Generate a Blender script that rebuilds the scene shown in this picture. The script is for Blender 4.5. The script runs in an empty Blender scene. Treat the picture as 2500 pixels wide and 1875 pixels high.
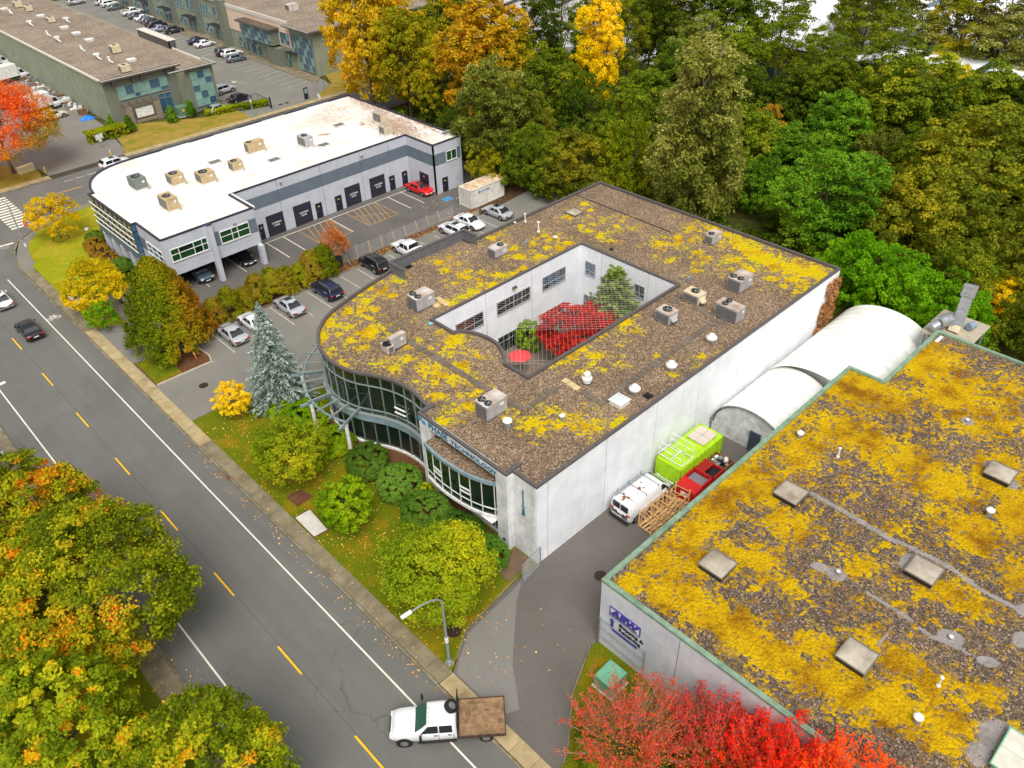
import bpy, math, random
import numpy as np
from mathutils import Vector, Matrix
from mathutils.geometry import tessellate_polygon, delaunay_2d_cdt

# ------------------------------------------------------------------ camera, world, sun, exposure
SC = bpy.context.scene
PITCH, ROLL, YAW, FPX, CAMH = 0.650295394, 0.0327942712, 0.749488762, 1967.0, 47.0
f_ = np.array([math.sin(YAW)*math.cos(PITCH), math.cos(YAW)*math.cos(PITCH), -math.sin(PITCH)])
r_ = np.array([math.cos(YAW), -math.sin(YAW), 0.0])
d_ = np.cross(f_, r_)
r2 = r_*math.cos(ROLL) + d_*math.sin(ROLL)
d2 = -r_*math.sin(ROLL) + d_*math.cos(ROLL)
RM = np.array([r2, d2, f_])
cam = bpy.data.cameras.new('camera')
cam.sensor_width = 36.0
cam.lens = FPX/2500.0*36.0
cam.clip_start = 0.5
cam.clip_end = 6000
co = bpy.data.objects.new('camera', cam)
SC.collection.objects.link(co)
up = -d2; bk = -f_
co.matrix_world = Matrix(((r2[0], up[0], bk[0], 0), (r2[1], up[1], bk[1], 0), (r2[2], up[2], bk[2], CAMH), (0, 0, 0, 1)))
SC.camera = co

SUN_EL, SUN_AZ = math.radians(58), math.radians(215)     # azimuth from +Y towards +X
W = bpy.data.worlds.new('World'); SC.world = W; W.use_nodes = True
nt = W.node_tree; nt.nodes.clear()
sky = nt.nodes.new('ShaderNodeTexSky'); sky.sky_type = 'NISHITA'; sky.sun_disc = False
sky.sun_elevation = SUN_EL; sky.sun_rotation = SUN_AZ
sky.air_density = 1.0; sky.dust_density = 6.0; sky.ozone_density = 1.0
hs = nt.nodes.new('ShaderNodeHueSaturation'); hs.inputs['Saturation'].default_value = 0.10
bg = nt.nodes.new('ShaderNodeBackground'); bg.inputs['Strength'].default_value = 0.15
wo = nt.nodes.new('ShaderNodeOutputWorld')
wm = nt.nodes.new('ShaderNodeMix'); wm.data_type = 'RGBA'; wm.blend_type = 'MULTIPLY'; wm.inputs[0].default_value = 1.0; wm.inputs[7].default_value = (1.0, .985, .95, 1)   # warm grey overcast
nt.links.new(sky.outputs[0], hs.inputs['Color']); nt.links.new(hs.outputs[0], wm.inputs[6]); nt.links.new(wm.outputs[2], bg.inputs[0]); nt.links.new(bg.outputs[0], wo.inputs[0])
sl = bpy.data.lights.new('sun', 'SUN'); sl.energy = 1.35; sl.angle = math.radians(30); sl.color = (1.0, 0.955, 0.88)
so = bpy.data.objects.new('sun', sl); SC.collection.objects.link(so)
sd = Vector((math.sin(SUN_AZ)*math.cos(SUN_EL), math.cos(SUN_AZ)*math.cos(SUN_EL), math.sin(SUN_EL)))
so.rotation_euler = sd.to_track_quat('Z', 'Y').to_euler(); so.location = (0, 0, 120)
SC.render.engine = 'CYCLES'
SC.view_settings.view_transform = 'Standard'; SC.view_settings.look = 'None'
SC.view_settings.exposure = 0.22; SC.view_settings.gamma = 1.0
SC.view_settings.use_curve_mapping = False

# ------------------------------------------------------------------ helpers
R = random.Random(7)
COL = SC.collection
def G(px, py, z=0.0):
    """photo pixel (2500x1875) -> point on the horizontal plane z"""
    d = RM.T @ np.array([(px-1250)/FPX, (py-937.5)/FPX, 1.0])
    t = (z-CAMH)/d[2]
    return Vector((d[0]*t, d[1]*t, z))
def P2(X, Y, Z):
    c = RM @ np.array([X, Y, Z-CAMH]); return 1250+FPX*c[0]/c[2], 937.5+FPX*c[1]/c[2]
def P2a(A):
    c = (A-np.array([0, 0, CAMH])) @ RM.T
    return 1250+FPX*c[:, 0]/c[:, 2], 937.5+FPX*c[:, 1]/c[:, 2]
def S(r, g, b, k=1.0):
    def l(c):
        c /= 255.0
        return c/12.92 if c <= .04045 else ((c+.055)/1.055)**2.4
    return (l(r)*k, l(g)*k, l(b)*k)
def tag(o, label=None, cat=None, group=None, kind=None):
    if label: o['label'] = label
    if cat: o['category'] = cat
    if group: o['group'] = group
    if kind: o['kind'] = kind
    return o
def empty(name, loc=(0, 0, 0), rz=0.0, label=None, cat=None, group=None):
    o = bpy.data.objects.new(name, None); COL.objects.link(o)
    o.location = loc; o.rotation_euler = (0, 0, rz); o.empty_display_size = .2
    return tag(o, label, cat, group)
def copy_tree(o, parent=None, ob=None):
    c = o.copy(); COL.objects.link(c); c.parent = parent
    for ch in KIDS.get(o.name, []):
        k = copy_tree(ch, c)
        KIDS.setdefault(c.name, []).append(k)
    return c
KIDS = {}
def setp(o, parent):
    o.parent = parent
    if parent is not None: KIDS.setdefault(parent.name, []).append(o)
def link(name, me, parent=None, mats=None):
    o = bpy.data.objects.new(name, me); COL.objects.link(o)
    if parent is not None: setp(o, parent)
    return o
class MB:
    def __init__(s): s.v = []; s.f = []; s.m = []
    def add(s, vs, fs, mi=0):
        n = len(s.v); s.v += [tuple(v) for v in vs]
        for f in fs: s.f.append(tuple(i+n for i in f)); s.m.append(mi)
        return s
    def box(s, x0, x1, y0, y1, z0, z1, mi=0):
        return s.add([(x0,y0,z0),(x1,y0,z0),(x1,y1,z0),(x0,y1,z0),(x0,y0,z1),(x1,y0,z1),(x1,y1,z1),(x0,y1,z1)],
              [(0,3,2,1),(4,5,6,7),(0,1,5,4),(1,2,6,5),(2,3,7,6),(3,0,4,7)], mi)
    def bar(s, p, q, w, h, mi=0, upv=(0, 0, 1)):
        p = Vector(p); q = Vector(q); d = (q-p).normalized(); u = Vector(upv)
        if abs(d.dot(u)) > .98: u = Vector((1, 0, 0))
        a = d.cross(u).normalized()*w/2; b = a.cross(d).normalized()*h/2
        vs = [p-a-b, p+a-b, p+a+b, p-a+b, q-a-b, q+a-b, q+a+b, q-a+b]
        return s.add(vs, [(0,1,2,3),(7,6,5,4),(0,4,5,1),(1,5,6,2),(2,6,7,3),(3,7,4,0)], mi)
    def tube(s, p, q, r, r2=None, n=8, mi=0, cap=True):
        p = Vector(p); q = Vector(q); r2 = r if r2 is None else r2
        d = (q-p).normalized(); u = Vector((0, 0, 1)) if abs(d.z) < .95 else Vector((1, 0, 0))
        a = d.cross(u).normalized(); b = a.cross(d)
        vs = []
        for c, rr in ((p, r), (q, r2)):
            for i in range(n):
                t = 2*math.pi*i/n; vs.append(c+a*math.cos(t)*rr+b*math.sin(t)*rr)
        fs = [(i, (i+1) % n, n+(i+1) % n, n+i) for i in range(n)]
        if cap: fs += [tuple(range(n-1, -1, -1)), tuple(range(n, 2*n))]
        return s.add(vs, fs, mi)
    def path(s, pts, r, n=6, mi=0):
        for i in range(len(pts)-1):
            s.tube(pts[i], pts[i+1], r if not isinstance(r, (list, tuple)) else r[i], None if not isinstance(r, (list, tuple)) else r[i+1], n, mi)
        return s
    def prism(s, poly, z0, z1, mi=0, bottom=False):
        n = len(poly); vs = [(p[0], p[1], z0) for p in poly]+[(p[0], p[1], z1) for p in poly]
        a = sum(poly[i][0]*poly[(i+1) % n][1]-poly[(i+1) % n][0]*poly[i][1] for i in range(n))
        fs = [(i, (i+1) % n, n+(i+1) % n, n+i) for i in range(n)]
        fs.append(tuple(range(n, 2*n)))
        if bottom: fs.append(tuple(range(n-1, -1, -1)))
        if a < 0: fs = [tuple(reversed(f)) for f in fs]
        return s.add(vs, fs, mi)
    def lathe(s, prof, n=16, c=(0, 0, 0), mi=0):
        vs = []; m = len(prof)
        for r, z in prof:
            for i in range(n):
                t = 2*math.pi*i/n; vs.append((c[0]+r*math.cos(t), c[1]+r*math.sin(t), c[2]+z))
        fs = [(j*n+i, j*n+(i+1) % n, (j+1)*n+(i+1) % n, (j+1)*n+i) for j in range(m-1) for i in range(n)]
        fs.append(tuple((m-1)*n+i for i in range(n)))
        return s.add(vs, fs, mi)
    def quad(s, a, b, c, d, mi=0): return s.add([a, b, c, d], [(0, 1, 2, 3)], mi)
    def mesh(s, name, mats, smooth=False):
        me = bpy.data.meshes.new(name); me.from_pydata(s.v, [], s.f)
        for m in (mats if isinstance(mats, (list, tuple)) else [mats]): me.materials.append(m)
        if any(s.m): me.polygons.foreach_set('material_index', s.m)
        if smooth: me.polygons.foreach_set('use_smooth', [True]*len(me.polygons))
        me.update(); return me
    def build(s, name, mats, parent=None, smooth=False, bevel=0, seg=2):
        o = link(name, s.mesh(name, mats, smooth), parent)
        if bevel:
            b = o.modifiers.new('bevel', 'BEVEL'); b.width = bevel; b.segments = seg; b.limit_method = 'ANGLE'
        return o
def struct(o): o['kind'] = 'structure'; return o

# ------------------------------------------------------------------ materials
def newmat(name):
    m = bpy.data.materials.new(name); m.use_nodes = True
    t = m.node_tree; t.nodes.clear()
    out = t.nodes.new('ShaderNodeOutputMaterial'); b = t.nodes.new('ShaderNodeBsdfPrincipled')
    t.links.new(b.outputs[0], out.inputs[0])
    return m, t, b, out
def nd(t, typ, **kw):
    n = t.nodes.new('ShaderNode'+typ)
    for k, v in kw.items(): setattr(n, k, v)
    return n
def coords(t, mode):
    if mode == 'W':
        return nd(t, 'NewGeometry').outputs['Position']
    return nd(t, 'TexCoord').outputs['Object']
def noise(t, vec, scale, detail=4, rough=.55, dist=0):
    n = nd(t, 'TexNoise'); n.inputs['Scale'].default_value = scale; n.inputs['Detail'].default_value = detail
    n.inputs['Roughness'].default_value = rough; n.inputs['Distortion'].default_value = dist
    t.links.new(vec, n.inputs['Vector']); return n.outputs[0]
def ramp(t, fac, stops, interp='LINEAR'):
    r = nd(t, 'ValToRGB'); r.color_ramp.interpolation = interp
    e = r.color_ramp.elements
    while len(e) < len(stops): e.new(.5)
    for i, (p, c) in enumerate(stops):
        e[i].position = p; e[i].color = (*c, 1) if len(c) == 3 else c
    t.links.new(fac, r.inputs[0]); return r.outputs[0]
def mix(t, fac, a, b, typ='MIX'):
    m = nd(t, 'Mix', data_type='RGBA', blend_type=typ)
    for k, v in ((0, fac), (6, a), (7, b)):
        if isinstance(v, (int, float)): m.inputs[k].default_value = v
        elif isinstance(v, tuple): m.inputs[k].default_value = (*v, 1)
        else: t.links.new(v, m.inputs[k])
    return m.outputs[2]
def mth(t, op, a, b=None, c=None):
    m = nd(t, 'Math', operation=op)
    for i, v in enumerate((a, b, c)):
        if v is None: continue
        if isinstance(v, (int, float)): m.inputs[i].default_value = v
        else: t.links.new(v, m.inputs[i])
    return m.outputs[0]
def bump(t, b, h, strength=.3, dist=.02):
    n = nd(t, 'Bump'); n.inputs['Strength'].default_value = strength; n.inputs['Distance'].default_value = dist
    t.links.new(h, n.inputs['Height']); t.links.new(n.outputs[0], b.inputs['Normal'])
def G3(v): return (v, v, v)
def mat(name, col, rough=.6, metal=0.0, var=.12, scale=2.0, c2=None, bmp=0.0, bscale=40, mode='O', spec=.4, streak=0, coat=0):
    m, t, b, o = newmat(name)
    v = coords(t, mode)
    n = noise(t, v, scale, 6, .6)
    hi = tuple(min(1, c*(1+var)) for c in col); lo = c2 if c2 else tuple(c*(1-var) for c in col)
    c = ramp(t, n, [(.3, lo), (.68, hi)])
    if streak:      # rain streaks / grime running down a wall
        mp = nd(t, 'Mapping'); mp.inputs['Scale'].default_value = (1.3, 1.3, .09); t.links.new(v, mp.inputs[0])
        s = noise(t, mp.outputs[0], 2.2, 6, .7)
        c = mix(t, ramp(t, s, [(.48, G3(0)), (.75, G3(streak))]), c, tuple(x*.55 for x in col))
    t.links.new(c, b.inputs['Base Color'])
    b.inputs['Roughness'].default_value = rough; b.inputs['Metallic'].default_value = metal
    b.inputs['Specular IOR Level'].default_value = spec
    if coat: b.inputs['Coat Weight'].default_value = coat; b.inputs['Coat Roughness'].default_value = .06
    if bmp: bump(t, b, noise(t, v, bscale, 3, .6), bmp, .02)
    return m
def emit_free_glass(name, col, rough=.06):
    m, t, b, o = newmat(name); v = coords(t, 'O')
    c = ramp(t, noise(t, v, .6, 2), [(.3, tuple(x*.7 for x in col)), (.7, col)])
    t.links.new(c, b.inputs['Base Color']); b.inputs['Roughness'].default_value = rough
    b.inputs['Specular IOR Level'].default_value = .8; b.inputs['IOR'].default_value = 1.55
    return m
# ------------------------------------------------------------------ ground materials
def asphalt(name, col, crack=.35, patch=.16, lane=False):
    m, t, b, o = newmat(name); v = coords(t, 'W')
    big = noise(t, v, .18, 5, .6); fine = noise(t, v, 14, 3, .7); fine2 = noise(t, v, 55, 2, .7)
    c = ramp(t, big, [(.3, tuple(x*(1-patch) for x in col)), (.7, tuple(x*(1+patch) for x in col))])
    c = mix(t, .5, c, ramp(t, fine, [(.3, G3(.62)), (.7, G3(1.25))]), 'MULTIPLY')
    c = mix(t, .5, c, ramp(t, fine2, [(.32, G3(.55)), (.68, G3(1.35))]), 'MULTIPLY')
    if lane:    # tyre-polished, oil-darkened wheel tracks along the road
        mp = nd(t, 'Mapping'); mp.inputs['Scale'].default_value = (1.0, .03, 1); t.links.new(v, mp.inputs[0])
        c = mix(t, ramp(t, noise(t, mp.outputs[0], 1.1, 4, .6), [(.42, G3(0)), (.62, G3(.35))]), c, tuple(x*.72 for x in col))
    if crack:
        vo = nd(t, 'TexVoronoi', feature='DISTANCE_TO_EDGE'); vo.inputs['Scale'].default_value = .16
        wp = nd(t, 'VectorMath', operation='MULTIPLY_ADD'); wn = nd(t, 'TexNoise'); wn.inputs['Scale'].default_value = .8; wn.inputs['Detail'].default_value = 6
        t.links.new(v, wn.inputs['Vector']); t.links.new(wn.outputs[1], wp.inputs[0]); wp.inputs[1].default_value = (1.6, 1.6, 0); t.links.new(v, wp.inputs[2])
        t.links.new(wp.outputs[0], vo.inputs['Vector'])
        k = mth(t, 'MULTIPLY', ramp(t, vo.outputs[0], [(.002, G3(1)), (.007, G3(0))]), ramp(t, noise(t, v, .12, 3), [(.5, G3(0)), (.62, G3(crack))]))
        c = mix(t, k, c, tuple(x*.4 for x in col))
    sa = noise(t, v, .35, 7, .7)
    c = mix(t, ramp(t, sa, [(.62, G3(0)), (.78, G3(.4))]), c, tuple(min(1, x*1.5) for x in col))
    st = noise(t, v, .9, 6, .65)
    c = mix(t, ramp(t, st, [(.66, G3(0)), (.8, G3(.45))]), c, tuple(x*.6 for x in col))
    t.links.new(c, b.inputs['Base Color']); b.inputs['Roughness'].default_value = .82
    bump(t, b, fine2, .25, .01)
    return m
def grassmat(name, g1, g2, dry, dryamt=.5):
    m, t, b, o = newmat(name); v = coords(t, 'W')
    fine = noise(t, v, 9, 6, .75); mid = noise(t, v, .55, 5, .6); big = noise(t, v, .16, 4, .6)
    c = ramp(t, fine, [(.3, tuple(x*.55 for x in g1)), (.52, g1), (.72, g2)])
    d = ramp(t, fine, [(.3, tuple(x*.6 for x in dry)), (.7, tuple(min(1, x*1.25) for x in dry))])
    c = mix(t, ramp(t, mth(t, 'ADD', mth(t, 'MULTIPLY', mid, .6), mth(t, 'MULTIPLY', big, .5)), [(.62-dryamt*.2, G3(0)), (.72-dryamt*.1, G3(.85))]), c, d)
    t.links.new(c, b.inputs['Base Color']); b.inputs['Roughness'].default_value = .95; b.inputs['Specular IOR Level'].default_value = .15
    bump(t, b, noise(t, v, 26, 4, .8), .9, .06)
    return m
A_ROAD = asphalt('asphalt road', S(106, 105, 101), .5, .13, True)
A_LOT = asphalt('asphalt lot', S(124, 121, 114), .55, .12)
A_DOCK = asphalt('asphalt dock', S(96, 92, 88), .3, .16)
A_ALLEY = asphalt('asphalt alley', S(100, 95, 90), .25, .14)
A_PATCH = asphalt('asphalt patch', S(122, 119, 114), 0, .06)
GRASS = grassmat('lawn grass', S(98, 108, 8), S(150, 158, 22), S(150, 122, 18), .35)
GRASS2 = grassmat('dry lawn grass', S(120, 120, 20), S(160, 160, 40), S(168, 136, 70), .95)
GRASS3 = grassmat('bright lawn grass', S(140, 146, 14), S(176, 178, 30), S(176, 158, 46), .5)
MULCH = mat('bark mulch', S(104, 72, 50), .95, 0, .4, 9, S(70, 45, 30), .9, 30, 'W', .1)
SOIL2 = mat('leaf strewn soil', S(86, 66, 44), .95, 0, .4, 2.5, S(52, 42, 30), .8, 12, 'W', .1)
SOIL = mat('forest floor', S(78, 80, 36), .95, 0, .4, .5, S(50, 48, 24), .9, 8, 'W', .1)
WALK = mat('pavement concrete', S(132, 122, 100), .9, 0, .16, .8, S(104, 96, 78), .3, 50, 'W', .2)  # concrete tone with the shade under the trees put into the colour
WALK2 = mat('crossing concrete', S(172, 155, 118), .9, 0, .14, .8, S(142, 126, 94), .3, 50, 'W', .2)
KERBM = mat('kerb concrete', S(134, 126, 106), .9, 0, .2, 1.2, S(96, 86, 66), .3, 40, 'W', .2)
def paint(name, col, wear=.38):
    m, t, b, o = newmat(name); v = coords(t, 'W')
    c = ramp(t, noise(t, v, 1.5, 4), [(.3, tuple(x*.85 for x in col)), (.7, col)])
    w = ramp(t, noise(t, v, 12, 6, .8), [(wear, G3(1)), (wear+.07, G3(0))])
    c = mix(t, w, c, S(110, 106, 100))
    t.links.new(c, b.inputs['Base Color']); b.inputs['Roughness'].default_value = .8
    return m
YEL = paint('yellow road paint', S(240, 185, 12), .3); WHT = paint('white road paint', S(228, 222, 208), .3)
YEL2 = paint('worn yellow paint', S(216, 160, 40), .46); WHT2 = paint('worn white paint', S(214, 208, 198), .42); BLUP = paint('blue paint', S(60, 140, 190), .42)

def sheet(name, poly, z, m, parent=None, kind=True):
    b = MB(); n = len(poly)
    a = sum(poly[i][0]*poly[(i+1) % n][1]-poly[(i+1) % n][0]*poly[i][1] for i in range(n))
    if a < 0: poly = poly[::-1]
    tri = tessellate_polygon([[Vector((p[0], p[1], 0)) for p in poly]])
    vs = [(p[0], p[1], z) for p in poly]; fs = []
    for q in tri:
        A, B, C = (vs[i] for i in q)
        cr = (B[0]-A[0])*(C[1]-A[1])-(B[1]-A[1])*(C[0]-A[0])
        fs.append(tuple(q) if cr > 0 else tuple(reversed(q)))
    b.add(vs, fs)
    o = b.build(name, m, parent)
    if kind and parent is None: struct(o)
    return o
def slab(name, poly, z0, z1, m, parent=None):
    o = sheet(name, poly, z1, m, parent)
    b = MB(); n = len(poly)
    for i in range(n):
        p, q = poly[i], poly[(i+1) % n]
        b.quad((p[0], p[1], z0), (q[0], q[1], z0), (q[0], q[1], z1), (p[0], p[1], z1))
    b.v = [tuple(v) for v in b.v]
    me = o.data; vs = [tuple(v.co) for v in me.vertices]; fs = [tuple(p.vertices) for p in me.polygons]
    b.add(vs, fs); me2 = b.mesh(name, m); o.data = me2
    return o
ground = sheet('ground', [(-2000, -2000), (2000, -2000), (2000, 2000), (-2000, 2000)], -.08, SOIL)
road = sheet('road', [(4.7, -40), (16.25, -40), (16.25, 104), (16.25, 420), (4.7, 420)], 0, A_ROAD)
side = sheet('side_street', [(16.0, 103), (16.3, 104), (16.8, 108.6), (18.6, 113.2), (21.6, 115.6), (26.7, 118), (32, 118.6), (230, 118.6), (230, 131.4), (-60, 131.4), (-60, 118.6), (4.7, 118.6), (16, 118.6)], -.004, A_ROAD)
lot = sheet('parking_lot', [(17.6, 58), (80, 58), (80, 76.2), (66, 76.2), (26.8, 84), (26.8, 91), (20.4, 91), (20.4, 83.2), (17.6, 84.6)], .05, A_LOT)
dock = sheet('loading_yard', [(24, 76.4), (76, 76.4), (76, 91), (26.9, 91)], .056, A_DOCK)
drive = sheet('driveway', [(17.6, 25.5), (18.5, 26.1), (20.4, 27.3), (26.1, 28.2), (72, 28.2), (72, 20), (26, 20), (25.5, 20.6), (22.1, 19.1), (18.9, 16.5), (17.6, 16.2)], .03, A_ALLEY)
sheet('driveway_patch', [(17.75, 25.3), (18.6, 26.0), (20.4, 27.1), (25.6, 27.6), (26.4, 27.9), (24.5, 26.6), (20.8, 23.2), (18.9, 20.6), (18.2, 20.9), (17.75, 21.5)], .034, A_PATCH)
far_lot = sheet('far_parking_lot', [(63.4, 131.5), (76.5, 131.5), (84, 139), (86, 150), (90, 260), (64, 260), (64, 148), (60, 139)], .02, A_LOT)
sheet('side_driveway', [(29.6, 131.5), (41, 131.5), (42.5, 137.5), (44.5, 150), (45.4, 230), (8, 230), (20, 150), (29.4, 137)], .02, A_LOT)
slab('lawn', [(17.6, 25.6), (18.4, 26.1), (20.4, 27.3), (25.9, 28.0), (30, 28.0), (30, 58.4), (23.3, 58.6), (22.9, 62.3), (17.6, 62.3)], 0, .12, GRASS)
slab('lawn', [(17.6, 84.6), (20.4, 83.2), (20.7, 90.6), (25.9, 92), (26.6, 104), (28.6, 110.5), (38, 112), (38, 118.4), (30, 118.4), (26.7, 117.9), (21.7, 115.4), (18.9, 112.4), (17.7, 107), (17.6, 96)], 0, .12, GRASS3)
slab('lawn', [(17.6, 16), (18.9, 16.4), (22.1, 18.9), (25.5, 20.4), (27, 20.4), (27, -30), (17.6, -30)], 0, .12, GRASS)
slab('lawn', [(-60, -40), (3.0, -40), (3.0, 104), (0, 112), (-6, 116), (-60, 117)], 0, .12, GRASS)
slab('lawn', [(41.3, 133), (64, 133), (64, 138.6), (58, 139.4), (46, 147), (44.6, 147), (42.6, 137.5)], 0, .12, GRASS2)
slab('lawn', [(76.8, 133), (108, 133), (108, 150), (88, 148), (84.5, 139)], 0, .12, GRASS2)
slab('lawn', [(-60, 133), (28.6, 133), (29.2, 137), (25, 144), (19, 152), (6, 230), (-60, 230)], 0, .12, GRASS2)
isl = slab('planting_island', [(17.7, 70.1), (23.4, 69.9), (23.7, 71), (23.5, 73.0), (21, 74.4), (17.7, 75.2)], .05, .17, MULCH)
sheet('island_grass', [(17.8, 70.2), (20.4, 70.1), (20.6, 72.6), (19.6, 74.6), (17.8, 75.1)], .18, GRASS)
slab('planting_bed', [(20.6, 75.0), (46.5, 75.4), (66, 76.3), (66, 76.9), (46, 76.8), (43.6, 77.4), (26, 77.6), (22, 79)], .05, .15, MULCH)
slab('planting_bed', [(64.8, 74.9), (78, 76), (78, 84), (70.6, 84), (71.6, 79.8), (71.6, 77.0), (66.2, 76.6)], .05, .14, SOIL2)
slab('planting_bed', [(24.5, 30), (27.4, 30), (28.6, 40), (28.8, 45), (26.5, 50), (26.8, 55), (25, 58.3), (23.4, 58.3), (23.4, 52), (25.4, 46), (25, 38)], .1, .16, MULCH)
slab('footpath', [(24.9, 98), (26.6, 97.4), (26.9, 105.5), (25.6, 105.6), (24.2, 103.8), (23.8, 101)], .1, .135, A_ALLEY)
slab('footpath', [(25.2, 28.25), (27.9, 28.25), (27.9, 30.2), (25.6, 30.2)], .1, .15, mat('worn soil', S(104, 84, 66), .95, 0, .2, 1, None, .5, 30, 'W'))

# ---- kerbs and pavement slabs
def kerb(name, pts, w, h, m):
    b = MB()
    for i in range(len(pts)-1):
        p, q = Vector(pts[i]), Vector(pts[i+1]); d = (q-p).normalized(); n_ = Vector((-d.y, d.x))*w/2
        zz0 = 0.0
        vs = [(p.x-n_.x, p.y-n_.y), (p.x+n_.x, p.y+n_.y), (q.x+n_.x, q.y+n_.y), (q.x-n_.x, q.y-n_.y)]
        b.prism(vs, -.05, h)
    o = b.build(name, m); struct(o)
    if w > .1:
        bv = o.modifiers.new('bevel', 'BEVEL'); bv.width = .02; bv.segments = 1
    return o
kerb('kerb', [(16.34, 84), (16.3, 103), (16.4, 105.5), (16.9, 108.7), (17.6, 111), (18.7, 113.3), (20, 114.6), (21.7, 115.7), (26.8, 118.05), (32, 118.7), (120, 118.7)], .18, .13, KERBM)
kerb('kerb', [(16.34, 25.6), (16.34, 60.2)], .18, .13, KERBM); kerb('kerb', [(16.34, 60.2), (16.34, 84)], .18, .035, KERBM)
kerb('kerb', [(16.34, 15.8), (16.34, 25.6)], .18, .035, KERBM); kerb('kerb', [(16.34, -30), (16.34, 15.8)], .18, .13, KERBM)
kerb('kerb', [(4.6, -40), (4.6, 108), (3.6, 113), (0, 117), (-6, 118.5), (-60, 118.6)], .18, .13, KERBM)
kerb('kerb', [(-60, 131.5), (29.5, 131.5)], .18, .13, KERBM); kerb('kerb', [(41.2, 131.5), (63.2, 131.5)], .18, .13, KERBM); kerb('kerb', [(76.8, 131.5), (200, 131.5)], .18, .13, KERBM)
kerb('kerb', [(17.7, 62.35), (22.95, 62.35), (23.3, 58.5)], .14, .17, KERBM)
kerb('kerb', [(17.75, 70.0), (23.45, 69.8), (23.8, 71), (23.6, 73.1)], .16, .2, mat('pale kerb', S(176, 166, 148), .9, 0, .15, 2, None, .3, 40, 'W'))
kerb('kerb', [(24, 75.3), (46.5, 75.3), (66, 76.2)], .15, .17, KERBM)
kerb('kerb', [(17.7, 84.7), (20.4, 83.1), (20.5, 91)], .14, .18, KERBM)
kerb('kerb', [(17.7, 16.1), (18.9, 16.5), (22.1, 19.0), (25.5, 20.5)], .12, .1, KERBM)
kerb('kerb', [(41.4, 133.2), (42.7, 137.5), (44.4, 147)], .14, .17, KERBM); kerb('kerb', [(63.9, 133.4), (64.1, 138.6), (60, 139.2)], .14, .17, KERBM)
kerb('kerb', [(18.5, 26.15), (20.4, 27.35), (25.9, 28.1)], .08, .14, KERBM)
slab_me = {}
def slabs(pav, axis, a0, a1, c0, c1, z, m, step=1.5):
    """individual concrete pavement slabs with open joints, children of the pavement"""
    n = max(1, round((a1-a0)/step)); L = (a1-a0)/n
    key = (axis, round(L, 3), c0, c1, m.name)
    if key not in slab_me:
        b = MB(); h = (c1-c0)/2-.008; l = L/2-.012
        b.box(*((-h, h, -l, l) if axis == 'Y' else (-l, l, -h, h)), 0, .06); slab_me[key] = b.mesh('slab', m)
    for i in range(n):
        c = a0+L*(i+.5); mid = (c0+c1)/2
        o = link('slab', slab_me[key], pav)
        o.location = (mid, c, z-.05+R.uniform(0, .008)) if axis == 'Y' else (c, mid, z-.05+R.uniform(0, .008))
        o.rotation_euler = (R.uniform(-.004, .004), R.uniform(-.004, .004), 0)
BASEJ = mat('joint soil', S(64, 58, 46), .95)
pav = sheet('pavement', [(16.43, -30), (17.6, -30), (17.6, 107), (16.43, 104)], .075, BASEJ)
slabs(pav, 'Y', 5, 15.8, 16.44, 17.6, .12, WALK); slabs(pav, 'Y', 15.8, 25.5, 16.44, 17.6, .085, WALK2, 1.6)
slabs(pav, 'Y', 25.5, 58.6, 16.44, 17.6, .12, WALK); slabs(pav, 'Y', 58.6, 85, 16.44, 17.6, .085, WALK2, 1.0)
slabs(pav, 'Y', 85, 104, 16.44, 17.6, .12, WALK)
slab('pavement_corner', [(16.45, 104), (16.5, 105.5), (17.0, 108.6), (18.8, 113.1), (21.75, 115.5), (26.8, 117.9), (32, 118.5), (32, 117.4), (26.5, 116.9), (22, 114.6), (19.8, 112.2), (18.4, 108.6), (17.62, 104)], 0, .13, A_LOT)
pavn = sheet('pavement', [(29, 131.6), (29, 133.0), (140, 133.0), (140, 131.6)], .075, BASEJ)
slabs(pavn, 'X', 41, 63.5, 131.62, 133.0, .12, WALK2, 1.8); slabs(pavn, 'X', 63.5, 77, 131.62, 133.0, .09, WALK2, 1.8); slabs(pavn, 'X', 77, 100, 131.62, 133.0, .12, WALK2, 1.8)
pavw = sheet('pavement', [(-20, 131.6), (-20, 133.0), (29.4, 133.0), (29.4, 131.6)], .075, BASEJ)
slabs(pavw, 'X', 18, 29.4, 131.62, 133.0, .12, WALK2, 1.8)
slab('pavement', [(3.0, -40), (4.5, -40), (4.5, 104), (3.0, 104)], 0, .12, WALK)

# ---- painted markings
def strip(name, p, q, w, z, m, parent):
    p = Vector((p[0], p[1], 0)); q = Vector((q[0], q[1], 0)); d = (q-p).normalized(); n_ = Vector((-d.y, d.x, 0))*w/2
    b = MB(); b.quad(*[(v.x, v.y, z) for v in (p-n_, q-n_, q+n_, p+n_)])
    o = b.build(name, m, parent)
    return o
dash = MB(); dash.quad((-.07, -3.0, .005), (.07, -3.0, .005), (.07, 0, .005), (-.07, 0, .005)); dme = dash.mesh('centre_dash', YEL)
for k in range(-3, 14):
    o = link('centre_dash', dme, road); o.location = (10.5, 26.5+9.02*k, 0)
strip('centre_seam', (10.62, -40), (10.62, 104), .03, .004, mat('dark seam', S(70, 69, 66), .9), road)
strip('edge_line', (14.42, -40), (14.42, 103.7), .12, .005, WHT, road); strip('edge_line', (6.5, -40), (6.5, 104), .12, .005, WHT, road)
zb = MB(); zb.quad((-1.45, -.26, .008), (1.45, -.26, .008), (1.45, .26, .008), (-1.45, .26, .008)); zme = zb.mesh('crosswalk_stripe', WHT)
for k in range(13):
    o = link('crosswalk_stripe', zme, side); o.location = (20.8, 117.9+.985*k, 0); o.rotation_euler[2] = -.03
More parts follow.
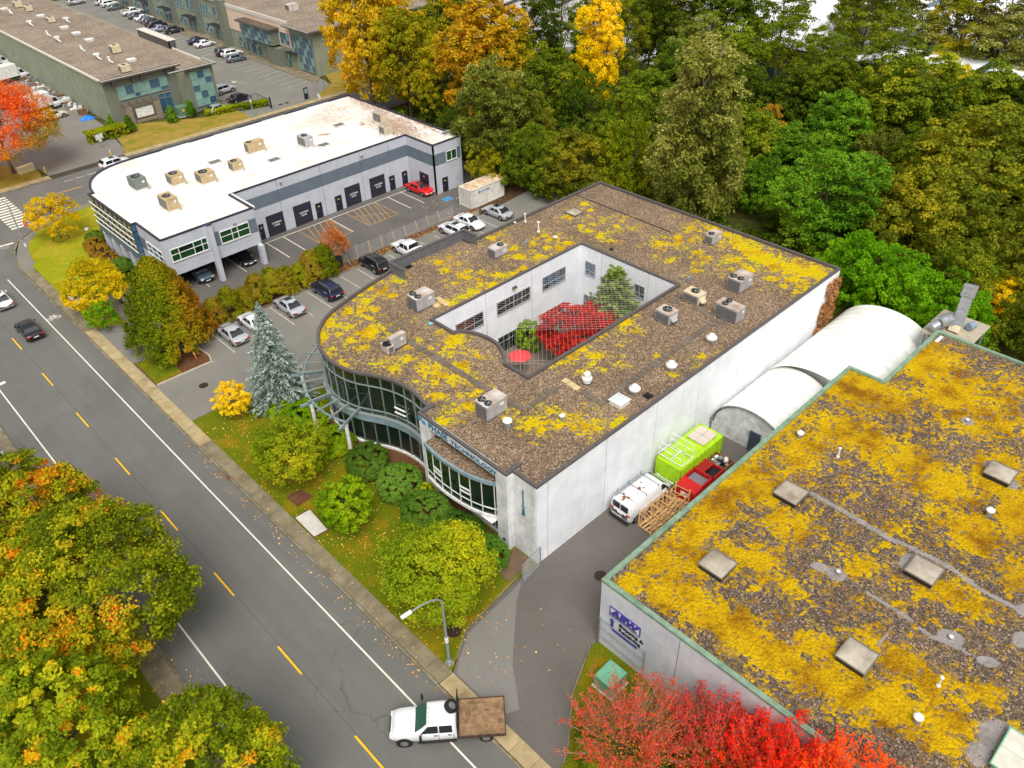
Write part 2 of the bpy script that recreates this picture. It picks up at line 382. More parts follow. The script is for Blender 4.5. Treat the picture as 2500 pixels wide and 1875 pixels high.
strip('stop_line', G(0, 602)[:2], G(33, 593)[:2], .4, .008, WHT, side)
strip('centre_line', (23.9, 125.6), (31.6, 125.3), .14, .008, YEL, side)
for x in (30.3, 32.0, 33.8, 35.5, 37.3): strip('lane_dash', (x, 129.15), (x+1.3, 129.05), .12, .008, WHT, side)
strip('lane_dash', G(760, 268)[:2], G(775, 262)[:2], .12, .008, WHT, side)
# bicycle symbol
c = G(131, 776); b = MB()
def ring(b, x, y, r, w, z, n=18):
    for i in range(n):
        a0, a1 = 2*math.pi*i/n, 2*math.pi*(i+1)/n
        b.quad(*[(x+rr*math.cos(a), y+rr*math.sin(a), z) for rr, a in ((r, a0), (r+w, a0), (r+w, a1), (r, a1))])
for s in (-1, 1): ring(b, c.x+s*.42, c.y-.1, .24, .09, .006)
def line2(b, p, q, w, z=.006):
    p = Vector((*p, 0)); q = Vector((*q, 0)); d = (q-p).normalized(); n_ = Vector((-d.y, d.x, 0))*w/2
    b.quad(*[(v.x, v.y, z) for v in (p-n_, q-n_, q+n_, p+n_)])
for p, q in (((-.42, -.1), (-.15, .5)), ((-.15, .5), (.42, -.1)), ((-.42, -.1), (.02, -.1)), ((.02, -.1), (.28, .5)), ((-.15, .5), (.28, .5)), ((.28, .5), (.42, -.1)), ((.28, .5), (.22, .72)), ((-.3, .62), (-.05, .62))):
    line2(b, (c.x+p[0], c.y+p[1]), (c.x+q[0], c.y+q[1]), .09)
b.build('bicycle_symbol', WHT, road)
for k in range(-1, 17): strip('stall_line', (25.95+2.38*k, 69.6), (25.95+2.38*k, 74.8), .1, .056, WHT2, lot)
strip('stall_line', (40.7, 88.95), (64.2, 88.6), .11, .062, WHT, dock)
for x in (40.95, 43.35, 50.45, 59.95, 62.25): strip('stall_line', (x, 83.4), (x, 88.8), .11, .062, WHT, dock)
for x in (28.2, 30.6, 35.4): strip('stall_line', (x, 84.0), (x, 89.2), .1, .062, WHT2, dock)
strip('stall_line', (66.2, 81.2), (68.4, 81.2), .11, .062, WHT2, dock)
def hatch(x0, x1, y0, y1, n):
    for p, q in (((x0, y0), (x1, y0)), ((x1, y0), (x1, y1)), ((x0, y0), (x0, y1))): strip('hatch_line', p, q, .11, .066, YEL2, dock)
    for i in range(n):
        xa = x0+(x1-x0)*(i+.5)/n; strip('hatch_line', (max(x0, xa-.9), y0), (min(x1, xa+.9), y1), .1, .064, YEL2, dock)
hatch(45.6, 50.2, 83.4, 88.75, 5); hatch(52.9, 57.7, 83.3, 88.7, 6); strip('hatch_line', (57.6, 84), (53, 87), .1, .068, YEL2, dock)
strip('hatch_line', (44.5, 77.3), (62, 77.6), .1, .066, YEL2, dock)
for i in range(9): strip('hatch_line', (45+1.9*i, 77.4), (46.6+1.9*i, 80.2), .1, .064, YEL2, dock)
strip('blue_symbol', G(1085, 482, .06)[:2], G(1100, 489, .06)[:2], 1.5, .064, BLUP, dock)
for i in range(11): strip('stall_line', (82.2, 143.6+2.6*i), (77.0, 143.0+2.6*i), .1, .026, WHT2, far_lot)
for i in range(12): strip('stall_line', (82.2, 177+2.6*i), (77.0, 176.4+2.6*i), .1, .026, WHT2, far_lot)
# covers
IRON = mat('cast iron', S(58, 44, 38), .7, .3, .3, 14, None, .6, 40)
CONC = mat('pale concrete', S(196, 192, 184), .85, 0, .12, 1.4, None, .2, 40, 'W')
for (px, py, r, m, z) in ((497, 941, .45, IRON, .055), (1108, 1540, .55, IRON, .125), (560, 1164, .3, mat('rust iron', S(112, 70, 52), .8), .126), (1467, 1406, .5, IRON, .034), (12, 604, .6, A_LOT, .002), (685, 255, .4, IRON, .024), (700, 251, .4, IRON, .024)):
    b = MB(); b.lathe([(r, -.03), (r, .006), (r*.82, .006), (r*.8, .002), (0.01, .002)], 24)
    o = b.build('manhole_cover', m); p = G(px, py, z); o.location = (p.x, p.y, z+.004); struct(o)
for n_, poly, m in (('utility_cover', [(17.75, 44.9), (19.05, 44.8), (18.85, 42.0), (17.7, 42.1)], CONC), ('utility_cover', [(18.6, 47.4), (19.7, 47.3), (20.0, 46.0), (18.6, 45.9)], mat('rusty steel cover', S(104, 66, 44), .85, .2, .3, 2, None, .3, 40, 'W')), ('utility_cover', [(17.8, 93.9), (19.0, 93.7), (18.9, 91.3), (17.9, 91.2)], CONC)):
    o = slab(n_, poly, .08, .17, m); k = [Vector(p) for p in poly]
    fr = slab('cover_frame', [tuple(Vector(poly[i])+(Vector(poly[i])-sum((Vector(q) for q in poly), Vector((0, 0)))/4).normalized()*.14) for i in range(4)], .05, .15, MULCH, o)
# ------------------------------------------------------------------ building materials
WHITEW = mat('white painted tilt-up concrete', S(236, 238, 241), .75, 0, .04, .5, S(216, 220, 226), .15, 30, 'W', .3, streak=.22)
WHITEC = mat('white courtyard wall', S(236, 238, 243), .75, 0, .03, .6, S(222, 226, 233), .1, 30, 'W', .3, streak=.08)
PORTAL = mat('weathered white concrete', S(226, 226, 228), .8, 0, .08, .8, S(188, 190, 194), .25, 30, 'W', .3, streak=.5)
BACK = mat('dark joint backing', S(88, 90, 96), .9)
COPE = mat('dark grey metal coping', S(92, 86, 86), .55, .1, .12, 1.5, None, 0, 40, 'W')
COPE2 = mat('grey metal parapet', S(104, 104, 110), .55, .1, .12, 1.5, None, 0, 40, 'W')
GLASS = emit_free_glass('dark tinted glass', S(26, 42, 34), .03)
GLASS2 = emit_free_glass('blue window glass', S(60, 98, 124), .12)
GLASS3 = emit_free_glass('green tinted glass', S(34, 76, 44), .1)
GLASSP = emit_free_glass('pale teal glass', S(128, 172, 164), .12)
ALU = mat('pale aluminium', S(150, 160, 158), .4, .3, .06, 3)
ALUB = mat('blue grey metal', S(150, 172, 182), .45, .25, .1, 2, S(120, 140, 150))
WFRAME = mat('white window frame', S(226, 228, 226), .5, 0, .05, 3)
DFRAME = mat('dark window frame', S(60, 64, 70), .5, 0, .1, 3)
GALV = mat('galvanised steel', S(170, 174, 178), .4, .6, .15, 5, S(140, 144, 150))
WHITEM = mat('white painted metal', S(232, 232, 230), .45, .0, .08, 3, S(200, 198, 192))
TEALS = mat('teal sign letters', S(38, 108, 136), .4, .1, .08, 3)
BLACKP = mat('black plastic', S(24, 24, 27), .5, 0, .2, 8)
DARKM = mat('dark metal', S(48, 50, 54), .5, .3, .15, 5)

def roofmat(name, g, moss, thr=.5, base_moss=0.0, white=0.04):
    """loose gravel ballast with cushions of moss; attribute 'moss' says where moss has taken hold, 'tar' bare membrane"""
    m, t, b, o = newmat(name); v = coords(t, 'W')
    vo = nd(t, 'TexVoronoi'); vo.inputs['Scale'].default_value = 12; t.links.new(v, vo.inputs['Vector'])
    sp = nd(t, 'SeparateColor'); t.links.new(vo.outputs['Color'], sp.inputs[0])
    c = ramp(t, sp.outputs[0], [(0, tuple(x*.40 for x in g)), (.35, tuple(x*.75 for x in g)), (.62, tuple(x*1.1 for x in g)), (.9, tuple(min(1, x*1.6) for x in g)), (.985, tuple(min(1, x*(2.4+white*8)) for x in g))])
    big = noise(t, v, .22, 5, .6)
    c = mix(t, .75, c, ramp(t, big, [(.3, G3(.7)), (.7, G3(1.22))]), 'MULTIPLY')
    at = nd(t, 'Attribute', attribute_name='moss'); ta = nd(t, 'Attribute', attribute_name='tar')
    # moss grows in small cushions: decide per cushion cell so that its edge stays crisp
    vc = nd(t, 'TexVoronoi'); vc.inputs['Scale'].default_value = 4.6; vc.inputs['Randomness'].default_value = 1.0
    wn = nd(t, 'TexNoise'); wn.inputs['Scale'].default_value = 5; wn.inputs['Detail'].default_value = 4; t.links.new(v, wn.inputs['Vector'])
    wv = nd(t, 'VectorMath', operation='MULTIPLY_ADD'); t.links.new(wn.outputs[1], wv.inputs[0]); wv.inputs[1].default_value = (.28, .28, 0); t.links.new(v, wv.inputs[2])
    t.links.new(wv.outputs[0], vc.inputs['Vector']); cp = vc.outputs['Position']
    n1 = noise(t, cp, 1.1, 5, .65); n2 = noise(t, v, 6.5, 5, .7); csp = nd(t, 'SeparateColor'); t.links.new(vc.outputs['Color'], csp.inputs[0])
    d = mth(t, 'ADD', mth(t, 'MULTIPLY', at.outputs['Fac'], .62), mth(t, 'MULTIPLY', mth(t, 'SUBTRACT', n1, .5), 1.5))
    d = mth(t, 'ADD', d, mth(t, 'MULTIPLY', mth(t, 'SUBTRACT', csp.outputs[1], .5), .42))
    d = mth(t, 'ADD', d, mth(t, 'MULTIPLY', mth(t, 'SUBTRACT', n2, .5), .35))
    k = ramp(t, d, [(thr-.16, G3(0)), (thr-.1, G3(.3)), (thr-.01, G3(.45)), (thr+.02, G3(1))])
    k = mth(t, 'MULTIPLY', k, mth(t, 'MINIMUM', mth(t, 'ADD', mth(t, 'MULTIPLY', at.outputs['Fac'], 7), base_moss), 1.0))
    hue = noise(t, v, .5, 4, .6)
    mc = ramp(t, hue, [(.33, moss[0]), (.5, moss[1]), (.68, moss[2])])
    mc = mix(t, .75, mc, ramp(t, noise(t, v, 9, 6, .8), [(.3, G3(.25)), (.5, G3(.85)), (.7, G3(1.3))]), 'MULTIPLY')
    c = mix(t, k, c, mc)
    tk = ramp(t, mth(t, 'ADD', ta.outputs['Fac'], mth(t, 'MULTIPLY', mth(t, 'SUBTRACT', n2, .5), .7)), [(.42, G3(0)), (.5, G3(.92))])
    c = mix(t, tk, c, ramp(t, noise(t, v, 1.2, 4), [(.3, S(126, 122, 122)), (.7, S(158, 152, 150))]))
    t.links.new(c, b.inputs['Base Color']); b.inputs['Roughness'].default_value = .95; b.inputs['Specular IOR Level'].default_value = .15
    h = mth(t, 'ADD', mth(t, 'MULTIPLY', vo.outputs['Distance'], -.6), mth(t, 'MULTIPLY', k, mth(t, 'SUBTRACT', 1.6, mth(t, 'MULTIPLY', vc.outputs['Distance'], 2.2))))
    bump(t, b, h, .85, .06)
    return m
MOSSC = (S(186, 142, 8), S(214, 184, 6), S(200, 186, 20))
ROOFG = roofmat('gravel and moss roof', S(122, 104, 86), MOSSC, .40)
ROOFP = roofmat('mossy gravel roof', S(100, 86, 74), (S(140, 96, 12), S(192, 152, 6), S(208, 172, 8)), .36, .0, .12)

def inpoly(x, y, poly):
    c = False; n = len(poly); j = n-1
    for i in range(n):
        xi, yi = poly[i][:2]; xj, yj = poly[j][:2]
        if (yi > y) != (yj > y) and x < (xj-xi)*(y-yi)/(yj-yi)+xi: c = not c
        j = i
    return c
def roof_mesh(name, outer, hole, z, step, m, parent, fields):
    vs = [Vector(p[:2]) for p in outer]; ed = [(i, (i+1) % len(outer)) for i in range(len(outer))]
    if hole:
        n0 = len(vs); vs += [Vector(p[:2]) for p in hole]; ed += [(n0+i, n0+(i+1) % len(hole)) for i in range(len(hole))]
    xs = [p[0] for p in outer]; ys = [p[1] for p in outer]
    x = min(xs)+step*.5
    while x < max(xs):
        y = min(ys)+step*.5
        while y < max(ys):
            if inpoly(x, y, outer) and not (hole and inpoly(x, y, hole)): vs.append(Vector((x+R.uniform(-.1, .1)*step, y+R.uniform(-.1, .1)*step)))
            y += step
        x += step
    v2, e2, f2, *_ = delaunay_2d_cdt(vs, ed, [], 0, 1e-4)
    keep = []
    for f in f2:
        cx = sum(v2[i].x for i in f)/len(f); cy = sum(v2[i].y for i in f)/len(f)
        if inpoly(cx, cy, outer) and not (hole and inpoly(cx, cy, hole)):
            a = (v2[f[1]].x-v2[f[0]].x)*(v2[f[2]].y-v2[f[0]].y)-(v2[f[1]].y-v2[f[0]].y)*(v2[f[2]].x-v2[f[0]].x)
            keep.append(tuple(f) if a > 0 else tuple(reversed(f)))
    b = MB(); b.add([(p.x, p.y, z) for p in v2], keep)
    o = b.build(name, m, parent)
    A = np.array([(p.x, p.y, z) for p in v2]); px, py = P2a(A)
    for an, blobs in fields.items():
        d = np.zeros(len(A))
        for (bx, by, rx, ry, s, th) in blobs:
            ct, st = math.cos(th), math.sin(th)
            u = (px-bx)*ct+(py-by)*st; w = -(px-bx)*st+(py-by)*ct
            d = np.maximum(d, s*np.exp(-((u/rx)**2+(w/ry)**2)**1.3))
        at = o.data.attributes.new(an, 'FLOAT', 'POINT'); at.data.foreach_set('value', d.astype(np.float32))
    return o
def offset_poly(poly, w):
    n = len(poly); out = []
    for i in range(n):
        p0, p1, p2 = (Vector(poly[(i+k) % n][:2]) for k in (-1, 0, 1))
        a = (p1-p0).normalized(); b_ = (p2-p1).normalized()
        n1 = Vector((-a.y, a.x)); n2 = Vector((-b_.y, b_.x)); m_ = (n1+n2)
        m_ = m_.normalized() if m_.length > 1e-6 else n1
        k = w/max(.35, m_.dot(n1)); out.append((p1.x+m_.x*k, p1.y+m_.y*k))
    return out
def copings(poly, zt, w, h, m, parent, maxlen=3.0, inner_h=.2, skip=()):
    """metal coping pieces along a closed outline (counter-clockwise = inside to the left)"""
    inn = offset_poly(poly, w); out = offset_poly(poly, -.04); n = len(poly)
    for i in range(n):
        if i in skip: continue
        j = (i+1) % n; a, b_, c, d = Vector(out[i]), Vector(out[j]), Vector(inn[j]), Vector(inn[i])
        k = max(1, int((b_-a).length/maxlen+.5))
        for s in range(k):
            t0, t1 = s/k, (s+1)/k
            if k > 1: t0 += .0003*(s > 0); t1 -= .0003*(s < k-1)
            q = [a.lerp(b_, t0), a.lerp(b_, t1), d.lerp(c, t1), d.lerp(c, t0)]
            mb = MB()
            vs = [(p.x, p.y, zt-h) for p in q[:2]]+[(p.x, p.y, zt-inner_h) for p in q[2:]]+[(p.x, p.y, zt) for p in q]
            mb.add(vs, [(4, 5, 6, 7), (0, 1, 5, 4), (2, 3, 7, 6), (1, 2, 6, 5), (3, 0, 4, 7)])
            mb.build('coping', m, parent)
def panel_wall(p, q, z0, z1, n, m, parent, th=.2, gap=.055, rows=None, name='wall_panel', splits=None, trim=0.0):
    """n tilt-up panels side by side from p to q (outside on the right of p->q), dark joint between them"""
    p = Vector((*p, 0)); q = Vector((*q, 0)); L = (q-p).length; d = (q-p)/L; nrm = Vector((d.y, -d.x, 0))
    q = q-d*trim; L -= trim
    cuts = [min(c, L) for c in splits] if splits else [L*i/n for i in range(n+1)]
    zc = rows or [z0, z1]
    for i in range(len(cuts)-1):
        for j in range(len(zc)-1):
            a = p+d*(cuts[i]+gap/2*(i > 0)); b_ = p+d*(cuts[i+1]-gap/2*(i < len(cuts)-2))
            mm = m[j] if isinstance(m, (list, tuple)) else m
            mb = MB(); mb.prism([(a.x, a.y), (b_.x, b_.y), (b_.x-nrm.x*th, b_.y-nrm.y*th), (a.x-nrm.x*th, a.y-nrm.y*th)], zc[j]+(.012 if j else 0), zc[j+1]-(.012 if j < len(zc)-2 else 0), bottom=True)
            mb.build(name, mm, parent)
    a = p-nrm*(.04); b_ = q-nrm*(.04)
    mb = MB(); mb.prism([(a.x+d.x*.03, a.y+d.y*.03), (b_.x-d.x*.03, b_.y-d.y*.03), (b_.x-nrm.x*(th-.08)-d.x*.03, b_.y-nrm.y*(th-.08)-d.y*.03), (a.x-nrm.x*(th-.08)+d.x*.03, a.y-nrm.y*(th-.08)+d.y*.03)], z0+.03, z1-.03)
    mb.build('panel_joint', BACK, parent)
def GV(px, py, axis, val):
    d = RM.T @ np.array([(px-1250)/FPX, (py-937.5)/FPX, 1.0])
    t = val/d[0 if axis == 'X' else 1]
    return Vector((d[0]*t, d[1]*t, CAMH+d[2]*t))
def window(parent, axis, val, sgn, a0, a1, z0, z1, cols=2, rowz=(), fm=WFRAME, gm=GLASS2, fw=.07, dep=.09, name='window', sub=True):
    """framed window on the plane axis=val looking towards sgn; one frame, one mesh per pane"""
    def pt(a, z, o): return (val+sgn*o, a, z) if axis == 'X' else (a, val+sgn*o, z)
    def bx(mb, u0, u1, w0, w1, o0, o1):
        x = sorted((val+sgn*o0, val+sgn*o1))
        if axis == 'X': mb.box(x[0], x[1], u0, u1, w0, w1)
        else: mb.box(u0, u1, x[0], x[1], w0, w1)
    fr = MB()
    bx(fr, a0, a1, z1-fw, z1, .0, dep); bx(fr, a0-.03, a1+.03, z0-.04, z0+fw, 0, dep+.03)
    bx(fr, a0, a0+fw, z0+fw, z1-fw, 0, dep); bx(fr, a1-fw, a1, z0+fw, z1-fw, 0, dep)
    W_ = (a1-a0)
    ca = [a0+W_*i/cols for i in range(cols+1)] if isinstance(cols, int) else [a0+W_*c for c in cols]
    for c in ca[1:-1]: bx(fr, c-fw/2, c+fw/2, z0+fw, z1-fw, 0, dep-.004)
    zs = [z0, *[z0+(z1-z0)*k for k in rowz], z1]
    for z in zs[1:-1]: bx(fr, a0+fw, a1-fw, z-fw/2, z+fw/2, 0, dep-.008)
    w = fr.build(name, fm, parent)
    for i in range(len(ca)-1):
        for j in range(len(zs)-1):
            g = MB(); bx(g, ca[i]+.01, ca[i+1]-.01, zs[j]+.01, zs[j+1]-.01, .004, .03); g.build('pane', gm[(i+j) % len(gm)] if isinstance(gm, list) else gm, w)
    return w
def text_mesh(txt, size, depth, m, name='letter', sx=1.0, shear=0, sp=1.0, bold=0.012):
    cu = bpy.data.curves.new('t', 'FONT'); cu.body = txt; cu.size = size; cu.extrude = depth; cu.align_x = 'LEFT'; cu.shear = shear; cu.space_character = sp; cu.offset = bold*size*1.6
    ob = bpy.data.objects.new('t', cu); COL.objects.link(ob)
    dg = bpy.context.evaluated_depsgraph_get(); me = bpy.data.meshes.new_from_object(ob.evaluated_get(dg))
    bpy.data.objects.remove(ob); bpy.data.curves.remove(cu)
    me.materials.clear(); me.materials.append(m); me.name = name
    if sx != 1: me.transform(Matrix.Diagonal((sx, 1, 1, 1)))
    return me
def place_text(txt, size, o, right, upv, m, parent, name='lettering', depth=.03, sx=1.0, shear=0, sp=1.0, bold=.012):
    me = text_mesh(txt, size, depth, m, name, sx, shear, sp, bold)
    r = Vector(right).normalized(); u = Vector(upv).normalized(); n_ = r.cross(u)
    ob = link(name, me, parent)
    ob.matrix_local = Matrix(((r.x, u.x, n_.x, o[0]), (r.y, u.y, n_.y, o[1]), (r.z, u.z, n_.z, o[2]), (0, 0, 0, 1)))
    return ob
def catmull(pts, n):
    out = []; P = [Vector(p) for p in pts]; P = [P[0]*2-P[1]]+P+[P[-1]*2-P[-2]]
    for i in range(1, len(P)-2):
        for k in range(n):
            t = k/n; a, b_, c, d = P[i-1:i+3]
            out.append(.5*((2*b_)+(c-a)*t+(2*a-5*b_+4*c-d)*t*t+(3*b_-a-3*c+d)*t**3))
    out.append(P[-2]); return out
def resample(pts, L):
    out = [pts[0]]; acc = 0
    for i in range(1, len(pts)):
        a, b_ = pts[i-1], pts[i]; s = (b_-a).length; t = 0
        while acc+(s-t) >= L:
            t += L-acc; acc = 0; out.append(a.lerp(b_, t/s))
        acc += s-t
    return out

# ------------------------------------------------------------------ the office building with courtyard
MAIN = empty('office_building', (0, 0, 0), 0, 'white office building with mossy gravel roof, open courtyard and curved glass front', 'building')
CURVE = catmull([(39.7, 59.7), (37, 59.15), (34.6, 58.6), (32.6, 58.05), (31.0, 57.5), (29.6, 56.7), (28.5, 55.7), (27.7, 54.6), (27.1, 53.5), (26.75, 52.3), (26.55, 51.1), (26.6, 50.0), (26.8, 48.9), (27.2, 47.8), (27.75, 46.8), (28.25, 45.7), (28.6, 44.5), (28.75, 43.3), (28.7, 42.1), (28.5, 41.0), (28.35, 40.2)], 4)
cv = [(p.x, p.y) for p in CURVE]
OUT = [(28.0, 27.95), (69.85, 27.95), (69.85, 58.6), (49.15, 58.6), (49.15, 59.75), (39.8, 59.75)]+cv+[(27.4, 40.2), (27.4, 30.35), (28.0, 30.35)]
crv = catmull([(36.75, 46.75), (37.35, 46.55), (37.95, 45.4), (38.25, 44.2), (38.25, 43.0), (37.95, 41.9), (37.4, 41.0), (36.95, 40.4)], 3)
COURT = [(36.75, 49.65)]+[(p.x, p.y) for p in crv]+[(36.65, 40.1), (36.65, 37.45), (56.65, 37.5), (56.65, 49.65)]
ZR = 7.72
k = .37975
def mz(x, y): return (740+x*k, 420+y*k)
def nz(x, y): return (1300+x*k, 420+y*k)
moss = []
def mb_(f, lst, s=1.0):
    for (x, y, rx, ry, *r) in lst:
        p = f(x, y); moss.append((p[0], p[1], rx*k, ry*k, r[0] if r else s, r[1] if len(r) > 1 else 0))
mb_(mz, [(420, 820, 70, 30, 1, -.4), (290, 900, 55, 28, 1, -.4), (365, 880, 25, 40), (150, 950, 50, 75, 1.1, -.9), (130, 1050, 30, 55, 1.1), (230, 980, 50, 32), (310, 975, 45, 24), (460, 880, 50, 24), (430, 935, 45, 24), (440, 1020, 110, 42, 1.1, -.2), (350, 1030, 35, 20), (220, 1040, 40, 18), (320, 1080, 40, 20), (400, 1125, 40, 28), (270, 1110, 35, 20), (180, 1140, 40, 25), (260, 1235, 50, 25), (160, 1180, 30, 45), (670, 1200, 55, 32), (580, 1255, 55, 32), (470, 1230, 30, 15), (670, 1130, 35, 18),
  (740, 1075, 25, 20), (820, 1130, 35, 12), (860, 1045, 25, 14), (960, 1080, 90, 60, .85), (1030, 1065, 40, 25), (930, 1160, 60, 45, .8), (1130, 1190, 50, 25), (1030, 1240, 75, 40), (790, 1270, 110, 80, .85), (940, 1330, 90, 60, .9), (850, 1360, 80, 40, .9), (880, 1440, 70, 30), (1040, 1430, 110, 28, .85), (1070, 1505, 60, 30), (980, 1540, 60, 30, .8), (900, 1595, 70, 30), (1130, 1410, 40, 14),
  (520, 760, 60, 30, 1, -.5), (610, 700, 45, 25), (580, 795, 40, 22), (500, 715, 40, 20), (360, 790, 30, 18), (440, 745, 45, 20, .9, -.6), (700, 585, 40, 15, .8), (870, 575, 45, 18), (1000, 590, 25, 16), (920, 630, 30, 18), (1070, 635, 35, 14), (1030, 672, 55, 22), (965, 712, 35, 18), (1050, 725, 38, 20), (1150, 645, 30, 20), (1125, 690, 28, 20), (1250, 665, 55, 22), (1210, 730, 45, 26), (1090, 775, 60, 28), (1020, 810, 40, 22), (960, 850, 60, 26), (1390, 540, 55, 28), (1360, 495, 45, 14), (1480, 465, 32, 18), (1540, 405, 40, 20), (1570, 485, 40, 22), (1655, 485, 40, 26), (1620, 430, 45, 26), (1700, 455, 40, 20), (1470, 510, 28, 14), (1520, 545, 45, 25), (1430, 625, 45, 18), (1350, 650, 40, 14), (1200, 420, 70, 26, .7), (1250, 380, 60, 20, .6), (1010, 525, 28, 14, .8), (930, 555, 25, 12, .7), (790, 545, 20, 12, .7),
  (1480, 1590, 90, 45, .9), (1410, 1630, 60, 40, .9), (1640, 1545, 60, 22, .8), (1620, 1620, 90, 40, .9), (1760, 1600, 90, 50, .9), (1900, 1620, 110, 50, .9), (2010, 1600, 60, 36, .9), (2060, 1560, 60, 20, .7), (1500, 1560, 40, 20, .8), (1520, 1650, 60, 30),
  (1870, 1180, 75, 26), (1760, 1165, 45, 22), (1660, 1220, 40, 28), (1780, 1130, 50, 30), (1850, 1235, 32, 18), (1790, 1278, 30, 12), (1710, 1190, 45, 20), (2070, 970, 60, 42), (2160, 1030, 40, 25, .8), (2020, 1240, 35, 18), (2050, 1225, 20, 14), (1940, 1275, 20, 14), (1590, 1255, 30, 12)])
mb_(nz, [(60, 1600, 110, 60, .95), (180, 1620, 90, 50, .9), (270, 1580, 55, 34, .9), (330, 1640, 80, 40, .85), (160, 1540, 40, 22, .8), (430, 1640, 60, 34, .8), (520, 1620, 60, 30, .8), (600, 1590, 40, 20, .8),
  (410, 1185, 70, 26), (380, 1230, 34, 18), (250, 1180, 50, 24), (200, 1215, 40, 22), (310, 1140, 45, 30), (600, 975, 60, 44), (700, 1025, 36, 24, .9), (440, 1058, 26, 14), (560, 1105, 26, 28, .8), (540, 1240, 30, 18), (460, 1275, 25, 14), (320, 1278, 26, 12), (120, 1260, 40, 14, .8), (640, 1080, 30, 18, .7), (810, 1165, 40, 30, .6), (575, 1225, 25, 18, .8), (1090, 1195, 45, 20, .8), (1045, 1248, 34, 16, .7), (910, 1305, 28, 18, .8), (1190, 1155, 40, 18, .7), (740, 1255, 25, 16, .5),
  (1500, 560, 230, 60, 1.1, .34), (1380, 480, 150, 50, 1.1, .34), (1650, 620, 200, 55, 1.1, .3), (1800, 640, 140, 60, 1.05, .2), (1300, 420, 110, 36, 1, .35), (1150, 360, 110, 26, .9, .36), (1280, 560, 90, 45, .95), (1400, 620, 80, 36, .85), (1540, 680, 50, 24, .95), (1700, 700, 110, 44, .95, .3), (1600, 720, 70, 30, .8), (1280, 620, 40, 16), (1850, 700, 60, 40, .8, -.6), (1750, 760, 60, 26, .6, -.6),
  (840, 460, 70, 32, .9), (930, 470, 36, 22), (1010, 370, 36, 28), (1070, 520, 50, 22, .85), (990, 490, 30, 18), (1130, 550, 50, 22, .85), (1030, 440, 30, 22), (950, 415, 34, 26, .8), (1100, 585, 36, 18, .8), (1040, 630, 30, 22), (890, 565, 30, 18), (810, 540, 30, 14, .7), (1180, 600, 45, 26, .7), (640, 350, 60, 20, .6), (540, 345, 34, 16), (580, 310, 50, 18, .7), (380, 330, 40, 18, .8), (360, 378, 36, 16), (440, 405, 34, 18), (490, 380, 30, 14, .7), (330, 205, 36, 16), (380, 245, 36, 14, .8), (230, 290, 40, 16, .8), (470, 300, 36, 22, .6), (560, 380, 40, 24, .6), (500, 440, 45, 20, .6), (310, 345, 28, 12, .7), (220, 245, 34, 12, .6), (380, 290, 24, 10, .8)])
moss += [(q[0], q[1], q[2]*2.3, q[3]*2.3, q[4]*.45, q[5]) for q in moss]
roof = roof_mesh('roof', OUT, COURT, ZR, .3, ROOFG, MAIN, {'moss': moss, 'tar': []})
# scattered gravel fringe along the coping comes from the material; copings all round and round the courtyard
copings(OUT, 8.0, .22, .18, COPE, MAIN, 3.0, .27)
copings(COURT[::-1] if False else COURT, 8.0, -.32, .14, COPE, MAIN, 3.0, .26) if False else None
def ring_cope(poly, zt, w, m, parent):
    n = len(poly); a_ = sum(poly[i][0]*poly[(i+1) % n][1]-poly[(i+1) % n][0]*poly[i][1] for i in range(n))
    P_ = poly if a_ < 0 else poly[::-1]          # clockwise: the roof lies to the left
    copings(P_, zt, w, .14, m, parent, 3.0, .26)
ring_cope(COURT, 7.98, .22, COPE, MAIN)
panel_wall((28.0, 27.95), (69.85, 27.95), 0, 7.9, 7, WHITEW, MAIN, trim=.205, splits=[0, 1.1, 7.4, 13.4, 19.2, 25, 30.8, 36.4, 41.85])
panel_wall((69.85, 27.95), (69.85, 58.6), 0, 7.9, 5, WHITEW, MAIN, trim=.205)
panel_wall((69.85, 58.6), (49.15, 58.6), 0, 7.9, 3, WHITEW, MAIN)
panel_wall((49.15, 59.75), (39.8, 59.75), 0, 7.9, 2, WHITEW, MAIN)
panel_wall((28.0, 30.35), (28.0, 27.95), 0, 7.9, 1, PORTAL, MAIN, trim=.205, rows=[0, 1.9, 3.6, 6.3, 7.9])
# raised parapet on the parking side
b = MB(); b.box(39.75, 49.15, 59.5, 59.74, 7.5, 8.8); b.build('parapet', COPE2, MAIN)
b = MB(); b.box(39.5, 39.74, 57.4, 59.74, 7.5, 8.78); b.build('parapet', COPE2, MAIN)
b = MB(); b.box(49.16, 49.4, 57.7, 59.74, 7.5, 8.78); b.build('parapet', COPE2, MAIN)
for x0, x1, y0, y1 in ((39.45, 49.45, 59.44, 59.8), (39.44, 39.8, 57.36, 59.43), (49.1, 49.46, 57.66, 59.43)):
    b = MB(); b.box(x0, x1, y0, y1, 8.81, 8.88); b.build('coping', COPE, MAIN)
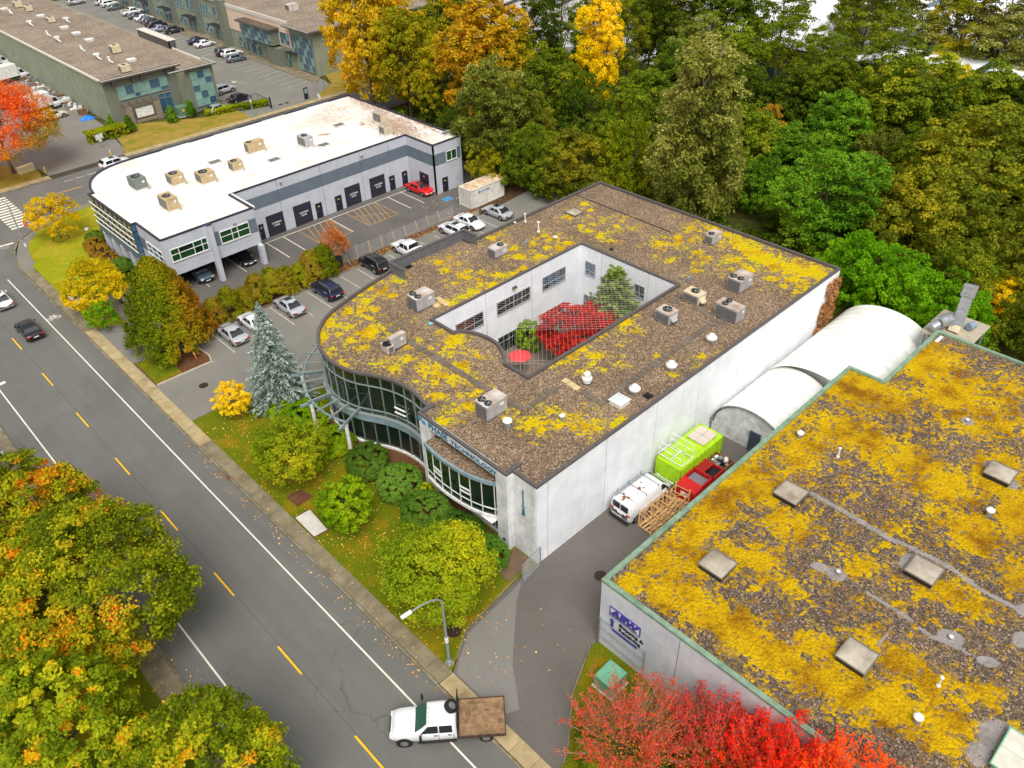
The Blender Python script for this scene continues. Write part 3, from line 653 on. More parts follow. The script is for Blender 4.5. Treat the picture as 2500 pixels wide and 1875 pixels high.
# courtyard walls (faces look into the court)
cc = [(36.75, 49.65), (56.65, 49.65), (56.65, 37.5), (36.65, 37.45)]
panel_wall((36.75, 49.65), (56.65, 49.65), 0, 7.86, 3, WHITEC, MAIN, splits=[0, 6.4, 12.6, 19.9])
panel_wall((56.65, 49.65), (56.65, 37.5), 0, 7.86, 3, WHITEC, MAIN, splits=[0, 2.8, 8.8, 12.15])
panel_wall((56.65, 37.5), (36.65, 37.45), 0, 7.86, 3, WHITEC, MAIN)
b = MB(); pts = COURT[1:len(crv)+3]; pts = [COURT[0]]+pts
for i in range(len(pts)-1): b.quad((*pts[i], 0), (*pts[i], 7.85), (*pts[i+1], 7.85), (*pts[i+1], 0))
b.build('courtyard_wall', WHITEC, MAIN)
sheet('courtyard_floor', COURT, .13, mat('courtyard paving', S(122, 110, 96), .9, 0, .2, 1.2, None, .3, 20, 'W'), MAIN)
def cz(x, y): return (1050+x*.4724, 580+y*.4724)
CFRAME = mat('grey window frame', S(150, 154, 160), .5, 0, .08, 3)
def win_px(axis, val, sgn, A, B, C, **kw):
    """A top-left, B top-right, C a bottom point (zoom pixels)"""
    a, b_, c = (GV(*cz(*q), axis, val) for q in (A, B, C))
    ua, ub = ((a.y, b_.y) if axis == 'X' else (a.x, b_.x))
    zt = (a.z+b_.z)/2
    kw['fw'] = .045; return window(MAIN, axis, val, sgn, min(ua, ub), max(ua, ub), c.z, zt, fm=CFRAME, **kw)
win_px('Y', 49.65, -1, (130, 452), (271, 378), (271, 448), cols=[0, .33, .66, 1], rowz=(.4,), gm=GLASS, fw=.06)
win_px('Y', 49.65, -1, (343, 338), (515, 250), (515, 315), cols=[0, .25, .5, .75, 1], rowz=(.45,), gm=GLASS, fw=.06)
win_px('Y', 49.65, -1, (580, 203), (697, 152), (697, 215), cols=[0, .33, .66, 1], rowz=(.4,), gm=[GLASS, GLASS2, GLASS2], fw=.06)
win_px('Y', 49.65, -1, (350, 520), (518, 428), (350, 640), cols=[0, .16, .33, .5, .66, .83, 1], rowz=(.75,), gm=GLASS, fw=.07, name='glazed_door')
win_px('Y', 49.65, -1, (580, 385), (692, 335), (692, 400), cols=3, rowz=(.4,), gm=GLASS, fw=.06)
win_px('X', 56.65, -1, (805, 118), (856, 140), (805, 186), cols=1, rowz=(.35,), gm=GLASS2, fw=.07)
win_px('X', 56.65, -1, (918, 168), (985, 197), (918, 225), cols=2, rowz=(.35,), gm=GLASS, fw=.07)
win_px('X', 56.65, -1, (1062, 236), (1111, 257), (1111, 322), cols=2, rowz=(.35,), gm=GLASS, fw=.07)
win_px('X', 56.65, -1, (797, 290), (848, 313), (797, 345), cols=1, rowz=(.4,), gm=GLASS2, fw=.07)
p = GV(*cz(433, 258), 'Y', 49.65); b = MB(); b.box(p.x-.25, p.x+.25, 49.4, 49.64, p.z-.15, p.z+.15); b.build('wall_lamp', DARKM, MAIN, bevel=.03)
b = MB(); b.box(p.x-.18, p.x+.18, 49.37, 49.39, p.z-.12, p.z-.02); b.build('lamp_lens', mat('amber lens', S(226, 196, 60), .3), MAIN)

# ---- curved curtain wall
glz = resample([p.copy() for p in reversed(CURVE)], 1.2)
glz = [g for g in glz if not (g.y > 57.8)]
def outn(i):
    a = glz[max(0, i-1)]; b_ = glz[min(len(glz)-1, i+1)]; d = (b_-a).normalized()
    n_ = Vector((d.y, -d.x)); 
    c = Vector((33, 48))
    return n_ if n_.dot(glz[i]-c) > 0 else -n_
ROWS = [(.35, 2.95), (3.62, 4.15), (4.15, 6.72), (6.72, 7.8)]
for i in range(len(glz)-1):
    a, b_ = glz[i], glz[i+1]; n_ = (outn(i)+outn(i+1)).normalized()
    for (z0, z1) in ROWS:
        q = MB(); ia = a-outn(i)*.12; ib = b_-outn(i+1)*.12
        q.prism([(ia.x, ia.y), (ib.x, ib.y), (ib.x-n_.x*.03, ib.y-n_.y*.03), (ia.x-n_.x*.03, ia.y-n_.y*.03)], z0, z1); q.build('pane', GLASS, MAIN)
for i, g in enumerate(glz):
    c = g-outn(i)*.06; q = MB(); q.bar((c.x, c.y, .3), (c.x, c.y, 7.82), .05, .1, upv=(outn(i).x, outn(i).y, 0)); q.build('mullion', ALU, MAIN)
def curved_rail(z0, z1, off, th, m, name, i0=0, i1=None):
    q = MB(); pts = list(range(len(glz)))[i0:i1]
    fine = catmull([glz[i]+outn(i)*off for i in pts], 4); fine2 = catmull([glz[i]+outn(i)*(off-th) for i in pts], 4)
    for i in range(len(fine)-1):
        q.add([(fine[i].x, fine[i].y, z0), (fine[i+1].x, fine[i+1].y, z0), (fine[i+1].x, fine[i+1].y, z1), (fine[i].x, fine[i].y, z1), (fine2[i].x, fine2[i].y, z1), (fine2[i+1].x, fine2[i+1].y, z1), (fine2[i].x, fine2[i].y, z0), (fine2[i+1].x, fine2[i+1].y, z0)],
              [(0, 1, 2, 3), (3, 2, 5, 4), (6, 7, 1, 0)])
    return q.build(name, m, MAIN, smooth=False)
for z in (4.15, 6.72): curved_rail(z-.03, z+.03, -.01, .1, ALU, 'transom')
curved_rail(2.95, 3.62, .16, .3, ALUB, 'spandrel_band'); curved_rail(.0, .36, .06, .3, WHITEM, 'plinth'); curved_rail(3.58, 3.66, .2, .34, ALU, 'band_cap')
for zz_ in (4.75, 5.25):
    for ii in (3,):
        a, b_ = glz[ii], glz[ii+1]; q = MB(); q.bar((a.x-.08, a.y, zz_), (b_.x-.08, b_.y, zz_), .12, .09); q.build('vent_sash', WFRAME, MAIN)
# floor slab and dim room behind the glass
b = MB(); ins = [g-outn(i)*.3 for i, g in enumerate(glz)]; b.prism([(p.x, p.y) for p in ins]+[(33, 56.5), (33, 41)], 2.95, 3.6); b.build('floor_slab', BACK, MAIN)
# white wall closing the curve on the parking side
b = MB(); pts = [p for p in CURVE if p.y > 57.2]
for i in range(len(pts)-1): b.quad((pts[i+1].x, pts[i+1].y, 0), (pts[i+1].x, pts[i+1].y, 7.9), (pts[i].x, pts[i].y, 7.9), (pts[i].x, pts[i].y, 0))
b.build('curved_wall', WHITEW, MAIN)

# ---- sun trellis round the curved glass
tr = [i for i, g in enumerate(glz) if 47.3 < g.y < 57.5]
ringp = [glz[i]+outn(i)*1.9 for i in tr]
fine = catmull(ringp, 4); b = MB()
for i in range(len(fine)-1): b.bar((fine[i].x, fine[i].y, 3.92), (fine[i+1].x, fine[i+1].y, 3.92), .12, .16)
b.build('trellis_ring', ALUB, MAIN)
for n_, i in enumerate(tr):
    a = glz[i]+outn(i)*.05; c = glz[i]+outn(i)*2.35
    b = MB(); b.bar((a.x, a.y, 4.12), (c.x, c.y, 4.12), .1, .16); b.build('trellis_bar', ALU, MAIN)
for y0 in (48.3, 51.6, 54.8):
    i = min(tr, key=lambda j: abs(glz[j].y-y0)); a = glz[i]+outn(i)*.05; c = glz[i]+outn(i)*2.9; p = glz[i]+outn(i)*1.9
    b = MB(); b.bar((a.x, a.y+.3, 3.72), (c.x, c.y+.3, 3.72), .16, .22); b.build('trellis_beam', ALUB, MAIN)
    b = MB(); b.lathe([(.17, 0), (.17, 3.3), (.2, 3.3), (.2, 3.55), (.0, 3.55)], 16, (p.x, p.y+.3, .1)); b.build('trellis_column', WHITEM, MAIN, smooth=False)

# ---- portal with the bowed bay window and the sign
def pbox(name, x0, x1, y0, y1, z0, z1, m=PORTAL): b = MB(); b.box(x0, x1, y0, y1, z0, z1); return b.build(name, m, MAIN)
for z0, z1 in ((0, 1.9), (1.92, 3.6), (3.62, 6.3), (6.32, 7.86)):
    pbox('wall_panel', 27.4, 27.66 if z1 > 7 else 28.7, 30.36, 31.5, z0, z1)
pbox('wall_panel', 27.4, 28.7, 38.9, 40.15, 0, 7.6); pbox('wall_panel', 27.4, 27.66, 38.9, 40.15, 7.602, 7.86); pbox('wall_panel', 27.67, 28.69, 30.36, 30.56, 6.32, 7.86); pbox('wall_panel', 27.67, 28.69, 39.95, 40.15, 7.602, 7.86)
pbox('coping', 27.7, 28.9, 30.3, 30.66, 7.87, 8.06, COPE); pbox('coping', 27.7, 28.9, 39.86, 40.22, 7.87, 8.06, COPE)
pbox('sign_beam', 27.4, 27.75, 31.52, 38.88, 7.05, 7.86)
pbox('panel_joint', 28.72, 28.9, 30.4, 40.1, 0, 7.6, BACK)
bay = catmull([(26.75, 38.75), (26.55, 37.2), (26.55, 35.5), (26.75, 33.8), (27.2, 32.3), (27.6, 31.55)], 4); bay = [Vector((p.x, p.y)) for p in bay]
for (z0, z1, off, m, nm) in ((2.55, 2.8, .12, WHITEM, 'bay_sill'), (5.95, 6.25, .14, ALUB, 'bay_band'), (3.42, 3.5, .03, WFRAME, 'transom')):
    b = MB(); b.prism([(p.x-off, p.y) for p in bay]+[(p.x+.05, p.y) for p in reversed(bay)], z0, z1, bottom=True); b.build(nm, m, MAIN)
b = MB(); b.prism([(p.x-.05, p.y) for p in bay]+[(28.7, 31.5), (28.7, 38.9)], 6.1, 6.2); 
o = b.build('bay_roof', ROOFG, MAIN)
bs = resample(bay, 1.02)
if (bs[-1]-bay[-1]).length > .3: bs.append(bay[-1])
for i in range(len(bs)-1):
    a, c = bs[i], bs[i+1]
    for z0, z1 in ((2.8, 3.44), (3.48, 5.95)):
        b = MB(); b.prism([(a.x, a.y), (c.x, c.y), (c.x+.03, c.y), (a.x+.03, a.y)], z0, z1); b.build('pane', GLASS, MAIN)
for p in bs: b = MB(); b.bar((p.x-.02, p.y, 2.8), (p.x-.02, p.y, 5.95), .06, .05); b.build('mullion', WFRAME, MAIN)
for ii in (1, 4):
    if ii+1 < len(bs):
        for z in (4.1, 4.5): b = MB(); b.bar((bs[ii].x-.03, bs[ii].y, z), (bs[ii+1].x-.03, bs[ii+1].y, z), .08, .1); b.build('vent_sash', WFRAME, MAIN)
# ground floor glazing set back under the bay
for i in range(7):
    y0 = 31.55+i*1.05; b = MB(); b.box(28.15, 28.2, y0+.04, y0+1.01, .3, 2.5); b.build('pane', GLASS, MAIN)
    b = MB(); b.box(28.05, 28.14, y0-.03, y0+.03, .3, 2.5); b.build('mullion', WFRAME, MAIN)
pbox('plinth', 28.0, 28.3, 31.5, 38.9, 0, .3); pbox('bay_soffit', 26.9, 28.6, 31.6, 38.8, 2.42, 2.5, WHITEM)
place_text('PHASE', .78, (27.37, 38.95, 7.2), (0, -1, 0), (0, 0, 1), TEALS, MAIN, 'sign_lettering', .025, 1.02, 0, 1.0, .0)
place_text('TECHNOLOGY', .56, (27.37, 36.35, 7.2), (0, -1, 0), (0, 0, 1), TEALS, MAIN, 'sign_lettering', .025, 1.32, 0, 1.0, .0)
LOGO = mat('blue logo', S(84, 146, 176), .4)
for (yy, zz_, s) in ((39.95, 7.2, 1), (39.45, 7.2, -1)):
    pts = []
    for i in range(13):
        a = math.pi*i/12; pts.append((math.cos(a)*.24, math.sin(a)*.34*1.0))
    b = MB(); pp = [(27.32, yy-p[0]*s, zz_+(.1+p[1] if s < 0 else .5-p[1])) for p in pts]
    b.add(pp+[(27.39, p[1], p[2]) for p in pp], [tuple(range(13)), tuple(range(25, 12, -1))]+[(i, i+1, i+14, i+13) for i in range(12)]); b.build('sign_logo', LOGO, MAIN)
for i, ch in enumerate('11128'): place_text(ch, .62, (27.96, 29.45, 6.35-i*.52), (0, -1, 0), (0, 0, 1), TEALS, MAIN, 'street_number', .03, 1.0)
b = MB(); b.box(27.3, 27.38, 30.7, 30.9, 1.0, 1.18); b.build('wall_outlet', DARKM, MAIN)

# ---- paving stones laid on the roof
PAVE = mat('roof paving stone', S(116, 104, 92), .9, 0, .14, .7, S(92, 82, 72), .4, 30, 'W'); PAVE2 = mat('pale paving stone', S(196, 176, 132), .9, 0, .14, .9, None, .4, 30, 'W')
pb = MB(); pb.box(-.27, .27, -.27, .27, 0, .06); pme = pb.mesh('paving_stone', PAVE); pme2 = pb.mesh('paving_stone', PAVE2)
def pavers(pxa, pxb, me=None, step=.6):
    a = G(*pxa, ZR+.02); c = G(*pxb, ZR+.02); L = (c-a).length; n = int(L/step)
    for i in range(n+1):
        o = link('paving_stone', me or pme, roof); p = a.lerp(c, i*step/L)
        o.location = (p.x+R.uniform(-.02, .02), p.y+R.uniform(-.02, .02), ZR+R.uniform(0, .02)); o.rotation_euler = (R.uniform(-.02, .02), R.uniform(-.02, .02), R.uniform(-.04, .04))
pavers(mz(640, 1065), mz(1190, 1400)); pavers(mz(1330, 1480), mz(1420, 1530)); pavers(mz(1450, 1510), mz(1640, 1375)); pavers(mz(1690, 1345), mz(1770, 1395), pme2); pavers(mz(1810, 1420), mz(1920, 1490)); pavers(nz(450, 1480), nz(1170, 960))
pavers(nz(1165, 950), nz(1050, 860)); pavers(nz(1190, 985), nz(1240, 940)); pavers(mz(870, 815), mz(920, 850), pme2); pavers(mz(835, 845), mz(880, 875), pme2); pavers(mz(560, 1015), mz(680, 945)); pavers(nz(900, 830), nz(960, 790))
# bare seam and drains on the roof
for (x, y) in ((680, 610),): 
    p = G(*mz(x, y), ZR); b = MB(); b.box(p.x-.4, p.x+.4, p.y-.3, p.y+.3, ZR+.004, ZR+.012); b.build('roof_drain', BLACKP, MAIN)
p = G(*nz(742, 1440), ZR); b = MB(); b.box(p.x-.35, p.x+.35, p.y-.35, p.y+.35, ZR+.01, ZR+.03); b.lathe([(.12, .0), (.12, .14), (.06, .18)], 10, (p.x, p.y, ZR)); b.build('roof_drain', BLACKP, MAIN)
p = G(*nz(508, 500), ZR); b = MB(); b.lathe([(.2, 0), (.2, .12), (.1, .18)], 10, (p.x, p.y, ZR)); b.build('roof_drain', BLACKP, MAIN)
b = MB(); a = G(*mz(1760, 150), ZR); c = G(*nz(890, 388), ZR); b.bar((a.x, a.y, ZR+.02), (c.x, c.y, ZR+.02), .12, .06); b.build('roof_seam', DARKM, MAIN)

# ---- wire net over the courtyard
b = MB(); x0, x1, y0, y1 = 36.9, 56.5, 37.6, 49.5
def seg(p, q):
    b.tube((p[0], p[1], 7.88), (q[0], q[1], 7.88), .006, None, 3, 0, False)
n = 0; c = x0-(y1-y0)
while c < x1:
    for s in (1, -1):
        if s > 0: xa, ya, xb, yb = c, y0, c+(y1-y0)*1.0, y1
        else: xa, ya, xb, yb = c, y1, c+(y1-y0)*1.0, y0
        t0 = max(0, (x0-xa)/(xb-xa)); t1 = min(1, (x1-xa)/(xb-xa))
        if t1 > t0:
            pa = (xa+(xb-xa)*t0, ya+(yb-ya)*t0); pb_ = (xa+(xb-xa)*t1, ya+(yb-ya)*t1)
            # keep clear of the bulging west wall
            if max(pa[0], pb_[0]) > 38.6 and not (pa[0] < 38.3 and 40.4 < pa[1] < 46.6): seg(pa, pb_)
    c += .52
o = b.build('courtyard_net', mat('net wire', S(206, 196, 196), .6, .2)); tag(o, 'thin wire net stretched flat over the open courtyard', 'net')
# ------------------------------------------------------------------ warehouse with the green coping (extends out of frame)
GREENC = mat('pale green metal coping', S(132, 158, 136), .5, .1, .14, 1.5, S(104, 128, 108), 0, 40, 'W')
PEWW = mat('light grey wall panel', S(206, 209, 214), .7, 0, .05, .6, S(186, 190, 198), .1, 30, 'W', .3, streak=.25)
PEW = empty('warehouse_building', (0, 0, 0), 0, 'grey panel warehouse with green roof edge and thick yellow moss roof', 'building')
POUT = [(26.1, 20.35), (26.1, -16), (68.0, -16), (68.0, 17.4), (57.7, 17.4), (57.7, 20.35)]
ZP = 6.4
def wz(x, y): return (1660+x*k, 1000+y*k)
def xz(x, y): return (2000+x*.3937, 700+y*.3937)
pm = [(2100, 950, 160, 60, 1.1, .3), (2250, 880, 140, 60, 1.1, .3), (2320, 960, 120, 60, 1.05, 0), (2450, 960, 110, 60, .8, 0), (2390, 1020, 160, 60, .85, .2), (1900, 1030, 110, 60, 1.05, -.7), (2080, 1060, 170, 50, 1.0, .3), (2200, 1120, 150, 50, .95, .3), (2300, 1180, 130, 60, 1.0, .4), (2430, 1160, 90, 70, 1.1, 0), (2480, 1250, 60, 90, 1.1, 0), (2380, 1300, 90, 70, 1.0, .4), (2300, 1260, 70, 50, .8, .4),
  (1960, 1110, 90, 60, .95, -.6), (1800, 1170, 110, 60, 1.0, -.6), (1750, 1240, 90, 60, 1.05, -.6), (1860, 1190, 90, 60, .95, 0), (1930, 1280, 90, 50, .95, .3), (1700, 1300, 90, 50, 1.1, -.6), (1600, 1370, 90, 36, 1.1, -.7), (1545, 1420, 60, 34, 1.0, -.6), (1680, 1380, 80, 60, 1.0, 0), (1830, 1370, 110, 60, .9, .3), (1700, 1480, 130, 50, 1.1, .6), (1800, 1540, 130, 60, 1.1, .6), (1900, 1610, 120, 60, 1.1, .6), (1610, 1450, 70, 40, 1.0, .7), (2000, 1600, 110, 60, .9, .5), (2060, 1690, 130, 60, 1.1, .6), (2180, 1720, 120, 70, 1.05, .5), (2300, 1780, 120, 70, 1.0, .5), (2400, 1700, 70, 50, .8, .4), (2100, 1380, 60, 36, .9, .3), (2200, 1480, 40, 20, .6, 0), (2330, 1450, 110, 46, .95, .4), (2400, 1500, 60, 30, .8, .3), (2270, 1440, 60, 30, .9, .3), (2200, 1620, 90, 50, .9, .6), (2280, 1680, 90, 60, 1.0, .5), (2120, 1570, 60, 60, .8, .5), (1930, 1440, 60, 36, .7, .6), (2050, 1430, 40, 20, .6, 0), (2480, 1400, 60, 60, .8, 0), (2180, 1290, 60, 30, .7, .4), (2460, 1790, 60, 40, .7, 0)]
pm += [(2000, 1200, 900, 600, .30, 0)]
tar = []
def tarline(pts, w=10):
    for i in range(len(pts)-1):
        (x0, y0), (x1, y1) = pts[i], pts[i+1]; L = math.hypot(x1-x0, y1-y0); n = max(2, int(L/(w*.9)))
        for j in range(n+1): tar.append((x0+(x1-x0)*j/n, y0+(y1-y0)*j/n, w, w*.8, .75, 0))
tarline([wz(850, 540), wz(1100, 680), wz(1350, 830), wz(1520, 900), wz(1750, 1020), wz(1950, 1170), wz(2212, 1300)], 9)
tarline([wz(1080, 1090), wz(1250, 1200), wz(1410, 1300), wz(1620, 1460), wz(1800, 1530), wz(2000, 1640)], 7)
tarline([wz(1460, 1250), wz(1400, 1320), wz(1270, 1520)], 7); tarline([wz(1870, 700), wz(1780, 830), wz(1700, 940)], 5)
for (x, y, rx, ry) in ((900, 1010, 60, 26), (1010, 1060, 60, 40), (1480, 990, 70, 60), (1740, 1470, 90, 50), (1980, 1620, 80, 30), (2200, 1480, 60, 50), (1850, 75, 40, 25), (2000, 360, 50, 30), (2140, 480, 40, 30), (2212, 1290, 50, 40)):
    p = wz(x, y); tar.append((p[0], p[1], rx*k*1.15, ry*k*1.15, 1.0, .3))
tar += [(2440, 1800, 70, 50, .8, .5), (2390, 1840, 40, 40, .8, 0)]
proof = roof_mesh('roof', POUT, None, ZP, .3, ROOFP, PEW, {'moss': pm, 'tar': tar})
copings(POUT, 6.56, .3, .18, GREENC, PEW, 3.2, .2)
panel_wall((26.1, 20.35), (26.1, -16), 0, 6.46, 6, PEWW, PEW, rows=[0, 1.75, 3.2, 4.75, 6.46], trim=.205)
panel_wall((57.7, 20.35), (26.1, 20.35), 0, 6.46, 6, PEWW, PEW, trim=.205); panel_wall((57.7, 17.4), (57.7, 20.35), 0, 6.46, 1, PEWW, PEW, trim=.205); panel_wall((68, 17.4), (57.7, 17.4), 0, 6.46, 2, PEWW, PEW, trim=.205)
panel_wall((68, -16), (68, 17.4), 0, 6.46, 5, PEWW, PEW, trim=.205)
# painted sign on the end wall
NAVY = mat('purple blue sign paint', S(66, 62, 150), .6); SIGNW = mat('sign board', S(214, 210, 214), .6)
def pw(px, py): return GV(px, py, 'X', 26.1)
sz = lambda x, y: (1480+x*100/1058, 1470+y*100/1058)
a = pw(*sz(130, 95)); b_ = pw(*sz(885, 690)); c = pw(*sz(850, 860))
y0, y1, z1, z0 = b_.y, a.y, (a.z+b_.z)/2, c.z
sgn = MB(); sgn.box(26.04, 26.1, y0, y1, z0, z1); SG = sgn.build('sign_board', SIGNW, PEW)
fr = MB()
for q in ((y0-.05, y1+.05, z1, z1+.07), (y0-.05, y1+.05, z0-.07, z0), (y0-.05, y0+.02, z0, z1), (y1-.02, y1+.05, z0, z1)): fr.box(26.03, 26.09, q[0], q[1], q[2], q[3])
fr.build('sign_border', NAVY, PEW)
place_text('AEW', (z1-z0)*1.02, (26.02, y1-.12, z0+(z1-z0)*.25), (0, -1, 0), (0, 0, 1), NAVY, PEW, 'sign_lettering', .02, (y1-y0)/(z1-z0)*.36, .25, 1.1, .045)
b = MB(); b.box(26.03, 26.05, y0+.2, y1-.2, z0+.06, z0+.18); b.build('sign_stripe', DARKM, PEW)
place_text('Shipping &', .40, (26.06, y1-.75, z0-.56), (0, -1, 0), (0, 0, 1), DARKM, PEW, 'sign_lettering', .02, 1.15)
place_text('Receiving', .40, (26.06, y1-.75, z0-1.02), (0, -1, 0), (0, 0, 1), DARKM, PEW, 'sign_lettering', .02, 1.15)
b = MB(); b.box(26.03, 26.09, y0+.1, y1-.25, z0-1.45, z0-1.28); b.box(26.03, 26.09, y1-.3, y1-.1, z0-1.3, z0-.5); b.add([(26.03, y1+.02, z0-.55), (26.03, y1-.42, z0-.55), (26.03, y1-.2, z0-.25)], [(0, 1, 2)]); b.build('sign_arrow', NAVY, PEW)
b = MB()
for z in (1.05, 2.0, 2.9): b = MB(); b.tube((25.95, 20.3, z), (25.95, 16.4, z), .035, None, 6); b.build('pipe_rail', GALV, PEW)
for y in (20.2, 16.5): b = MB(); b.tube((25.95, y, .1), (25.95, y, 3.0), .045, None, 6); b.build('pipe_post', GALV, PEW)

# ------------------------------------------------------------------ grey building with loading doors
GREYW = mat('pale lilac grey wall', S(188, 192, 201), .7, 0, .04, .7, S(176, 180, 190), .1, 30, 'W', .3, streak=.06)
BANDW = mat('slate grey band', S(104, 116, 128), .7, 0, .05, .7, S(94, 106, 118), .1, 30, 'W', .3)
NAVYC = mat('navy metal coping', S(54, 52, 72), .5, .1, .1, 1.5)
def whitemembrane():
    m, t, b, o = newmat('white roof membrane'); v = coords(t, 'W')
    c = ramp(t, noise(t, v, .15, 5, .6), [(.35, S(226, 220, 212)), (.65, S(240, 238, 234))])
    c = mix(t, ramp(t, noise(t, v, .35, 7, .65), [(.5, G3(0)), (.7, G3(.6))]), c, S(206, 186, 160))
    at = nd(t, 'Attribute', attribute_name='moss')
    l = mth(t, 'ADD', mth(t, 'MULTIPLY', at.outputs['Fac'], .5), mth(t, 'MULTIPLY', mth(t, 'SUBTRACT', noise(t, v, 3.2, 8, .75), .5), 1.4))
    c = mix(t, ramp(t, l, [(.38, G3(0)), (.46, G3(.85))]), c, ramp(t, noise(t, v, 6, 3), [(.35, S(92, 58, 40)), (.6, S(150, 96, 62)), (.7, S(176, 120, 70))]))
    dirt = mth(t, 'MULTIPLY', at.outputs['Fac'], ramp(t, noise(t, v, 1.1, 6, .7), [(.35, G3(0)), (.6, G3(.7))]))
    c = mix(t, dirt, c, S(172, 148, 122))
    br = nd(t, 'TexBrick'); br.inputs['Scale'].default_value = 1.0; br.inputs['Brick Width'].default_value = 14; br.inputs['Row Height'].default_value = 2.0; br.inputs['Mortar Size'].default_value = .012; t.links.new(v, br.inputs['Vector'])
    c = mix(t, mth(t, 'MULTIPLY', br.outputs['Fac'], .3), c, S(150, 140, 126))
    t.links.new(c, b.inputs['Base Color']); b.inputs['Roughness'].default_value = .7
    bump(t, b, noise(t, v, 3, 4), .1, .03); return m
ROOFW = whitemembrane()
LB = empty('loading_dock_building', (0, 0, 0), 0, 'pale grey building with white roof, slate band and black loading doors', 'building')
nc = catmull([(26.9, 103.4), (27.3, 105.4), (28.4, 107.8), (30.2, 109.6), (32.6, 110.6), (35.4, 110.9)], 3)
LOUT = [(26.9, 84.65), (38.35, 84.65), (38.35, 90.1), (65.1, 90.1), (65.1, 84.15), (70.1, 84.15), (70.1, 110.9)]+[(p.x, p.y) for p in reversed(nc)]+[(26.3, 103.4), (26.3, 91.0), (26.9, 91.0)]
ZL = 6.98
lz = lambda x, y: (200+x*.4521, 200+y*.4521)
lm_ = []
for (x, y, rx, ry, s, th) in ((1600, 110, 260, 90, 1.0, .3), (1800, 200, 200, 26, 1.1, .52), (1700, 240, 260, 90, .95, .3), (1350, 170, 200, 80, .7, -.3), (1310, 285, 45, 10, 1.1, -.15), (1690, 268, 50, 14, 1.1, .1), (1510, 225, 26, 16, 1.1, 0), (430, 690, 26, 8, .9, 0), (240, 750, 60, 10, .5, -.3), (380, 810, 50, 8, .8, .7), (270, 580, 40, 8, .6, 0), (620, 525, 30, 8, .7, 0), (1020, 487, 20, 4, 1, 0), (940, 455, 18, 4, 1, 0), (1900, 260, 120, 14, .8, .5)):
    p = lz(x, y); lm_.append((p[0], p[1], rx*.45, ry*.45, s, th))
lroof = roof_mesh('roof', LOUT, None, ZL, .5, ROOFW, LB, {'moss': lm_})
copings(LOUT, 7.2, .2, .16, NAVYC, LB, 4.0, .24)
zr = [0, 4.15, 5.75, 7.08]
panel_wall((38.36, 90.1), (65.1, 90.1), 0, 7.08, 5, [GREYW, BANDW, GREYW], LB, rows=zr, splits=[0, 6.2, 12.6, 18.9, 23.6, 26.74])
panel_wall((65.1, 90.1), (65.1, 84.15), 0, 7.08, 1, [GREYW, BANDW, GREYW], LB, rows=zr, trim=0)
panel_wall((65.1, 84.15), (70.1, 84.15), 0, 7.08, 1, [GREYW, BANDW, GREYW], LB, rows=zr, trim=.205)
panel_wall((70.1, 84.15), (70.1, 110.9), 0, 7.08, 4, GREYW, LB, trim=.205); panel_wall((70.1, 110.9), (35.4, 110.9), 0, 7.08, 6, GREYW, LB)
b = MB()
for i in range(len(nc)-1): b.quad((nc[i+1].x, nc[i+1].y, 0), (nc[i+1].x, nc[i+1].y, 7.05), (nc[i].x, nc[i].y, 7.05), (nc[i].x, nc[i].y, 0))
b.build('curved_wall', GREYW, LB)
# upper storey above the open parking bays
panel_wall((26.9, 84.65), (38.35, 84.65), 2.55, 7.08, 2, [GREYW, GREYW, GREYW, GREYW], LB, rows=[2.55, 3.4, 4.15, 5.9, 7.08], splits=[0, 5.6, 11.45], trim=.205)
panel_wall((38.35, 84.65), (38.35, 90.1), 2.55, 7.08, 1, GREYW, LB, rows=[2.55, 4.15, 5.75, 7.08])
panel_wall((26.9, 91.0), (26.9, 84.65), 2.55, 7.08, 1, [GREYW, BANDW, GREYW], LB, rows=[2.55, 4.1, 5.6, 7.08], trim=.205)
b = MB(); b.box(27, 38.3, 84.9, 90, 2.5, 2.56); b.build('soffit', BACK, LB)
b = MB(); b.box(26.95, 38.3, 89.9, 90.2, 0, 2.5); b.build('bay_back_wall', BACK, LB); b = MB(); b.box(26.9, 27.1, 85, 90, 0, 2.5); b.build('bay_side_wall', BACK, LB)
for x in (32.45, 38.05): b = MB(); b.box(x-.25, x+.28, 84.0, 84.75, 0, 7.2 if x < 35 else 2.55); b.build('pier', GREYW, LB)
b = MB(); b.box(32.16, 32.76, 83.96, 84.6, 7.2, 7.3); b.build('coping', NAVYC, LB)
window(LB, 'Y', 84.65, -1, 27.6, 32.0, 4.2, 5.75, cols=[0, .22, .62, .85, 1], rowz=(.55,), gm=[GLASS3, GLASS3, GLASS], fw=.07)
window(LB, 'Y', 84.65, -1, 33.6, 37.3, 4.2, 5.75, cols=[0, .4, .6, 1], rowz=(.55,), gm=GLASS3, fw=.07)
for x0, x1 in ((32.8, 33.55), (37.35, 38.3)): b = MB(); b.box(x0, x1, 84.62, 84.66, 4.17, 5.88); b.build('slate_panel', BANDW, LB)
window(LB, 'X', 26.9, -1, 85.0, 89.2, 4.15, 5.6, cols=3, rowz=(.5,), gm=GLASS2, fw=.07)
window(LB, 'Y', 84.15, -1, 67.3, 69.2, 4.3, 5.7, cols=2, gm=GLASS3, fw=.07)
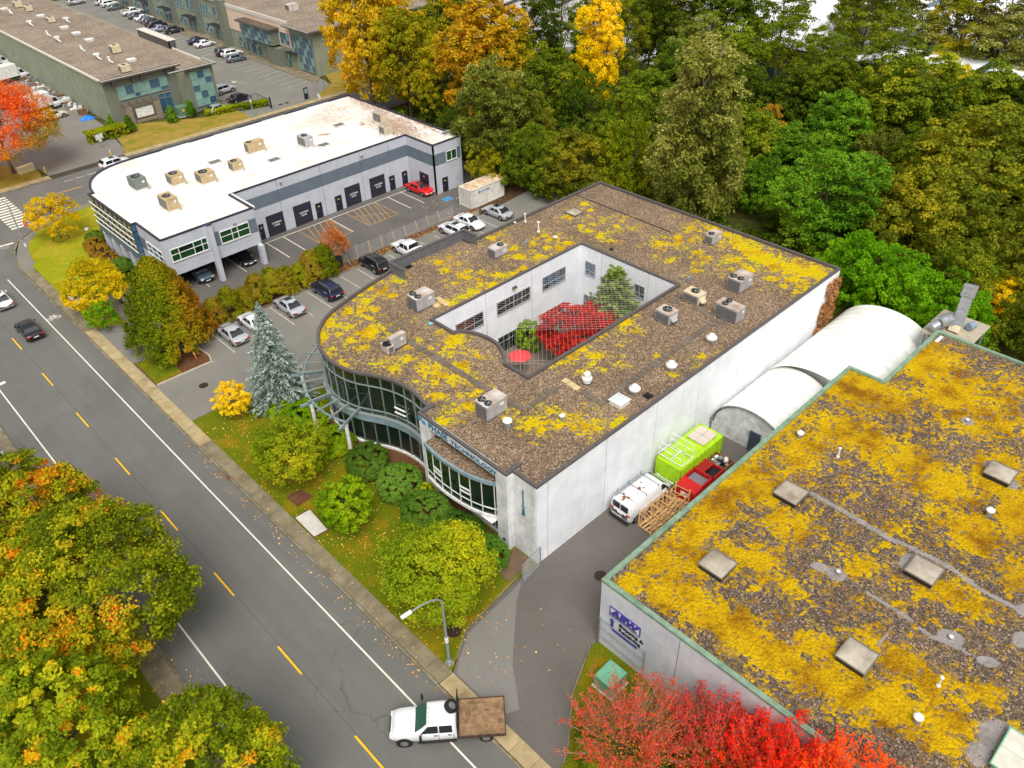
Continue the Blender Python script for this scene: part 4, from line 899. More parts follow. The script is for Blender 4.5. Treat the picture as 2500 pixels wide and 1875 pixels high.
# glazed west front: bands of panes with white rails
for i in range(9):
    y0 = 91.1+i*1.36
    for j, (z0, z1) in enumerate(((3.6, 4.4), (4.4, 5.3), (5.3, 6.2), (6.2, 7.05))):
        b = MB(); b.box(26.36, 26.4, y0+.02, y0+1.34, z0, z1); b.build('pane', emit_free_glass('olive glass', S(96, 92, 40)) if (i, j) == (0, 0) else bpy.data.materials['olive glass'], LB)
    b = MB(); b.box(26.28, 26.35, y0-.03, y0+.03, 3.55, 7.1); b.build('mullion', DFRAME, LB)
for z in (3.62, 4.42, 5.32, 6.2): b = MB(); b.box(26.16, 26.26, 91.0, 103.5, z-.05, z+.05); b.build('rail', WFRAME, LB)
for z0, z1 in ((3.65, 4.4), (4.45, 5.28), (5.35, 6.15), (6.25, 7.0)): b = MB(); b.box(26.32, 26.9, 90.96, 90.99, z0, z1); b.build('pane', GLASS2, LB)
b = MB(); b.box(26.3, 26.9, 91.0, 103.4, 2.4, 3.55); b.build('spandrel', BANDW, LB)
for y in (91.8, 94.4, 97.0, 99.6, 102.2): b = MB(); b.box(26.25, 26.75, y-.35, y+.35, 0, 2.45); b.build('pier', GREYW, LB)
b = MB(); b.box(27.6, 27.7, 91, 103.4, 0, 2.45); b.build('ground_floor_glazing', GLASS, LB)
# doors
DOORB = mat('black door panel', S(34, 34, 48), .5, 0, .15, 4); DOORL = mat('door slat', S(46, 46, 60), .5, 0, .1, 4); WLET = mat('white lettering', S(226, 224, 220), .6)
def dock_door(x0, x1, h, y=90.1):
    d = MB(); d.box(x0, x1, y-.03, y+.0, 0, h); D = d.build('loading_door', DOORB, LB)
    n = 7
    for i in range(n):
        z0 = .06+i*(h-.08)/n; s = MB(); s.box(x0+.06, x1-.06, y-.075, y-.032, z0+.02, z0+(h-.08)/n-.03); s.build('door_slat', DOORL, D)
    for t_, z in (('LOADING', h*.56), ('ZONE', h*.43)):
        place_text(t_, .3, ((x0+x1)/2-(.56 if len(t_) > 4 else .34), y-.085, z), (1, 0, 0), (0, 0, 1), WLET, D, 'lettering', .006)
for x0, x1 in ((42.1, 44.6), (46.1, 48.75), (54.1, 56.6), (58.25, 60.8)): dock_door(x0, x1, 2.85)
def man_door(x0, x1, h, axis='Y', val=90.1):
    d = MB()
    if axis == 'Y': d.box(x0, x1, val-.05, val, .05, h)
    else: d.box(val-.05, val, x0, x1, .05, h)
    D = d.build('door', DOORB, LB); s = MB()
    if axis == 'Y': s.box((x0+x1)/2-.14, (x0+x1)/2+.14, val-.07, val-.052, h-.55, h-.4)
    else: s.box(val-.07, val-.052, (x0+x1)/2-.14, (x0+x1)/2+.14, h-.55, h-.4)
    s.build('door_plate', mat('brass plate', S(196, 170, 90), .5), D)
    s = MB(); s.box(x0+.1, x0+.22, val-.1, val-.052, 1.0, 1.1) if axis == 'Y' else s.box(val-.1, val-.052, x0+.1, x0+.22, 1.0, 1.1); s.build('handle', GALV, D)
for x0, x1 in ((40.9, 41.6), (49.35, 50.35), (52.45, 53.5), (61.55, 62.5), (63.8, 64.75)): man_door(x0, x1, 2.15)
man_door(66.3, 67.3, 2.15, 'Y', 84.15); man_door(85.6, 87.6, 2.6, 'X', 65.1)
def flood(px, py, axis, val):
    p = GV(px, py, axis, val); b = MB(); b.box(p.x-.16, p.x+.16, p.y-.22, p.y-.02, p.z-.12, p.z+.12); b.build('flood_lamp', GALV, LB, bevel=.03)
flood(*lz(1070, 545), 'Y', 90.1); flood(*lz(1508, 400), 'Y', 90.1); flood(*lz(822, 765), 'Y', 84.65)
place_text('THE UPHOLSTERY CO', .42, (51.0, 90.06, 4.85), (1, 0, 0), (0, 0, 1), mat('faded lettering', S(126, 138, 150), .6), LB, 'ghost_lettering', .005, 1.2) if False else None
b = MB(); b.box(38.36, 38.6, 84.7, 90.0, 7.0, 7.24); b.build('parapet', WHITEM, LB)

# ------------------------------------------------------------------ arched fabric shelter between the buildings
def fabric():
    m, t, b, o = newmat('white tent fabric'); v = coords(t, 'W')
    c = ramp(t, noise(t, v, .4, 5, .6), [(.3, S(226, 226, 221)), (.7, S(242, 242, 238))])
    mp = nd(t, 'Mapping'); mp.inputs['Scale'].default_value = (2.4, .35, .35); t.links.new(v, mp.inputs[0])
    s = noise(t, mp.outputs[0], 1.3, 7, .65)
    c = mix(t, ramp(t, s, [(.48, G3(0)), (.74, G3(.5))]), c, S(176, 176, 160))
    t.links.new(c, b.inputs['Base Color']); b.inputs['Roughness'].default_value = .55
    mp2 = nd(t, 'Mapping'); mp2.inputs['Scale'].default_value = (5, .5, .5); t.links.new(v, mp2.inputs[0])
    bump(t, b, noise(t, mp2.outputs[0], 1.2, 4), .35, .08); return m
FAB = fabric(); TARP = mat('grey white tarpaulin', S(226, 227, 226), .6, 0, .08, 1.5, S(176, 178, 178), .3, 6, 'W')
TENT = empty('fabric_shelter', (0, 0, 0), 0, 'white arched fabric shelter between the two buildings', 'shelter')
def arch(x0, x1, ya, yb, base, rise, name, m, nx=14, n=22, sag=.05, ribs=4):
    b = MB(); vs = []
    for i in range(nx+1):
        x = x0+(x1-x0)*i/nx; dip = sag*abs(math.sin(math.pi*i/nx*ribs))**1.5
        for j in range(n+1):
            a = math.pi*j/n; y = (ya+yb)/2-math.cos(a)*(yb-ya)/2; z = base+(rise-dip)*math.sin(a)**.85
            vs.append((x, y, z))
    fs = [(i*(n+1)+j, i*(n+1)+j+1, (i+1)*(n+1)+j+1, (i+1)*(n+1)+j) for i in range(nx) for j in range(n)]
    b.add(vs, fs); return b.build(name, m, TENT, smooth=True)
arch(49.6, 57.6, 20.6, 27.75, .8, 3.2, 'fabric_cover', FAB, 56, 24, .09, 7); arch(57.2, 71.4, 17.7, 27.6, .8, 4.0, 'fabric_cover', FAB, 96, 24, .09, 12)
b = MB(); n = 20; b.add([(58.25, (17.8+27.7)/2+math.cos(math.pi*j/n)*4.93, 0.8+3.95*math.sin(math.pi*j/n)**.85) for j in range(n+1)]+[(58.25, 17.85, .05), (58.25, 27.65, .05)], [tuple(range(n+2))+(n+2,)]); b.build('gable_wall', FAB, TENT)
b = MB(); b.box(49.7, 71.3, 27.62, 27.74, 0, .9); b.build('side_wall', TARP, TENT)
# end wall with door
b = MB(); n = 20; pr = [(27.6, .05)]+[((20.7+27.6)/2+math.cos(math.pi*j/n)*3.45, 0.8+3.05*math.sin(math.pi*j/n)**.85) for j in range(n+1)]+[(20.7, .05)]
b.add([(49.75, p[0], p[1]) for p in pr], [tuple(range(len(pr)))]); b.build('end_wall', TARP, TENT)
b = MB(); 
for j in range(n): 
    a0, a1 = math.pi*j/n, math.pi*(j+1)/n
    q = [((20.6+27.7)/2+math.cos(a)*3.6, 0.8+3.25*math.sin(a)**.85) for a in (a0, a1)]
    b.bar((49.6, q[0][0], q[0][1]), (49.6, q[1][0], q[1][1]), .14, .1)
b.build('end_hoop', mat('laced hem', S(120, 122, 118), .7, 0, .4, 9), TENT)
for y in (22.5, 23.6, 24.7, 25.8, 26.9): b = MB(); b.box(49.68, 49.72, y-.02, y+.02, .1, 2.9); b.build('wall_batten', WHITEM, TENT)
b = MB(); b.box(49.6, 49.73, 23.0, 24.0, .05, 2.15); b.build('door', mat('dark blue grey door', S(62, 74, 84), .5), TENT)
b = MB(); b.box(49.62, 49.73, 20.8, 22.3, .05, 2.5); b.build('dark_opening', mat('dark plastic sheet', S(52, 40, 34), .3), TENT); b = MB(); b.box(49.58, 49.74, 22.3, 22.42, .05, 2.6); b.build('timber_post', mat('timber jamb', S(150, 112, 66), .8), TENT)
b = MB(); b.bar((50.0, 20.45, 6.6), (57.5, 20.45, 6.6), .05, .05); 
# ------------------------------------------------------------------ green office building across the side street
GREENW = mat('sage green stucco', S(146, 152, 132), .8, 0, .06, .5, S(130, 136, 118), .1, 30, 'W', .2, streak=.12); GREEND = mat('dark sage stucco', S(112, 116, 104), .8, 0, .06, .5, None, .1, 30, 'W')
PINKW = mat('beige pink stucco', S(214, 190, 170), .8, 0, .05, .5, None, .1, 30, 'W'); ROOFB = roofmat('brown gravel roof', S(138, 124, 110), MOSSC, .9, 0, .0)
EDGE = mat('pale metal edge', S(206, 200, 190), .5); DEDGE = mat('dark fascia', S(86, 82, 82), .5)
STONE = mat('ledge stone', S(140, 128, 112), .9, 0, .35, 5, S(90, 80, 70), .8, 9, 'W')
GB = empty('sage_office_building', (0, 0, 0), 0, 'long sage green building with gravel roof, corner windows and parapet vents', 'building')
GOUT = [(45.6, 147.3), (58.3, 147.3), (58.3, 143.0), (63.4, 143.0), (63.4, 250), (45.6, 250)]
b = MB(); b.prism(GOUT, 0, 7.4); b.build('wall', GREENW, GB)
b = MB(); b.box(45.62, 58.28, 147.22, 147.29, .1, 7.35); b.build('wall_panel', GREEND, GB); b = MB(); b.box(58.32, 63.36, 142.92, 142.99, .1, 7.35); b.build('wall_panel', GREEND, GB)
sheet('roof', [(45.9, 147.6), (58.6, 147.6), (58.6, 143.3), (63.1, 143.3), (63.1, 249), (45.9, 249)], 7.42, ROOFB, GB)
b = MB(); b.box(45.4, 45.75, 146.4, 250, 7.3, 7.62); b.build('roof_edge', EDGE, GB); b = MB(); b.box(63.2, 63.5, 147, 171.5, 7.4, 7.6); b.build('roof_edge', EDGE, GB)
b = MB(); b.box(45.2, 59.2, 146.2, 147.2, 7.45, 7.72); b.build('roof_fascia', DEDGE, GB); b = MB(); b.box(55.2, 63.9, 142.2, 142.9, 7.45, 7.68); b.build('roof_fascia', DEDGE, GB)
b = MB(); b.box(45.2, 59.2, 146.16, 146.3, 7.72, 7.8); b.box(55.2, 63.9, 142.16, 142.3, 7.68, 7.76); b.box(63.8, 63.9, 142.3, 147.3, 7.6, 7.7); b.build('roof_trim', EDGE, GB)
b = MB(); b.box(62.9, 64.3, 158.0, 171.6, 8.6, 8.8); b.box(62.9, 63.1, 158, 171.6, 7.4, 8.6); b.box(62.9, 64.2, 158, 158.3, 7.4, 8.6); b.box(62.9, 64.2, 171.3, 171.6, 7.4, 8.6); b.build('roof_parapet', DEDGE, GB); b = MB(); b.box(62.8, 64.4, 157.9, 171.7, 8.8, 8.88); b.build('roof_trim', EDGE, GB)
window(GB, 'Y', 147.2, -1, 47.6, 56.6, 3.9, 6.1, cols=[0, .16, .32, .42, .54, .64, .84, 1], rowz=(.3,), gm=[GLASSP, GLASSP, GLASS2, GLASSP], fw=.06, fm=ALU)
window(GB, 'Y', 142.9, -1, 59.0, 62.8, 1.0, 6.9, cols=3, rowz=(.2, .42, .6, .78), gm=[GLASSP, GLASSP, GLASS2], fw=.06, fm=ALU)
window(GB, 'Y', 147.2, -1, 54.2, 56.6, .3, 3.4, cols=2, rowz=(.75,), gm=[GLASS2], fw=.06, fm=ALU, name='entrance_door')
b = MB()
for i in range(5): b.bar((47.6+i*1.3, 147.1, 3.35), (47.6+i*1.3, 145.2, 3.2), .12, .18)
for y in (145.3, 146.2): b.bar((47.2, y, 3.1), (53.4, y, 3.1), .12, .16)
b.build('pergola', mat('weathered timber', S(104, 92, 82), .85), GB)
for x in (48.0, 53.0): b = MB(); b.box(x-.5, x+.5, 145.0, 147.1, 0, 3.0); b.build('stone_pier', STONE, GB)
b = MB(); b.box(49.2, 52.2, 145.6, 145.75, .9, 2.4); b.build('notice_board', WHITEM, GB)
b = MB(); b.box(46.2, 54, 145.4, 147.1, .05, .5); b.build('stone_planter', STONE, GB)
for x in (47.2, 50.6, 52.1, 56.6): b = MB(); b.box(x-.08, x+.08, 146.4, 147.2, 6.3, 7.4); b.build('bracket', DEDGE, GB)
p = G(130*1.0, 170, 0)
for (x0, x1, y) in ((46.5, 46.56, 160), (46.5, 46.56, 175)): pass
# ------------------------------------------------------------------ long office terrace with the beige bay
PB = empty('sage_office_terrace', (0, 0, 0), 0, 'long sage green office terrace with beige bay and tall shop windows', 'building')
b = MB(); b.prism([(85.2, 144.3), (85.2, 178), (86.0, 178.01), (86.0, 260), (125, 260), (125, 144.3)], 0, 8.3); b.build('wall', GREENW, PB)
sheet('roof', [(85.6, 144.7), (85.6, 259), (124, 259), (124, 144.7)], 8.33, ROOFB, PB)
b = MB(); b.box(83.6, 125, 143.2, 153.2, 8.35, 8.6); b.build('roof_fascia', DEDGE, PB); b = MB(); b.box(85.0, 85.35, 153.3, 178.5, 8.2, 8.9); b.build('roof_edge', EDGE, PB); b = MB(); b.box(83.55, 83.65, 143.2, 153.2, 8.6, 8.68); b.build('roof_trim', EDGE, PB)
sheet('roof', [(84, 143.6), (84, 153), (124, 153), (124, 143.6)], 8.62, ROOFB, PB)
b = MB(); b.box(85.1, 85.2, 152.8, 178, 3.9, 8.2); b.build('beige_wall', PINKW, PB)
b = MB(); b.box(83.6, 85.1, 155.6, 160.2, 0, 3.6); b.build('bay_base', GREEND, PB); b = MB(); b.box(84.0, 85.2, 178, 180.5, 0, 9.6); b.build('pier', GREEND, PB)
for (y0, y1, z0, z1, c, rz) in ((145.0, 150.4, .5, 6.9, 5, (.2, .42, .64, .84)), (151, 152.6, 3.0, 6.8, 2, (.33, .66)), (154.0, 158.6, .4, 3.0, 5, (.4,)), (153.3, 156.6, 4.4, 6.6, 3, (.4,)), (166.0, 171.5, .2, 3.1, 6, (.7,)), (172.5, 175.0, .8, 3.0, 3, (.5,))):
    window(PB, 'X', 85.1 if z0 < 3.5 or y0 > 153 else 85.2, -1, y0, y1, z0, z1, cols=c, rowz=rz, gm=[GLASS2, GLASSP, GLASS2], fw=.06, fm=ALU)
b = MB(); b.box(83.4, 85.1, 157.2, 169.6, 4.0, 6.9); BB = b.build('bay', GREEND, PB); b = MB(); b.box(82.6, 85.1, 156.6, 170.2, 7.0, 7.3); b.build('bay_roof', DEDGE, PB); sheet('bay_roof_gravel', [(82.7, 156.7), (85, 156.7), (85, 170.1), (82.7, 170.1)], 7.32, ROOFP, PB)
window(PB, 'X', 83.4, -1, 157.5, 169.3, 4.1, 6.8, cols=9, rowz=(.3, .7), gm=[GLASS2, GLASSP, GLASS2], fw=.06, fm=ALU)
window(PB, 'X', 85.1, -1, 170.4, 173.2, 4.6, 6.8, cols=2, rowz=(.3,), gm=[GLASSP, GLASS2], fw=.06, fm=ALU)
for i in range(6):
    y0 = 182+i*13
    window(PB, 'X', 86.0, -1, y0, y0+4.6, 4.6, 7.0, cols=6, rowz=(.3,), gm=[GLASS2, GLASSP, GLASS2], fw=.06, fm=ALU); window(PB, 'X', 86.0, -1, y0+6.2, y0+10.4, 4.6, 7.0, cols=6, rowz=(.3,), gm=[GLASS2, GLASSP], fw=.06, fm=ALU)
    window(PB, 'X', 86.0, -1, y0, y0+5, .3, 3.1, cols=5, rowz=(.7,), gm=[GLASS2, GLASSP], fw=.06, fm=ALU); window(PB, 'X', 86.0, -1, y0+7, y0+10, .9, 3.0, cols=3, rowz=(.5,), gm=[GLASS2, GLASSP], fw=.06, fm=ALU)
    b = MB(); b.box(84.4, 86, y0-.5, y0+5.4, 3.4, 3.52); b.build('awning', DARKM, PB); b = MB(); b.box(85.2, 86, y0+11, y0+12.4, 0, 9.0); b.build('pier', GREEND, PB)
b = MB(); b.box(84.0, 85.2, 150.9, 154.2, 3.2, 3.32); b.build('awning', DARKM, PB)
slab('shop_pavement', [(82.4, 141), (85.2, 144), (86, 178), (86, 260), (82.6, 260)], 0, .14, WALK)
# ------------------------------------------------------------------ pale warehouse beyond the wood
WB = empty('white_warehouse', (0, 0, 0), 0, 'large white roofed warehouse glimpsed through the trees beyond the wood', 'building')
FARR = mat('far white roof', S(226, 228, 232), .7, 0, .05, .2, None, 0, 40, 'W'); FARD = mat('shadow darkened green wall', S(40, 62, 58), .7, 0, .1, .3, None, 0, 40, 'W')  # shadow below the white roof is put into this dark green
b = MB(); b.box(136, 205, -60, 96, 0, 7.6); b.build('wall', FARD, WB); b = MB(); b.box(135.5, 206, -60.5, 96.5, 7.6, 8.0); b.build('roof', FARR, WB)
for i in range(10): b = MB(); b.box(140+(i % 3)*18, 148+(i % 3)*18, -30+i*12, -28.6+i*12, 8.0, 8.15); b.build('roof_light', GLASS2, WB)
BLUE = mat('blue cladding', S(30, 92, 180), .5)
b = MB(); b.box(168, 205, 28, 44, 8.0, 12.5); b.build('blue_tower', BLUE, WB)
YARD = sheet('far_yard', [(134, 98), (230, 98), (230, 260), (126, 260), (126, 130), (134, 120)], .0, mat('pale concrete yard', S(170, 166, 166), .9, 0, .1, .1, None, 0, 40, 'W'))
TRL = []
for i, (x, y) in enumerate(((146, 112), (150, 124), (156, 136), (162, 150), (168, 118), (174, 132), (152, 160), (180, 146))):
    t_ = empty('box_trailer', (x, y, 0), .3, 'white box trailer parked in the pale yard beyond the wood', 'trailer', 'trailers beyond the wood')
    b = MB(); b.box(-6.5, 6.5, -1.25, 1.25, 1.1, 4.0); b.build('cargo_box', WHITEM, t_); b = MB()
    for xx in (-4.6, -3.4): 
        for yy in (-1.0, 1.0): b.tube((xx, yy-.15, .5), (xx, yy+.15, .5), .5, None, 12)
    b.bar((-6, 0, .95), (6, 0, .95), 1.0, .25); b.build('chassis', DARKM, t_)
# ------------------------------------------------------------------ rooftop machines
HVG = mat('grey painted sheet metal', S(178, 176, 180), .5, .1, .06, 1.2, S(158, 156, 160)); HVT = mat('tan painted sheet metal', S(190, 168, 132), .55, .1, .08, 1.5, S(166, 144, 110)); HVC = mat('cream painted sheet metal', S(214, 202, 172), .55, .1, .07, 1.5, S(188, 176, 148)); HVD = mat('dark green grey sheet metal', S(116, 124, 118), .55, .1, .1, 1.5)
HVR = mat('pale metal lid', S(206, 202, 200), .5, .1, .12, .9, S(170, 150, 138)); COIL = mat('condenser coil', S(120, 120, 120), .6, .3, .3, 22, S(74, 76, 80))
LID = mat('rain stained metal lid', S(196, 186, 178), .55, .1, .25, .9, S(150, 126, 110))
def hvac(pl, pr, h, zb, label, m=HVG, fans=2, lid=None, curb=.0, hood=False, grp='rooftop air handlers', fanside=0):
    a = G(*pl, zb+h+curb); c = G(*pr, zb+h+curb)
    sx = abs(c.x-a.x); sy = abs(a.y-c.y); cx, cy = (a.x+c.x)/2, (a.y+c.y)/2
    t = empty('rooftop_unit', (cx, cy, zb), 0, label, 'air conditioner', grp)
    if curb:
        b = MB(); b.box(-sx/2+.1, sx/2-.1, -sy/2+.1, sy/2-.1, 0, curb); b.build('curb', WHITEM, t)
    else:
        b = MB()
        for y in (-sy*.35, sy*.35): b.box(-sx/2, sx/2, y-.08, y+.08, 0, .1)
        b.build('skid', DARKM, t); curb = .1
    z0, z1 = curb, curb+h-(.1 if curb == .1 else 0)
    b = MB(); b.box(-sx/2, sx/2, -sy/2, sy/2, z0, z1); b.build('cabinet', m, t, bevel=.025)
    b = MB(); b.box(-sx/2-.02, sx/2+.02, -sy/2-.02, sy/2+.02, z1+.003, z1+.05); b.build('lid', lid or HVR, t, bevel=.015)
    # coil end faces the street side, access panels on the near side
    b = MB(); b.box(-sx/2-.03, -sx/2-.004, -sy/2+.08, sy/2-.08, z0+.12, z1-.12); b.build('coil', COIL, t)
    n = 3
    for i in range(n):
        x0 = -sx/2+sx*i/n+.05; b = MB(); b.box(x0, x0+sx/n-.1, -sy/2-.025, -sy/2-.004, z0+.1, z1-.1); b.build('access_panel', m, t)
    b = MB(); b.box(sx*.12, sx*.3, -sy/2-.06, -sy/2-.026, z1-.5, z1-.25); b.build('label_plate', WHITEM, t)
    r = min(sx, sy)*(.21 if fans == 2 else .3)
    for i in range(fans):
        fx = -sx/2+r*1.5 if fanside == 0 else sx/2-r*1.5; fy = (i-.5)*r*2.5 if fans == 2 else 0
        if fans == 2 and fanside == 2: fx = -sx/2+r*1.4+i*r*2.4; fy = sy*.18
        b = MB(); b.lathe([(r, .0), (r*1.08, .0), (r*1.08, .09), (r*.96, .09), (r*.94, .02)], 20, (fx, fy, z1+.05)); f = b.build('fan_ring', DARKM, t)
        b = MB(); b.lathe([(r*.93, .012), (.01, .012)], 20, (fx, fy, z1+.05)); b.build('fan_well', BLACKP, f)
        b = MB(); b.lathe([(r*.2, .02), (r*.2, .08), (.01, .085)], 10, (fx, fy, z1+.05))
        for q in range(4):
            an = q*math.pi/2+.5; b.add([(fx+r*.15*math.cos(an), fy+r*.15*math.sin(an), z1+.075), (fx+r*.9*math.cos(an-.3), fy+r*.9*math.sin(an-.3), z1+.07), (fx+r*.9*math.cos(an+.3), fy+r*.9*math.sin(an+.3), z1+.11)], [(0, 1, 2)])
        b.build('fan_blades', GALV, f)
    if hood:
        b = MB(); b.add([(-sx/2+.05, -sy/2-.03, z1-.15), (-sx/2+.7, -sy/2-.03, z1-.15), (-sx/2+.7, -sy/2-.45, z1-.5), (-sx/2+.05, -sy/2-.45, z1-.5), (-sx/2+.7, -sy/2-.03, z1-.5), (-sx/2+.05, -sy/2-.03, z1-.5)], [(0, 3, 2, 1), (1, 2, 4), (0, 5, 3)]); b.build('air_hood', m, t)
    b = MB(); b.path([(sx/2+.08, -sy/2+.2, .05), (sx/2+.08, -sy/2+.2, z0+.45), (sx/2, -sy/2+.2, z0+.45)], .03); b.build('gas_pipe', YPIPE, t)
    return t
YPIPE = mat('yellow gas pipe', S(214, 178, 60), .5)
hvac((992.5, 720), (1060.9, 712.4), 1.35, ZR, 'grey two fan air handler with pale paving stones at its side', fans=2)
hvac((1190.7, 604.2), (1239.3, 598.5), .95, ZR, 'small grey one fan air handler beside a white elbow vent', fans=1, fanside=1)
hvac((945, 825), (990, 812), 1.25, ZR, 'worn grey air handler with rusty lid near the curved roof end', lid=LID, fans=0)
t = empty('rooftop_unit', (0, 0, ZR), 0, 'low fan section butted against the worn grey air handler', 'air conditioner', 'rooftop air handlers')
a = G(928, 838, ZR+.8); c = G(962, 842, ZR+.8); t.location = ((a.x+c.x)/2, (a.y+c.y)/2, ZR); sx, sy = abs(c.x-a.x), abs(a.y-c.y)
b = MB(); b.box(-sx/2, sx/2, -sy/2, sy/2, .1, .8); b.build('cabinet', HVR, t, bevel=.02); b = MB(); b.lathe([(.42, .8), (.42, .86), (.36, .86), (.35, .81), (.01, .81)], 18); b.build('fan_ring', BLACKP, t); b = MB(); b.box(-sx/2+.1, sx/2-.1, -sy/2-.02, -sy/2-.002, .2, .7); b.build('coil', COIL, t)
hvac((1158.8, 978.2), (1238.2, 966.8), 1.4, ZR, 'large grey two fan air handler with yellow gas valve behind the sign wall', fans=2)
hvac((1720.4, 571.9), (1764, 566.2), 1.0, ZR, 'grey one fan air handler standing in the moss near the wood edge', fans=1, lid=LID)
hvac((1776.6, 676.3), (1841.1, 668.7), 1.3, ZR, 'grey two fan air handler with stained lid beyond the cream unit', fans=2, lid=LID)
hvac((1668.4, 710.5), (1725.3, 714.3), 1.0, ZR, 'cream one fan air handler with side hood by the courtyard corner', HVC, 1, HVC, hood=True, fanside=1)
hvac((1747.4, 739), (1821, 748.5), 1.35, ZR, 'lilac grey two fan air handler with rust streaks by the south roof edge', fans=2, lid=LID, fanside=2)
hvac((1600, 756.1), (1657, 758), 1.05, ZR, 'grey one fan air handler with tin hood along the courtyard edge', fans=1, lid=LID, hood=True, fanside=1)
LG = 'rooftop units on the white roof'
for (l, r, h, m, f, lab) in (((238, 510), (345, 515), 1.2, HVD, 1, 'dark green grey rooftop unit by the rounded end of the white roof'),
    ((445, 495), (548, 492), 1.1, HVT, 1, 'tan rooftop unit with dark coil end between two others on the white roof'), ((603, 487), (717, 482), 1.1, HVT, 1, 'tan rooftop unit with ribbed stand in the middle of the white roof'), ((403, 612), (515, 622), 1.3, HVT, 1, 'tan rooftop unit standing alone above the parking bays'),
    ((783, 428), (866, 424), 1.0, HVT, 1, 'small tan rooftop unit between two skylights'), ((870, 328), (982, 312), 1.2, HVT, 1, 'tan rooftop unit beside the raised kerb of the white roof'), ((1157, 288), (1245, 294), 1.2, HVG, 1, 'weathered grey rooftop unit beside leaf litter on the white roof'), ((1567, 160), (1645, 166), 1.3, HVC, 0, 'cream rooftop unit under the yellow trees'), ((1600, 234), (1677, 230), 1.1, HVC, 0, 'cream rooftop unit with leaf covered lid near the wall corner')):
    hvac(lz(*l), lz(*r), h, ZL, lab, m, f, m if m is not HVC else LID, .45, grp=LG)
# vents and roof lights
def vent(px, zb, kind, label, grp='roof vents', s=1.0):
    p = G(*px, zb); t = empty('roof_vent', (p.x, p.y, zb), 0, label, 'vent', grp)
    if kind == 'turret':
        b = MB(); b.box(-.32*s, .32*s, -.32*s, .32*s, 0, .3*s); b.build('curb', GALV, t, bevel=.02)
        b = MB(); b.lathe([(.3*s, .3*s), (.46*s, .32*s), (.48*s, .5*s), (.4*s, .6*s), (.26*s, .62*s), (.26*s, .76*s), (.2*s, .82*s), (.01, .84*s)], 18); b.build('hood', WHITEM, t, smooth=True)
    elif kind == 'tall':
        b = MB(); b.lathe([(.42*s, 0), (.42*s, .35*s), (.5*s, .4*s), (.5*s, .6*s), (.34*s, .66*s), (.34*s, 1.05*s), (.28*s, 1.12*s), (.01, 1.14*s)], 18); b.build('hood', WHITEM, t); b = MB(); b.lathe([(.5*s, 0), (.44*s, .1*s)], 18); b.build('flashing', DARKM, t)
    elif kind == 'pipe':
        b = MB(); b.lathe([(.14*s, 0), (.14*s, .12), (.07*s, .14), (.07*s, .9*s), (.13*s, .9*s), (.13*s, 1.0*s), (.01, 1.02*s)], 12); b.build('pipe', WHITEM, t)
    elif kind == 'cap':
        b = MB(); b.lathe([(.22*s, 0), (.2*s, .4*s), (.16*s, .42*s)], 14); b.build('base', GALV, t); b = MB(); b.lathe([(.24*s, .44*s), (.3*s, .48*s), (.3*s, .56*s), (.2*s, .64*s), (.01, .66*s)], 16); b.build('cap', WHITEM, t)
    elif kind == 'elbow':
        b = MB(); b.path([(0, 0, 0), (0, 0, .45), (.12, -.05, .6), (.3, -.1, .55)], .16, 10); b.build('elbow', GALV, t)
    return t
T1 = 'round white turret vent on a grey curb '
vent(nz(350, 1352), ZR, 'tall', 'tall white turret vent beside three pale paving stones', s=.85); vent(nz(655, 1420), ZR, 'turret', T1+'beside the white roof hatch'); vent(nz(890, 1268), ZR, 'turret', T1+'midway along the paving stone path'); vent(nz(1148, 1092), ZR, 'turret', T1+'at the far end of the paving stones')
vent(mz(1315, 1640), ZR, 'cap', 'grey pipe vent with white collar beside the large two fan unit', s=1.25); vent(nz(190, 1592), ZR, 'cap', 'short white capped vent in moss near the south edge', s=.8); vent(mz(1428, 320), ZR, 'pipe', 'white vent pipe at the roof edge above the silver car'); vent(mz(1513, 385), ZR, 'pipe', 'tall white vent pipe standing in a moss patch', s=1.2); vent(mz(1622, 440), ZR, 'cap', 'small white capped vent between moss patches', s=.8); vent(mz(1430, 480), ZR, 'elbow', 'white elbow vent by the small one fan unit'); vent(nz(1000, 710), ZR, 'elbow', 'galvanised elbow pipe at the courtyard corner'); vent(mz(1362, 338), ZR, 'cap', 'tiny white vent close to the parapet end', s=.5)
for px, kind, lab, s in (((1952, 1068), 'cap', 'white capped vent near the green edge on the moss roof', .9), ((2045, 1116), 'pipe', 'white vent pipe in thick moss on the warehouse roof', .9), ((2413, 1258), 'cap', 'white capped vent between two domes on the moss roof', .95), ((2290, 1675), 'pipe', 'white pipe vent with flared cap on the moss roof', .85), ((2237, 1762), 'cap', 'white ribbed cap vent beside the red treetops', .9), ((2045, 1400), 'cap', 'small white drain cap in a puddle of bare membrane', .45), ((2320, 1560), 'cap', 'small white drain cap on a square of bare membrane', .45), ((2360, 1030), 'cap', 'white drain cap on a bare patch near the wood edge', .45)):
    vent(px, ZP, kind, lab, 'vents on the moss roof', s)
for px in ((850, 545), (1203, 410), (1297, 380), (1500, 180), (1600, 300)): vent(lz(*px), ZL, 'pipe', 'thin grey vent pipe on the white roof', 'pipes on the white roof', .8)
DOME = mat('weathered skylight dome', S(176, 168, 154), .35, 0, .12, .8, S(132, 120, 104), 0, 40, 'W'); DOMEF = mat('dull skylight frame', S(120, 112, 104), .6, .2)
